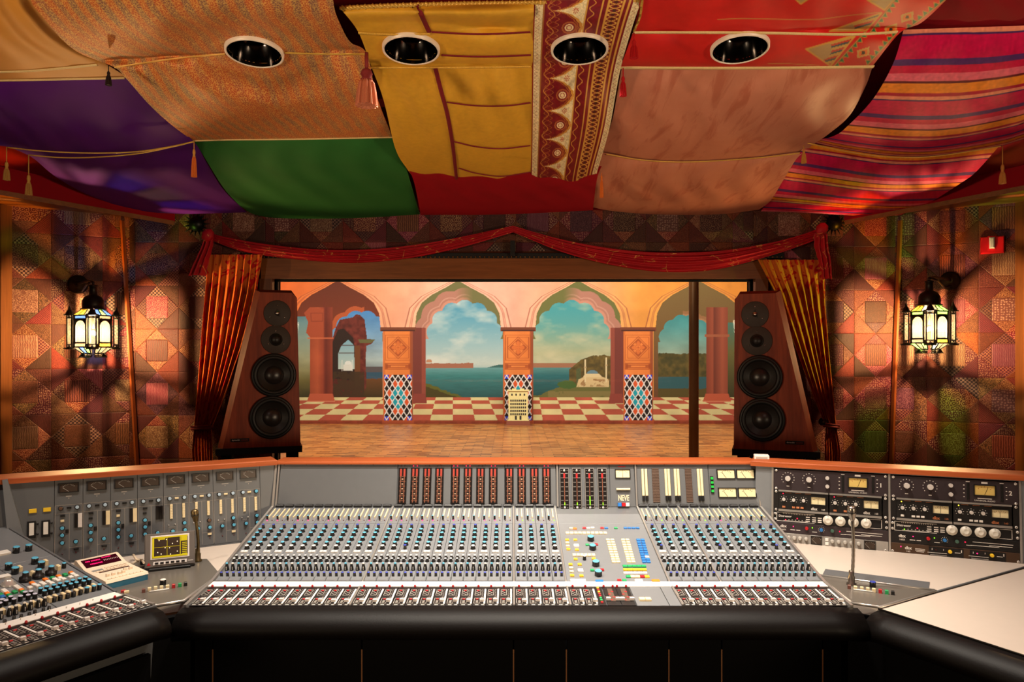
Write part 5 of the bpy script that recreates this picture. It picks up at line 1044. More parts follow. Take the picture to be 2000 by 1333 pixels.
K_big = MB().lathe([(.0135, 0), (.0135, .016), (.0125, .018), (.0125, .0185, 1), (.011, .020, 1)], 22, None, 0, True, True, True, 0).mesh('rotary_knob', [m_kblk, m_blue]); 
for x, y in ((368, 660), (383, 727), (407, 850), (427, 924)): inst(K_big, 'rotary_knob', mc, FE.at(*FE.hit(*z5(x, y-4), .020)))
inst(knob_mesh(.0068, .018, 1.0, m_white), 'selector_knob', mc, FE.at(*FE.hit(*z5(320, 806), .018)))
# centre fader bay: colour buttons, group faders, blank plates
xa = .292
cl_ = MB().box((xa+.010, LF/2, -.002), (.022, LF-.003, .004)).obj('status_column', m_fbl, mc, FF.M)
for i, m in enumerate((m_yel, m_red, m_yel, m_red, m_red, m_bgreen, m_bgreen, m_red)): inst(bkey(.008, .010, m, .005), 'status_button', cl_, FF.at(xa+.008, .150-i*.018))
for k in range(2):
    x0 = .318+k*.047; f = MB().box((x0+.022, LF/2, -.002), (.045, LF-.003, .004)).box((x0+.022, LF*.55, .0006), (.018, .11, .0012), 1).obj('group_fader', [m_fbl, m_grille], mc, FF.M)
    for q in (.006, .038): inst(FCAP, 'fader_cap', f, FF.at(x0+q, .045)); inst(RBT, 'red_button', f, FF.at(x0+q-.002, LF-.004))
    for q in range(4): inst(RLD, 'red_lamp', f, FF.at(x0+.016+(q % 2)*.012, .045+q*.024))
plate(FF, .414, .520, .001, LF-.001, m_grey, mc, 'blank_plate'); plate(FF, .522, CXR-.004, .001, LF-.001, m_grey, mc, 'blank_plate')
for i in range(2): inst(bkey(.019, .020, m_cream, .008), 'push_button', mc, FF.at(.437+i*.0205, .045))
# ---- meter bridge
def bx(x): return FB.hit(x, 945)[0]
def bpanel(x0, x1, m=m_greyd, y0=.0): return plate(FB, bx(x0)+.0012, bx(x1)-.0012, y0, LB-.002, m, mc, 'bridge_panel')
pn = [bpanel(545, 776), bpanel(776, 881), bpanel(881, 986), bpanel(986, 1086), bpanel(1091, 1191, m_greyd), bpanel(1191, 1240, m_greyd), bpanel(1244, 1385, m_greyd), bpanel(1385, 1479, m_greyd)]
for x in (543, 1088.5, 1242, 1480.5): MB().box((bx(x), LB/2, .002), (.007, LB, .008)).obj('divider', m_alu, mc, FB.M)
sc_m = MB().lathe([(.0022, 0), (.0022, .0008), (.001, .001)], 8).mesh('screw', m_kblk)
for x in list(np.linspace(552, 1475, 22)): inst(sc_m, 'screw', mc, FB.at(bx(x), LB-.008))
def brect(x0, y0, x1, y1, fr=FB): a = fr.hit(x0, y0); b = fr.hit(x1, y1); return min(a[0], b[0]), max(a[0], b[0]), min(a[1], b[1]), max(a[1], b[1])
x0, x1, y0, y1 = brect(-8, 914.5, 8, 984.5); mw, mh = .0385, y1-y0
MET = MB().box((0, 0, .002), (mw, mh, .005), 0, None, .001)
for d in (-.008, .008):
    MET.box((d, 0, .0047), (.0034, mh*.94, .0008), 1); MET.box((d, mh*.37, .0049), (.0085, mh*.2, .001), 2)
for k in range(6): MET.box((0, mh*(-.42+k*.135), .0046), (.026, .0028, .0010), 1)
for k in range(5): MET.box((0, mh*(-.36+k*.135), .0047), (.007, .006, .0010), 3)
MET = MET.mesh('bargraph_meter', [m_meterb, m_meterbr, m_meterr, plain('meter_number', (150, 120, 96), .5)])
for g, xsx in enumerate(((220, 315, 408, 502), (625, 721, 818, 915), (1038, 1133, 1230, 1323))):
    for x in xsx:
        px = 730+x*.255; o = inst(MET, 'bargraph_meter', pn[1+g], FB.at(bx(px), (y0+y1)/2))
        for d in (-.0085, .0085): inst(Led_r if (x % 2) else Led_d, 'led', o, FB.at(bx(px)+d, y1+.009))
LM = MB().box((0, 0, .004), (.042, .190, .010), 1, None, .001).box((0, 0, .0085), (.037, .184, .002), 0)
for k in range(8): LM.box((-.010, -.07+k*.020, .0098), (.012, .002, .0008), 1); LM.box((.010, -.07+k*.020, .0098), (.012, .0026, .0008), 1)
for s in (-1, 1):
    LM.lathe([(.006, 0), (.006, .002), (.001, .0025)], 10, T3(0, s*.083, .0095), 4)
    for q in (-.013, .013): LM.lathe([(.0022, 0), (.0018, .0014)], 6, T3(q, s*.083, .0095), 1)
LM.box((0, .059, .0098), (.008, .022, .0012), 2).box((0, -.01, .0098), (.003, .11, .0008), 3)
LM = LM.mesh('led_meter', [m_meterb, m_alu, plain('meter_red', (190, 30, 30), .4), m_meterbr, m_alu])
for i, x in enumerate((165, 260, 357, 455)):
    px, py = 1060+x*.2551, 956; y_ = FB.hit(px, py, .005)[1]; o = inst(LM, 'led_meter', pn[4], FB.at(bx(px), y_))
    MB().box((0, 0, .0105), (.0035, .012 if i != 2 else .040, .001)).obj('lit_segment', L_green, o, FB.at(bx(px), y_-.066+(0 if i != 2 else .014)))
def vu(fr, x, y, w, h, parent, face, frame=m_kblk, needle=m_needle, ang=20, ticks=m_ink, n=7, deep=.006, name='meter'):
    o = MB().box((0, h/2, deep/2), (w, .08*h, deep)).box((0, -h/2, deep/2), (w, .08*h, deep)).box((-w/2, 0, deep/2), (.05*w, h*1.08, deep)).box((w/2, 0, deep/2), (.05*w, h*1.08, deep)).obj(name, frame, parent, fr.at(x, y))
    MB().box((0, 0, .0015), (w, h, .002)).obj('dial', face, o, fr.at(x, y)); a = math.radians(ang); L = h*.75
    MB().box((0, L/2, 0), (w*.018, L, .0006), 0, T3(0, -h*.42, .0032) @ RZ(ang)).obj('needle', needle, o, fr.at(x, y))
    if ticks:
        t = MB()
        for i in range(n): b = math.radians(-42+84*i/(n-1)); t.box((0, h*.78, 0), (w*.02, h*.13, .0005), 0, T3(0, -h*.42, .0028) @ RZ(math.degrees(-b)) @ SCL(1))
        t.obj('scale', ticks, o, fr.at(x, y))
    return o
cp = FB.hit(1216, 926); vu(FB, cp[0], cp[1], .066, .038, pn[5], m_vuf, ang=0, ticks=m_needle)
p = FB.hit(1217, 956.5); MB().box((0, 0, .006), (.062, .009, .012), 0, None, .002).obj('talkback_bar', m_cream, pn[5], FB.at(*p)); p = FB.hit(1218, 973.8); MB().text(text_mesh('NEVE', .034), SCL(.62, 1.05, 1)).obj('lettering', plain('cream_letters', (226, 200, 160), .5), pn[5], FB.at(p[0], p[1], .001)); p = FB.hit(1214, 912); MB().box((0, 0, .0006), (.034, .004, .0012)).obj('red_label', m_red, pn[5], FB.at(*p))
for i, m in enumerate((m_bblue, m_red, m_silver)): p = FB.hit(1210.5+7.7*i, 988, .008); inst(bkey(.0165, .016, m, .012), 'push_button', pn[5], FB.at(p[0], max(p[1], .008)))
CRF = MB().box((0, 0, .004), (.011, .122, .008), 0, None, .002).box((0, -.071, .005), (.011, .022, .010), 1, None, .002).mesh('slide_fader', [m_cream, m_kblk])
for px in (1255.5, 1262, 1300.6, 1306.4, 1319.2, 1325, 1364.4, 1370.3): p = FB.hit(px, 943); inst(CRF, 'slide_fader', pn[6], FB.at(p[0], p[1]))
for px in (1281, 1345.5):
    a0, a1, b0, b1 = brect(px-8.5, 915.5, px+8.5, 982); g = MB().box(((a0+a1)/2, (b0+b1)/2, .001), (a1-a0, b1-b0, .002))
    for k in range(22): g.box(((a0+a1)/2, b0+(k+.5)*(b1-b0)/22, .0026), (a1-a0, .003, .002))
    g.obj('grille', m_grille, pn[6], FB.M)
a0, a1, b0, b1 = brect(1386.5, 931, 1394.5, 964); g = MB().box(((a0+a1)/2, (b0+b1)/2, .003), (a1-a0, b1-b0, .006)).obj('status_block', m_meterb, pn[7], FB.M)
m_gl = emit('green_lamp', (20, 150, 50), .6)
for k in range(4): MB().box(((a0+a1)/2, b0+(k+.5)*(b1-b0)/4, .007), (.012, .011, .003)).obj('status_lamp', m_gl, g, FB.M)
for px, py in ((1417.5, 926.7), (1455.5, 926.7), (1420.5, 963), (1459, 963)): p = FB.hit(px, py); vu(FB, p[0], p[1], .080, .041, pn[7], m_vuf, ang=35, ticks=m_needle)
# ---- padded front and pedestal
def armrest(name, x0, x1, parent, Wm, ytop=2.45, ztop=.824, n=22):
    pr = [(ytop+.004, ztop-.03), (ytop+.004, ztop-.002), (ytop-.012, ztop+.004), (ytop-.05, ztop-.002), (ytop-.08, ztop-.016), (ytop-.098, ztop-.036), (ytop-.102, ztop-.058), (ytop-.09, ztop-.078), (ytop-.06, ztop-.088), (ytop+.02, ztop-.09)]
    vs = []; m = len(pr); xs = list(np.linspace(x0, x1, n))
    for i, x in enumerate(xs):
        k = .0 if 0 < i < n-1 else .006
        vs += [(x, y+(k if y < ytop-.06 else 0), z-k) for y, z in pr]
    fs = [(i*m+j, (i+1)*m+j, (i+1)*m+j+1, i*m+j+1) for i in range(n-1) for j in range(m-1)]+[tuple(range(m)), tuple(range((n-1)*m, n*m))[::-1]]
    o = MB().add(vs, fs, 0, True).obj(name, m_leather, parent, Wm)
    return o
armrest('padded_armrest', -1.085, 1.135, mc, None)
m_kick = plain('matt_black_board', (6, 5, 5), .7, 0, .08)
ped = MB().box((.02, 2.60, .355), (2.14, .2, .71)).obj('pedestal', m_kick, mc)
gx = [P(x, 1290, 2.48).x for x in (-20, 422, 710, 1003, 1105, 1303, 1405, 1600, 1700)]; gx[0], gx[-1] = -1.05, 1.09
for a, b in zip(gx[:-1], gx[1:]): boxobj('kick_panel', (a+.0025, 2.452, .02), (b-.0025, 2.466, .74), m_kick, mc)
for x in gx[1:-1]: boxobj('panel_edge', (x-.002, 2.4515, .54), (x+.002, 2.46, .68), plain('raw_ply_edge', (128, 84, 46), .7), mc)

# ================================================================== angled meter wing on the left
ZT = 1.156
lw_a, lw_b = Vector((-2.03, 2.872, 0)), Vector((-1.085, 3.395, 0)); lean_ = Vector((0, 0, 1))*.335+Vector((-.5, .87, 0))*.05
ux = (lw_b-lw_a).normalized(); nrm_b = Vector((-ux.y, ux.x, 0))
FW = Frame(lw_a+Vector((0, 0, ZT-.335))-nrm_b*.045, ux, Vector((0, 0, .335))+nrm_b*.045); WL = (lw_b-lw_a).length; WH = math.hypot(.335, .045)
lw = thing('meter_wing', 'grey angled console wing with eight dark meters left of the main desk', 'console wing', Matrix.Translation((FW.o.x, FW.o.y, 0)))
MB().box((WL/2, WH/2, -.026), (WL, WH, .044)).obj('carcass', m_greyd, lw, FW.M)
FC = Frame(lw_a+Vector((0, 0, ZT)), ux, nrm_b)
MB().box((WL/2, .055, .004), (WL+.02, .14, .022), 0, None, .003).obj('wood_rail', m_rail, lw, FC.M)
MB().box((WL/2, WH-.003, .001), (WL, .006, .004)).obj('edge_trim', m_alu, lw, FW.M); MB().box((WL/2, .30-.30, .002), (WL, .010, .010)).obj('foot_trim', m_greyd, lw, FW.M)
z3 = lambda x, y: (100+x*.15006, 900+y*.15006); z4 = lambda x, y: (300+x*.13, 890+y*.13)
vc = [FW.hit(x, y) for x, y in ((134.5, 952.8), (188.5, 949.5), (241.8, 945), (292.8, 941.6), (343, 937.6), (391.7, 933.5), (438.9, 930), (484.9, 926.7))]
vy = sum(v[1] for v in vc)/8; sp = (vc[7][0]-vc[0][0])/7; vx = [vc[0][0]+sp*i for i in range(8)]
m_vud = plain('dark_dial', (58, 44, 34), .35, 0, .5); m_line = plain('engraved_line', (150, 142, 132), .6)
KW = {'blue': knob_mesh(.0078, .014, 1.2, m_blue), 'pale': knob_mesh(.0078, .014, 1.2, plain('cap_pale_blue', (168, 190, 206), .4)), 'dark': knob_mesh(.0078, .012, 1.2, plain('cap_brown', (90, 62, 44), .4))}
oA = FW.hit(*z3(230, 352)); oB = FW.hit(*z4(1068, 308))
def offA(x, y): h = FW.hit(*z3(x, y)); return h[0]-oA[0], h[1]-oA[1]
def offB(x, y): h = FW.hit(*z4(x, y)); return h[0]-oB[0], h[1]-oB[1]
def led_obj(me, par, fr, x, y): inst(me, 'led', par, fr.at(x, y))
for i in range(8):
    x0 = vx[i]; M_ = MB().box((x0, WH/2, -.002), (sp-.0014, WH-.012, .004), 0, None, .0006)
    def ln(ax, ay, bx_, by): M_.box(((ax+bx_)/2, (ay+by)/2, .0003), (max(abs(bx_-ax), .0014), max(abs(by-ay), .0014), .0006), 1)
    top = vy+offA(230, 575)[1]; mid = vy+offA(230, 683)[1]; bot = .012; l, r = x0-sp/2+.002, x0+sp/2-.002; cxm = x0+.002
    for y in (top, mid): ln(l, y, r, y)
    ln(l, bot, l, top); ln(r, bot, r, top); ln(cxm, bot, cxm, mid); ln(cxm, .06, r, .06); M_.box((x0, vy-.034, .0004), (.020 if i < 4 else .028, .004, .0008), 1); M_.box((x0, vy-.042, .0004), (.003, .005, .0008), 1)
    mod = M_.obj('wing_module', [m_greyd, m_line], lw, FW.M); vu(FW, x0, vy, .068, .036, mod, m_vud, m_kblk, m_ink, 52, m_ink, 9, .007)
    def k(kind, o, nm='knob'): inst(KW[kind], nm, mod, FW.at(x0+o[0], vy+o[1]) @ RZ(rc.uniform(-60, 60)))
    def bt(m, o, w, h, d=.006, nm='push_button'): inst(bkey(w, h, m, d), nm, mod, FW.at(x0+o[0], vy+o[1]))
    def ring(o): pass
    if i < 4:
        k('dark' if i == 0 else 'pale', offA(125, 622)); k('pale', offA(340, 605)); bt(m_kblk, offA(235, 613), .015, .008)
        bt(m_kblk, offA(150, 718), .016, .009); bt(m_cream if i in (0, 2) else m_kblk, offA(145, 785), .013, .009)
        for y in (878, 972, 1070): k('blue', offA(145, y))
        bt(m_kblk, offA(208, 920), .010, .016, .004, 'toggle'); k('blue', offA(322, 1052)); bt(m_kblk, offA(327, 1150), .018, .008); led_obj(Led_d, mod, FW, x0+offA(143, 1217)[0], vy+offA(143, 1217)[1]); led_obj(Led_d, mod, FW, x0+offA(322, 1195)[0], vy+offA(322, 1195)[1])
        a = offA(322, 780); MB().box((0, 0, .003), (.010, .056, .006)).obj('bargraph', m_meterb, mod, FW.at(x0+a[0], vy+a[1])); a = offA(376, 775); MB().box((0, 0, .003), (.015, .056, .006), 0, None, .001).obj('slider_panel', (m_silver, m_cream, m_cream, m_meterb)[i], mod, FW.at(x0+a[0], vy+a[1]))
    else:
        k('pale', offB(980, 585)); k('pale' if i < 7 else 'blue', offB(1185, 567)); bt(m_cream, offB(1080, 578), .016, .008)
        for q in ((1005, 772), (1180, 757)):
            a = offB(*q); o = MB()
            for t in range(6): o.box((0, -.0255+t*.0102, .003), (.0105, .0098, .006), 0, None, .001)
            o.obj('button_row', m_cream, mod, FW.at(x0+a[0], vy+a[1]))
        k('blue', offB(1028, 1058)); k('blue' if i != 5 else 'dark', offB(1192, 937)); k('blue', offB(1200, 1040)); bt(m_cream, offB(1200, 1140), .016, .009); led_obj(Led_d, mod, FW, x0+offB(1205, 1195)[0], vy+offB(1205, 1195)[1]); led_obj(Led_d, mod, FW, x0+offB(1030, 1210)[0], vy+offB(1030, 1210)[1])
        for q in ((968, 975), (1060, 960)): a = offB(*q); inst(Tog, 'toggle', mod, FW.at(x0+a[0], vy+a[1]))
        a = offB(1015, 1000); MB().box((0, 0, .0004), (.026, .0012, .0008)).obj('print_line', m_line, mod, FW.at(x0+a[0], vy+a[1]))
# end panel with two lit yellow keys and two white strip meters
xe = vx[0]-sp/2; ep = plate(FW, .03, xe-.001, .006, WH-.006, m_greyd, lw, 'end_panel')
plate(FW, vx[7]+sp/2+.001, WL-.004, .006, WH-.006, m_greyd, lw, 'end_panel')
for px, py in ((64, 998.7), (92, 996)): inst(bkey(.026, .016, m_yel, .006), 'lit_key', ep, FW.at(*FW.hit(px, py)))
for px, py in ((62, 1035), (89.6, 1033)):
    h = FW.hit(px, py); o = MB().box((0, 0, .004), (.028, .066, .008), 0, None, .002).obj('strip_meter', m_kblk, ep, FW.at(*h)); MB().box((0, .002, .0085), (.016, .048, .002)).obj('dial', m_white, o, FW.at(*h))
    for s in (-1, 1): inst(knob_mesh(.004, .012, 1.0, m_kblk), 'lamp_knob', o, FW.at(h[0]+.020, h[1]+s*.02))
# slanted cheek where the wing meets the left desk
pb = [FW.hit(6, 938), FW.hit(16, 936), FW.hit(50, 1056), FW.hit(16, 1044)]
MB().prism([(a, b) for a, b in pb][::-1], .0, .03).obj('cheek', m_grey, lw, FW.M)

# ================================================================== left console (turned towards the listener)
ROT = 58; C0 = PZ(303, 1181, CZ-.803); LM_ = Matrix.Translation((C0.x, C0.y, 0)) @ RZ(ROT)
lc = thing('side_console', 'smaller grey console at the left with coloured buttons and ten faders in view', 'mixing console', LM_)
z0 = CZ-.803; LLc = .95; ex, ey = Vector((math.cos(math.radians(ROT)), math.sin(math.radians(ROT)), 0)), Vector((-math.sin(math.radians(ROT)), math.cos(math.radians(ROT)), 0))
def lfr(y, z, y2, z2): return Frame(Vector((C0.x, C0.y, 0))+ey*y+Vector((0, 0, z)), ex, ey*(y2-y)+Vector((0, 0, z2-z)))
LF_, LS_, LEQ = lfr(0, z0, .165, z0+.002), lfr(.165, z0+.002, .215, z0+.004), lfr(.215, z0+.004, .965, z0+.130); LEL = math.hypot(.75, .126)
MB().add([(x, y, z) for x in (-LLc, .0) for y, z in ((.03, .55), (.0, z0-.006), (.165, z0-.004), (.215, z0-.002), (.945, z0+.124), (.95, z0+.12), (.95, .55))], [tuple(range(7))[::-1], tuple(range(7, 14))]+[(i, (i+1) % 7, 7+(i+1) % 7, 7+i) for i in range(7)]).obj('carcass', m_greyd, lc, LM_)
MB().box((-.004, 0, .0), (.008, .165, .008), 0, T3(0, .0825, 0)).obj('end_trim', m_alu, lc, LF_.M)
MB().box((-.004, LEL/2, 0), (.008, LEL, .006)).obj('end_trim', m_greyd, lc, LEQ.M)
caps = [(278, 1180.7), (256, 1188.4), (229.7, 1197), (204.4, 1203.8), (172.5, 1214.7), (146, 1223.5), (116.5, 1232), (86.8, 1242), (56, 1252), (23, 1262), (-12, 1273)]
for i in range(14):
    x = -.030-i*.0445; f = inst(FPL, 'fader_module', lc, LF_.at(x, .002)); inst(SLOT, 'fader_scale', f, LF_.at(x+.0165, .085)); inst(FCAP, 'fader_cap', f, LF_.at(x+.0125, .036+rc.uniform(-.004, .004))); inst(RBT, 'red_button', f, LF_.at(x-.009, .160)); inst(RLD, 'red_lamp', f, LF_.at(x-.0085, .128)); inst(RLD, 'red_lamp', f, LF_.at(x-.0085, .052))
MB().box((-LLc/2, .025, 0), (LLc-.02, .048, .004)).obj('label_strip', m_strip, lc, LS_.M)
hx = LEQ.hit(118, 1192)[0]
plate(LEQ, hx+.001, -.009, .002, .40, m_grey, lc, 'equaliser_panel'); plate(LEQ, -LLc, hx-.001, .002, .40, m_grey, lc, 'equaliser_panel'); plate(LEQ, -LLc, -.009, .402, LEL, m_grey, lc, 'monitor_panel')
zz = lambda x, y: (x*.1575, 1030+y*.1575)
K2 = knob_mesh(.0068, .020, 1.0, m_blue, 1.0); K2w = knob_mesh(.0068, .018, 1.0, plain('cap_lilac', (190, 188, 206), .4), 1.0); K2k = knob_mesh(.0068, .016, 1.0, m_kblk, 1.0)
def put(me, nm, x, y, h, ang=0): inst(me, nm, lc, LEQ.at(*LEQ.hit(*zz(x, y), h)) @ RZ(ang))
for x, y in ((505, 752), (580, 732), (670, 712), (745, 692), (830, 672), (905, 652), (990, 632), (1060, 614), (555, 782), (630, 762), (715, 742), (795, 722), (880, 698), (950, 680), (1040, 662), (1110, 645)): put(K2, 'equaliser_knob', x, y, .020, rc.uniform(-60, 60))
for x, y in ((675, 868), (750, 850), (840, 826), (915, 806), (1000, 782), (1080, 760), (1165, 738), (1235, 720)): put(K2k if x < 1030 else K2, 'level_knob', x, y, .016)
Tc = MB().box((0, 0, .009), (.010, .018, .018), 0, None, .002).mesh('cream_key', m_cream)
for x, y in ((618, 860), (685, 838), (785, 815), (850, 790), (945, 772), (1005, 748), (1105, 730), (1165, 705)): put(Tc, 'cream_key', x, y, .018)
for x, y in ((312, 800), (385, 790), (352, 836), (435, 822), (255, 850), (135, 855), (175, 885), (75, 905), (30, 890), (0, 935)): put(K2w, 'send_knob', x, y, .018, rc.uniform(-60, 60))
for x, y in ((15, 1020), (120, 985), (200, 965), (305, 930), (385, 910), (480, 885), (560, 866)): put(K_lev2, 'lever_knob', x, y, .030)
for x, y in ((40, 1010), (150, 985), (235, 965), (325, 945), (415, 915), (510, 895)): put(Tc, 'cream_key', x, y, .018)
for x, y in ((60, 1150), (175, 1105), (265, 1085), (365, 1060), (435, 1030), (540, 1005), (610, 985)): put(knob_mesh(.005, .010, 1.0, m_kblk), 'small_knob', x, y, .010)
for x, y in ((68, 1188), (255, 1125), (440, 1075), (615, 1020), (825, 992), (992, 945), (1152, 895)): put(Tog, 'toggle', x, y, .010)
for x, y, m in ((400, 680, m_orange), (375, 738, m_white), (430, 702, m_white), (470, 716, m_white), (565, 636, m_orange), (520, 680, m_white), (545, 695, m_white), (600, 665, m_white), (640, 682, m_white), (655, 618, m_bgreen), (730, 597, m_orange), (680, 632, m_white), (725, 650, m_white), (750, 620, m_white), (790, 632, m_white), (810, 578, m_bgreen), (885, 555, m_orange), (880, 608, m_white), (905, 570, m_white), (945, 592, m_white), (270, 768, m_orange), (225, 738, m_white), (185, 790, m_bgreen), (290, 790, m_bgreen), (50, 770, m_white), (90, 810, m_orange), (120, 832, m_bgreen), (35, 850, m_bblue), (10, 825, m_bgreen), (75, 790, m_white), (205, 722, m_white), (245, 750, m_white)): inst(bkey(.013, .016, m, .008), 'coloured_button', lc, LEQ.at(*LEQ.hit(*zz(x, y), .008)))
K3 = MB().lathe([(.011, 0), (.011, .022), (.0095, .0235, 1), (.008, .024, 1)], 20, None, 0).mesh('monitor_knob', [m_kblk, m_blue]); K4 = MB().lathe([(.018, 0), (.018, .012), (.010, .013), (.009, .030), (.008, .031, 1), (.007, .032, 1)], 20).mesh('stepped_knob', [m_kblk, m_blue])
for x, y in ((205, 240), (360, 215), (110, 445), (190, 495), (435, 375), (515, 425)): put(K3, 'monitor_knob', x, y, .024)
for x, y in ((320, 555), (640, 480), (482, 518)): put(K4, 'stepped_knob', x, y, .032)
put(K2, 'monitor_knob', 797, 442, .02)
for x, y in ((250, 480), (570, 405), (410, 545), (725, 470)): put(Tc, 'cream_key', x, y, .018)
put(MB().lathe([(.022, 0), (.022, .006), (.014, .010), (.013, .018), (.003, .020)], 24).mesh('chrome_button', m_mirror), 'chrome_button', 110, 655, .018); put(bkey(.05, .022, m_white, .008), 'white_key', 20, 605, .008); put(bkey(.05, .03, m_white, .008), 'white_key', 20, 310, .008)
ar = armrest('padded_armrest', -LLc, -.005, lc, LM_, 0.0, z0-.004); MB().box((-LLc/2, -.004, z0-.03), (LLc, .008, .056)).obj('front_trim', m_greyd, lc, LM_)
MB().box((-LLc/2-.01, -.008, .355), (LLc-.03, .016, .71)).obj('kick_panel', m_kick, lc, LM_); MB().box((-LLc/2, .16, .35), (LLc-.1, .2, .70)).obj('pedestal', m_kick, lc, LM_)
for x in (-.20, -.42): MB().box((x, -.017, .58), (.004, .006, .20)).obj('panel_edge', bpy.data.materials['raw_ply_edge'], lc, LM_)
# its own bridge, mostly outside the frame
bz = MB().box((-LLc/2-.06, 1.0, (z0+.12+ZT)/2), (LLc-.12, .06, ZT-z0-.12)).obj('bridge', m_greyd, lc, LM_); MB().box((-LLc/2-.06, 1.02, ZT+.004), (LLc-.12, .14, .02)).obj('wood_rail', m_rail, lc, LM_)

# ================================================================== corner desk between the two consoles
ZD = CZ-.838; m_desk = plain('pale_desk_laminate', (196, 182, 168), .38, 0, .4, .03); m_gplate = plain('satin_grey_plate', (104, 98, 90), .28, .2, .5, .04)
def xy(v): return (v.x, v.y)
ld = thing('corner_desk', 'pale corner desk with a grey push-button plate beside the left console', 'desk', Matrix.Translation(PZ(330, 1120, ZD)*1.0-Vector((0, 0, ZD))))
def slab(name, pts, z0, z1, m, parent):
    p = ccw([(q[0], q[1]) for q in pts]); return MB().prism(p, z0, z1).obj(name, m, parent)
q = [xy(PZ(306, 1184, ZD)), xy(PZ(357, 1176, ZD)), (-1.088, 2.56), (-1.088, 3.36), (FW.o.x+.02, FW.o.y+.03), (FW.o.x+.015, FW.o.y-.02), tuple((Vector((C0.x, C0.y, 0))+ey*.93)[:2]), tuple((Vector((C0.x, C0.y, 0))+ex*.004+ey*.12)[:2])]
slab('desk_top', q, ZD-.03, ZD, m_desk, ld)
gp = [PZ(x, y, ZD+.004) for x, y in ((404, 1092), (429, 1121), (356, 1173), (306, 1182), (222, 1158), (140, 1112), (262, 1100))]
def xy(v): return (v.x, v.y)
g_ = slab('control_plate', [xy(v) for v in gp], ZD, ZD+.004, m_gplate, ld)
e1 = [PZ(x, y, ZD+.004) for x, y in ((432, 1121), (358, 1175), (306, 1184), (218, 1158))]
MB().tube(e1, .006, 6).obj('edge_trim', m_alu, ld)
DF = Frame((0, 0, ZD+.004), (1, 0, 0), (0, 1, 0)); zs = lambda x, y: (140+x*.13, 1030+y*.13)
DR = 28
for x, y, m in ((1080, 925, plain('button_brown', (110, 66, 56), .4)), (1168, 905, m_cream), (1260, 890, m_cream), (1350, 880, m_cream), (1440, 868, m_cream), (1530, 856, m_red), (1625, 840, m_bgreen), (1710, 825, m_kblk)): inst(bkey(.011, .011, m, .014), 'push_button', g_, DF.at(*DF.hit(*zs(x, y), .014)) @ RZ(DR))
a, b = DF.hit(*zs(1165, 982)), DF.hit(*zs(1465, 938)); MB().tube([Vector((a[0], a[1], ZD+.006)), Vector((b[0], b[1], ZD+.006))], .003, 6).obj('label_bar', m_white, g_)
inst(MB().lathe([(.0105, 0), (.0105, .018), (.009, .020, 1), (.008, .0205, 1)], 20).mesh('volume_knob', [m_kblk, m_white]), 'volume_knob', g_, DF.at(*DF.hit(*zs(1372, 785), .02)))
for x, m in ((775, m_red), (825, m_cream)): inst(bkey(.016, .012, m, .008), 'push_button', g_, DF.at(*DF.hit(*zs(x, 945+(x-775)*.2), .008)) @ RZ(DR))

# reverb remote: cream wedge on a blue base
RX_ = 54; r0 = PZ(208, 1153, ZD+.004); RM = Matrix.Translation(r0) @ RZ(RX_); m_rc = plain('cream_plastic', (228, 208, 182), .45, 0, .4, .03); m_rb = plain('petrol_blue_plastic', (48, 108, 134), .5, 0, .4, .05)
rem = thing('reverb_remote', 'cream and blue desktop remote with red display and slider row', 'remote control', RM); w, dp = .185, .30
def wedge(prof, x0, x1, m, name, parent, mb=None):
    n = len(prof); return MB().add([(x, y, z) for x in (x0, x1) for y, z in prof], [tuple(range(n))[::-1], tuple(range(n, 2*n))]+[(i, (i+1) % n, n+(i+1) % n, n+i) for i in range(n)]).obj(name, m, parent, RM)
wedge([(0, 0), (0, .026), (dp, .040), (dp, 0)], 0, w, m_rb, 'base', rem); body = wedge([(-.002, .026), (.004, .036), (dp*.63, .048), (dp*.70, .052), (dp*.93, .080), (dp*.99, .080), (dp+.002, .066), (dp+.002, .040)], -.002, w+.002, m_rc, 'body', rem)
FD = Frame(RM @ Vector((0, dp*.70, .052)), (RM.to_3x3() @ Vector((1, 0, 0))), RM.to_3x3() @ Vector((0, dp*.23, .028))); dl = math.hypot(dp*.23, .028)
m_disp = plain('dark_red_window', (52, 6, 18), .15, 0, .6); ds = MB().box((w/2, dl/2, .001), (w-.026, dl-.012, .003), 0, None, .001).obj('display', m_disp, rem, FD.M)
L_pink = emit('red_digits', (230, 10, 90), 1.6); t = MB()
for i in range(9): t.box((.028+i*.007+(.004 if i > 2 else 0), dl*.66, .003), (.005, .007, .0006))
for i in range(8): t.box((.040+i*.007, dl*.34, .003), (.005, .007, .0006))
t.box((.122, dl*.78, .003), (.04, .004, .0006)).obj('lit_text', L_pink, ds, FD.M); t = MB()
for i in range(9): t.box((.105+i*.0075, dl*.5, .003), (.0018, .010, .0006))
t.obj('scale_marks', m_white, ds, FD.M)
FK = Frame(RM @ Vector((0, .004, .036)), RM.to_3x3() @ Vector((1, 0, 0)), RM.to_3x3() @ Vector((0, dp*.63-.004, .012)))
MB().box((.040, .165, .001), (.045, .016, .002)).obj('legend_window', plain('legend_grey', (130, 134, 130), .4), rem, FK.M); MB().box((.098, .128, .0005), (w-.05, .012, .002)).obj('slider_groove', plain('groove_brown', (70, 38, 28), .6), rem, FK.M)
KEY = MB().box((0, 0, .002), (.012, .008, .005), 0, None, .001).mesh('key', m_rc); SLD = MB().box((0, 0, .006), (.014, .010, .013), 0, None, .002).mesh('slider', m_rc)
for r in range(2):
    for i in range(7): inst(KEY, 'key', rem, FK.at(.082+i*.0145, .155+r*.018))
for i in range(10): inst(KEY, 'key', rem, FK.at(.022+i*.0162, .018))
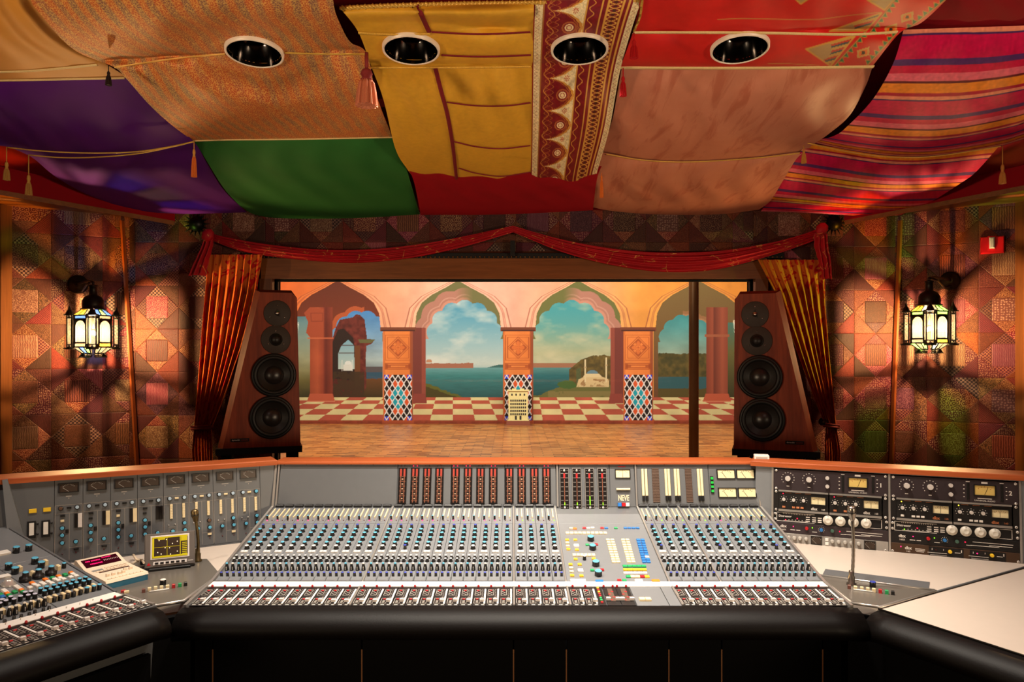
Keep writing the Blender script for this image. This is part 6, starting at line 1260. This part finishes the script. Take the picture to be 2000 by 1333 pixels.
for i in range(9): inst(KEY, 'key', rem, FK.at(.03+i*.0162, .143))
for x, y in ((.035, .06), (.06, .06), (.085, .055), (.105, .06), (.125, .085), (.15, .085)): inst(SLD, 'slider', rem, FK.at(x, y))

rem.matrix_basis = RM @ SCL(.80); WM[rem.name] = RM @ SCL(.80)

# small yellow graphic display
sb = PZ(332, 1112, ZD+.004); SR = 24; SM = Matrix.Translation(sb) @ RZ(SR); scr = thing('graphic_display', 'grey desktop display with yellow graphic screen on the corner desk', 'display', SM); m_case = plain('display_case_grey', (96, 88, 82), .4)
FD2 = Frame(SM @ Vector((0, 0, .012)), SM.to_3x3() @ Vector((1, 0, 0)), SM.to_3x3() @ Vector((0, .045, .13))); hw, hh = .104, .150
MB().box((0, hh/2, -.016), (2*hw, hh, .032), 0, None, .004).obj('case', m_case, scr, FD2.M); MB().box((0, .06, .006), (.17, .15, .012), 0, None, .003).obj('base', m_black, scr, SM)
MB().box((.0, hh*.58, .001), (.160, .104, .003), 0, None, .001).obj('bezel', m_silver, scr, FD2.M)
L_scr = emit('screen_dark', (44, 30, 18), .25); L_sy = emit('screen_yellow', (176, 160, 10), .35); s_ = MB().box((0, hh*.58, .002), (.146, .092, .003)).obj('screen', L_scr, scr, FD2.M); t = MB(); cy = hh*.58
for x, y, a, b in ((0, .043, .146, .006), (0, -.042, .146, .008), (-.069, 0, .008, .092), (.042, 0, .003, .086), (-.012, 0, .0016, .08), (-.012, 0, .104, .0016), (.058, .03, .026, .02), (-.035, .036, .03, .006)): t.box((x, cy+y, .0036), (a, b, .0008))
for i in range(7): t.box((.060, cy+.012-i*.008, .0036), (.020, .004, .0008))
t.obj('graphics', L_sy, s_, FD2.M); t = MB()
for x, y in ((-.045, .03), (-.015, .032), (.01, .012), (-.02, -.004), (-.002, -.006), (-.05, -.022), (-.036, -.03), (.002, -.034), (.03, -.024), (.03, .02)): t.box((x, cy+y, .004), (.004, .004, .0008), 0, None)
t.obj('cursor_points', emit('screen_white', (230, 210, 180), .8), s_, FD2.M)
MB().box((0, .018, .001), (.138, .015, .003), 0, None, .001).obj('key_strip', m_silver, scr, FD2.M)
for i in range(6): inst(bkey(.014, .008, m_kblk, .005), 'soft_key', scr, FD2.at(-.054+i*.0216, .018, .001))
MB().prism([(-.094, .012), (-.078, .012), (-.086, .024)], 0, .001).obj('red_mark', m_red, scr, FD2.M); MB().box((.084, .018, .0005), (.022, .004, .001)).obj('label', m_ink, scr, FD2.M)
scr.matrix_basis = SM @ SCL(.86); WM[scr.name] = SM @ SCL(.86)
# its cables
cb = thing('cable_loop', 'pale looped cables between remote and graphic display', 'cable', Matrix.Translation(PZ(272, 1112, ZD)))
cm = plain('pale_cable', (196, 176, 150), .5)
for pts in ([(262, 1057, .06), (268, 1070, .05), (276, 1080, .03), (281, 1075, .05)], [(262, 1060, .05), (260, 1075, .02), (268, 1088, .01), (280, 1094, .008)], [(248, 1096, .006), (258, 1099, .006), (270, 1090, .008), (278, 1084, .02)]):
    q = [PZ(a, b+z_*500, ZD+z_) for a, b, z_ in pts]; c2 = []
    for i in range(len(q)-1):
        for s in np.linspace(0, 1, 8, endpoint=False):
            p0, p1, p2, p3 = q[max(i-1, 0)], q[i], q[i+1], q[min(i+2, len(q)-1)]; c2.append(.5*(2*p1+(p2-p0)*s+(2*p0-5*p1+4*p2-p3)*s*s+(3*p1-p0-3*p2+p3)*s**3))
    MB().tube(c2+[q[-1]], .004, 8).obj('cable', cm, cb)
MB().lathe([(.008, 0), (.008, .02), (.005, .024), (.005, .03)], 12, Matrix.Translation(PZ(275, 1100, ZD+.012)) @ RY(80)).obj('plug', m_kblk, cb)

# gooseneck talkback microphones
m_neck = plain('chrome_neck', (150, 140, 128), .25, .9, .5, .2, 300); m_neckb = plain('brass_neck', (110, 92, 60), .35, .8)
def mic(label, base, head, z, m, bend):
    b = PZ(base[0], base[1], z); h = P(head[0], head[1], b.y-bend); e = thing('gooseneck_microphone', label, 'microphone', Matrix.Translation(b), 'talkback microphones'); n = 26
    pts = [b+(h-b)*t+Vector((.006*math.sin(t*3), -bend*.4*math.sin(math.pi*t)*0, 0)) for t in np.linspace(0, 1, n)]
    MB().lathe([(.017, 0), (.017, .006), (.012, .010), (.012, .030), (.009, .034), (.009, .05), (.006, .052)], 20, Matrix.Translation(b)).obj('base_socket', m, e); MB().tube(pts, [.0058*(1.08 if i % 2 else .96) for i in range(n)], 10).obj('neck', m, e)
    d = (pts[-1]-pts[-2]).normalized(); T_ = d.to_track_quat('Z', 'Y').to_matrix().to_4x4(); T_.translation = pts[-1]
    MB().lathe([(.006, -.012), (.010, -.004), (.0125, .010), (.0145, .014), (.0145, .034), (.012, .040), (.004, .043)], 18, T_).obj('capsule', m, e); MB().lathe([(.0150, .018), (.0153, .020), (.0150, .022)], 18, T_, 0, True, False, False).obj('capsule_band', m_kblk, e)
mic('gooseneck microphone beside the yellow graphic display', (386, 1097), (382, 1016), ZD+.004, m_neckb, .01)

# ================================================================== right wing: outboard rack
rw_a, rw_b = Vector((1.128, 3.362, 0)), Vector((2.30, 2.877, 0)); rux = (rw_b-rw_a).normalized(); rn = Vector((-rux.y, rux.x, 0)); H_R = .345
FR = Frame(rw_a+Vector((0, 0, ZT-H_R))-rn*.03, rux, Vector((0, 0, H_R))+rn*.03); RLn = (rw_b-rw_a).length; RH = math.hypot(H_R, .03)
rk = thing('equipment_rack', 'angled rack cabinet with wood top holding the outboard units on the right', 'rack', Matrix.Translation((rw_a.x, rw_a.y, 0)))
MB().box((RLn/2, RH/2, -.19), (RLn, RH, .02)).box((RLn/2, RH-.006, -.095), (RLn, .012, .19)).box((RLn/2, .004, -.095), (RLn, .008, .19)).obj('carcass', m_greyd, rk, FR.M)
FRc = Frame(rw_a+Vector((0, 0, ZT)), rux, rn); MB().box((RLn/2-.02, .055, .0035), (RLn+.05, .14, .022), 0, None, .003).obj('wood_rail', m_rail, rk, FRc.M); MB().box((RLn/2, RH-.006, .001), (RLn, .012, .006)).obj('edge_trim', m_greyd, rk, FR.M)
xr0 = FR.hit(1509, 960)[0]; xr1 = FR.hit(1737, 985)[0]; xr2 = xr1+(xr1-xr0); RWd = xr1-xr0
MB().box((xr0/2-.012, RH/2, -.002), (xr0+.022, RH, .006)).obj('side_filler', m_grey, rk, FR.M)
for x in (xr0, xr1, xr2): MB().box((x, RH/2-.004, .003), (.008, RH-.014, .008)).obj('rack_upright', m_alu, rk, FR.M)
MB().box((xr2+(RLn-xr2)/2, RH/2, -.002), (RLn-xr2-.006, RH, .006)).obj('side_filler', m_grey, rk, FR.M)
U = (RH-.020)/7; m_plum = plain('anodised_plum', (62, 52, 54), .35, .4, .5, .06); m_blkp = plain('black_panel', (22, 19, 18), .4, .2, .5); m_lgrey = plain('light_grey_panel', (150, 144, 136), .45, .1); m_brown = plain('brown_panel', (66, 44, 26), .45, .1); m_kal = plain('spun_aluminium', (214, 206, 198), .3, .3); m_amberdial = plain('amber_dial', (206, 176, 98), .4); m_txt = plain('white_print', (214, 206, 196), .6); m_txo = plain('orange_print', (176, 104, 60), .6)
SCR = MB().lathe([(.0058, 0), (.0058, .002), (.0045, .004), (.0015, .0045)], 12).box((0, 0, .0045), (.0014, .006, .0008), 1).mesh('screw', [m_mirror, m_kblk])
KAL = lambda r, h: MB().lathe([(r, 0), (r, h*.9), (r*.9, h)], 18, None, 0, True, True, True, .06).mesh('knob', m_kal)
KA1, KA2, KA3 = KAL(.012, .022), KAL(.0085, .016), KAL(.0075, .014)
KDS = MB().lathe([(.0205, 0), (.0205, .008), (.0195, .010), (.0130, .011), (.0125, .016), (.008, .017), (.0075, .0165), (.001, .0165)], 32).box((0, .016, .0108), (.0015, .007, .0008), 1).mesh('knob', [plain('ivory_knob', (206, 200, 186), .4), m_kblk])
def colknob(m): return MB().lathe([(.0075, 0), (.007, .012), (.006, .013)], 16).mesh('knob', m)
CK = {'red': colknob(m_red), 'blue': colknob(plain('knob_blue', (44, 110, 170), .4)), 'green': colknob(plain('knob_green', (60, 90, 76), .4)), 'yellow': colknob(m_yel), 'grey': MB().lathe([(.0085, 0), (.0085, .006), (.0065, .008), (.006, .016), (.005, .017)], 16).mesh('knob', plain('knob_pale_grey', (176, 170, 160), .4))}
def unit(name, label, x0, y1, w, h, m, cat='audio unit', group='outboard units in the rack', dep=.16, pr=.006):
    e = thing(name, label, cat, FR.at(x0, y1-h, 0), group); MB().box((w/2, h/2, pr/2-.001), (w, h-.0012, pr), 0, None, .001).box((w/2, h/2, -dep/2), (w*.92, h*.9, dep)).obj('case', m, e, WM[e.name]); e['W'] = w; return e
def on(e, x, y, z=.005): return WM[e.name] @ T3(x, y, z)
def bars(e, lst, m, name='printing'):
    b = MB(); [b.box((x, y, .0053), (a, c, .0006)) for x, y, a, c in lst]; return b.obj(name, m, e, WM[e.name])
class _E:  # rack frame offset for the meter builder
    def __init__(s, e): s.e = e
    def at(s, x, y): return on(s.e, x, y, .004)
for R_ in range(2):
    x0 = (xr0, xr1)[R_]+.005; w = RWd-.010; top = RH-.016; side = 'left' if R_ == 0 else 'right'; kx = lambda f: w*f
    # 2U limiter
    e = unit('limiter', 'dark limiter with amber meter numbered %d at the top of the %s rack bay' % (R_+1, side), x0, top, w, 2*U, m_plum)
    for f in (.13, .32):
        inst(KA1, 'knob', e, on(e, kx(f), 1.15*U)); t = MB()
        for i in range(11): a = math.radians(-130+26*i); t.box((kx(f)+.026*math.sin(a), 1.15*U+.026*math.cos(a), .0053), (.003, .003, .0006))
        t.box((kx(f), 1.15*U-.034, .0053), (.012, .003, .0006)).obj('dial_marks', m_txt, e, WM[e.name])
    for y in (1.4, .62): inst(KA2, 'knob', e, on(e, kx(.482), y*U))
    for f in (.617, .875):
        s = MB().box((kx(f), U, .006), (.009, 1.45*U, .006), 0, None, .001).obj('push_button_bank', m_kblk, e, WM[e.name]); bars(e, [(kx(f)+(-.014 if f < .7 else .016), U*(1.5-.34*i), .005, .003) for i in range(4)]+[(kx(f), 1.82*U, .014, .003)], m_txt)
    vu(_E(e), kx(.745), 1.13*U, .074, .041, e, m_amberdial, m_kblk, m_needle, -22, m_meterr, 5, .007); bars(e, [(kx(.745), .42*U, .05, .003), (kx(.745), 1.78*U, .022, .007)], m_txt)
    MB().text(text_mesh('UNIVERSAL AUDIO', .0085), T3(kx(.745), .22*U, .0052)).obj('lettering', m_txt, e, WM[e.name]); MB().text(text_mesh(str(R_+1), .024), T3(kx(.94), U, .0052)).obj('lettering', m_txt, e, WM[e.name])
    for x, y in ((.022, 1.85), (.022, .15), (.978, 1.85), (.978, .15)): inst(SCR, 'screw', e, on(e, kx(x), y*U))
    # pair of half-width compressors
    for k in range(2):
        xw = w*.445; e = unit('compressor', 'black half-width compressor with ivory meter, %s one of the %s rack bay' % (('left', 'right')[k], side), x0+w*.045+k*(xw+w*.01), top-2*U, xw, 2*U-.002, m_blkp, pr=.010); q = lambda f: xw*f
        for j, f in enumerate((.11, .31, .51)): inst(KA3 if j else KA3, 'knob', e, on(e, q(f), 1.12*U, .009))
        bars(e, [(q(f)+.014*math.sin(a), 1.12*U+.014*math.cos(a), .003, .0018) for f in (.11, .31, .51) for a in np.linspace(-2.2, 2.2, 7)], m_txt).location.z += .004; [inst(bkey(.013, .008, m_txt if R_ else m_txo, .004), 'push_button', e, on(e, q(a_), .41*U, .0085)) for a_ in (.11, .31, .395, .48)]; bars(e, [(q(.2+.2*i), 1.75*U, .025, .0015) for i in range(3)], m_txo).location.z += .0045
        vm = vu(_E(e), q(.80), 1.18*U, .060, .034, e, m_vuf, m_kblk, m_needle, 0, m_needle, 7, .009); vm.location.z += .005
        inst((Led_r, Led_y)[R_], 'led', e, on(e, q(.095), 1.66*U, .009)); MB().text(text_mesh('dbx', .017), T3(q(.72), .40*U, .0095)).text(text_mesh('160', .010), T3(q(.90), .38*U, .0095)).obj('lettering', m_txt if not R_ else m_txo, e, WM[e.name])
        MB().box((xw/2, 2*U-.004, .012), (xw, .007, .006)).box((xw/2, .004, .012), (xw, .009, .006)).obj('silver_edge', m_alu, e, WM[e.name])
    for f in (.022, .978):
        er = MB().box((x0+w*(.0225 if f < .5 else .9775), top-3*U, .001), (w*.043, 2*U-.002, .006)).obj('rack_ear', m_blkp, rk, FR.M)
        for dy in (2.15, 3.85): inst(SCR, 'screw', er, FR.at(x0+w*f, top-dy*U, .004))
    # 1U compressor with four ivory knobs
    e = unit('compressor', 'black one-unit compressor with four large ivory knobs in the %s rack bay' % side, x0, top-4*U, w, U, m_blkp)
    for f in (.487, .595, .707, .815): inst(KDS, 'knob', e, on(e, kx(f), .5*U))
    o_ = MB()
    for y in (.1, .9): o_.box((w*.20, y*U, .0054), (w*.34, .0016, .0008)); o_.box((w*.89, y*U, .0054), (w*.10, .0016, .0008))
    for x in (.03, .945): o_.box((w*x, .5*U, .0054), (.0018, .8*U, .0008))
    o_.obj('outline', m_txt, e, WM[e.name]); MB().text(text_mesh('Distressor', .0125), T3(kx(.105), .57*U, .0052)).obj('lettering', m_txt, e, WM[e.name])
    bars(e, [(kx(.09+.0145*i), .84*U, .0016, .006) for i in range(18)]+[(kx(.14+.03*i), .26*U, .004, .002) for i in range(6)]+[(kx(f), y*U, .016, .004) for f in (.31, .365, .415) for y in (.25, .42, .62)]+[(kx(.20), .16*U, .10, .0012)], m_txt); inst(Led_r if not R_ else Led_g, 'led', e, on(e, kx(.11), .24*U)); inst(Led_r, 'led', e, on(e, kx(.215), .42*U))
    for x in (.014, .986):
        for y in (.25, .75): inst(SCR, 'screw', e, on(e, kx(x), y*U))
    # 1U gate
    e = unit('noise_gate', 'dark one-unit gate with red, blue and green knobs in the %s rack bay' % side, x0, top-5*U, w, U, m_plum if not R_ else m_blkp)
    MB().text(text_mesh('dbx', .017), T3(kx(.09), .62*U, .0052)).text(text_mesh('160X', .010), T3(kx(.09), .30*U, .0052)).obj('lettering', m_txt, e, WM[e.name]); inst(Led_m, 'led', e, on(e, kx(.18), .66*U)); inst(Led_g, 'led', e, on(e, kx(.35), .68*U)); inst(Led_r, 'led', e, on(e, kx(.59), .55*U))
    for f, c, y in ((.30, 'red', .60), (.43, 'blue', .56), (.525, 'green', .55)): inst(CK[c], 'knob', e, on(e, kx(f), y*U))
    bars(e, [(kx(.175), .34*U, .02, .003), (kx(.225), .34*U, .016, .003), (kx(.37), .3*U, .02, .002), (kx(.80), .62*U, .14, .002), (kx(.86), .42*U, .08, .002), (kx(.74), .32*U, .10, .002), (kx(.62), .3*U, .02, .002)]+[(kx(.43)+.012*math.sin(a), .56*U+.012*math.cos(a), .002, .002) for a in np.linspace(-2.3, 2.3, 9)], m_txt)
    # bottom unit
    if R_ == 0:
        e = unit('equaliser_unit', 'light grey unit with ten pale knobs at the foot of the left rack bay', x0, top-6*U, w, U, m_lgrey)
        for f in (.09, .14, .19, .24, .295, .525, .58, .635, .69, .75): inst(CK['grey'], 'knob', e, on(e, kx(f), .60*U))
        for f in (.385, .845): vu(_E(e), kx(f), .55*U, .042, .034, e, m_vud, m_kblk, m_ink, 45, m_ink, 7, .006)
        for y in (.34, .70): inst(bkey(.014, .013, m_white, .006), 'push_button', e, on(e, kx(.478), y*U, .004))
        bars(e, [(kx(.06+.05*i), .06*U, .012, .004) for i in range(17)], m_kblk, 'vent'); inst(SCR, 'screw', e, on(e, kx(.975), .2*U))
    else:
        e = unit('powered_module_rack', 'brown module unit with two yellow knobs at the foot of the right rack bay', x0, top-6*U, w, U, m_brown); MB().text(text_mesh('dbx', .017), T3(kx(.14), .60*U, .0052)).text(text_mesh('160', .010), T3(kx(.14), .30*U, .0052)).obj('lettering', m_txt, e, WM[e.name]); inst(Led_m, 'led', e, on(e, kx(.08), .68*U))
        for f, yk in ((.44, 0), (.76, 1)):
            MB().box((kx(f), .48*U, .0055), (w*.27, U*.86, .003)).obj('module', m_blkp, e, WM[e.name]); inst(CK['yellow'], 'knob', e, on(e, kx(f+.03), .62*U, .007)); inst(Led_m if yk else Led_d, 'led', e, on(e, kx(f-.08), .66*U, .007)); bars(e, [(kx(f-.07), .40*U, .07, .0016), (kx(f-.06), .22*U, .06, .0012), (kx(f+.09), .55*U, .02, .002), (kx(f-.11), .7*U, .002, .008), (kx(f-.02), .72*U, .002, .006), (kx(f+.12), .7*U, .003, .010)], m_txt).location.z += .002
        bars(e, [(kx(.235), .6*U, .036, .002), (kx(.235), .48*U, .036, .002), (kx(.235), .36*U, .028, .002)], m_txt)
        for x in (.012, .988): inst(SCR, 'screw', e, on(e, kx(x), .25*U))

# ---- right desk surfaces
ZR = CZ-.838; rd = thing('corner_desk', 'pale corner desk in front of the outboard rack at the right', 'desk', Matrix.Translation((1.6, 2.8, 0)))
jn0, jn1 = PZ(1716, 1188, ZR), PZ(2000, 1109, ZR); jd = (jn1-jn0).normalized(); jn2 = jn1+jd*.5
slab('desk_top', [(1.128, 2.54), xy(PZ(1664, 1177, ZR)), xy(jn0), (2.085, 2.949), (rw_a.x, rw_a.y-.03)], ZR-.03, ZR, m_desk, rd)
MB().tube([jn0, Vector((2.085, 2.949, ZR))], .004, 6).obj('joint_trim', m_greyd, rd)
pt = [PZ(x, y, ZR+.004) for x, y in ((1601, 1125), (1825, 1155), (1717, 1184), (1666, 1175))]; rp = slab('control_plate', [xy(v) for v in pt], ZR, ZR+.004, m_gplate, rd); MB().tube([PZ(x, y, ZR+.005) for x, y in ((1662, 1178), (1718, 1187), (1828, 1155))], .005, 6).obj('edge_trim', m_alu, rd); MB().tube([PZ(x, y, ZR+.005) for x, y in ((1598, 1124), (1826, 1154))], .005, 6).obj('edge_trim', m_alu, rd)
slab('filler_strip', [xy(PZ(x, y, ZR+.003)) for x, y in ((1612, 1112), (1816, 1137.5), (1814, 1150), (1607, 1122))], ZR, ZR+.003, m_greyd, rd)
z8 = lambda x, y: (1500+x*.25, 1000+y*.25)
for x, y, m in ((635, 572, bpy.data.materials['button_brown']), (683, 580, m_cream), (733, 586, m_cream), (780, 592, m_cream), (827, 598, m_cream), (877, 605, m_red), (928, 612, m_bgreen), (975, 618, m_kblk)): inst(bkey(.011, .011, m, .014), 'push_button', rp, DF.at(*DF.hit(*z8(x, y), .014)) @ RZ(-25))
a, b = DF.hit(*z8(668, 612)), DF.hit(*z8(830, 632)); MB().tube([Vector((a[0], a[1], ZR+.006)), Vector((b[0], b[1], ZR+.006))], .003, 6).obj('label_bar', m_white, rp)
inst(MB().lathe([(.0105, 0), (.0105, .018), (.009, .020, 1), (.008, .0205, 1)], 20).mesh('volume_knob', [m_kblk, m_navy]), 'volume_knob', rp, DF.at(*DF.hit(*z8(818, 545), .02)))
mic('tall gooseneck microphone on the right corner desk before the rack', (1663, 1143), (1664, 1012), ZR+.004, m_neck, .01)
RR = -60; R0 = PZ(1722, 1190, ZR); RMx = Matrix.Translation((R0.x, R0.y, 0)) @ RZ(RR); sd = thing('side_desk', 'pale side desk with padded black edge at the lower right', 'desk', RMx)
MB().box((.65, .50, ZR-.015), (1.3, 1.0, .03)).obj('desk_top', m_desk, sd, RMx); armrest('padded_armrest', -.005, 1.3, sd, RMx, 0.0, ZR-.002); MB().tube([RMx @ Vector((.0, -.018, ZR+.003)), RMx @ Vector((1.3, -.018, ZR+.003))], .003, 6).obj('piping', m_leather, sd)
MB().box((.66, -.008, .355), (1.27, .016, .71)).obj('kick_panel', m_kick, sd, RMx); MB().box((.65, .16, .35), (1.2, .2, .70)).obj('pedestal', m_kick, sd, RMx)
# black fronts closing the corners under the desks
lf_ = LM_ @ Vector((-.05, .06, 0)); slab('corner_front', [(-1.04, 2.49), (-1.04, 2.52), (lf_.x, lf_.y+.04), (lf_.x, lf_.y)], 0, ZD-.03, m_kick, ld)
rf_ = RMx @ Vector((.05, .06, 0)); slab('corner_front', [(1.08, 2.49), (1.08, 2.52), (rf_.x, rf_.y+.04), (rf_.x, rf_.y)], 0, ZR-.03, m_kick, rd)
# small white box on the console rail
bp = P(1487, 892, 3.45); bp.z = 1.164; wb = thing('small_box', 'small white box lying on the wooden rail below the right loudspeaker', 'box', Matrix.Translation(bp) @ RZ(-14)); MB().box((0, 0, .012), (.066, .05, .024), 0, None, .003).obj('carton', m_white, wb, WM[wb.name]); MB().box((.0, -.0252, .012), (.05, .001, .008)).obj('label', m_ink, wb, WM[wb.name])
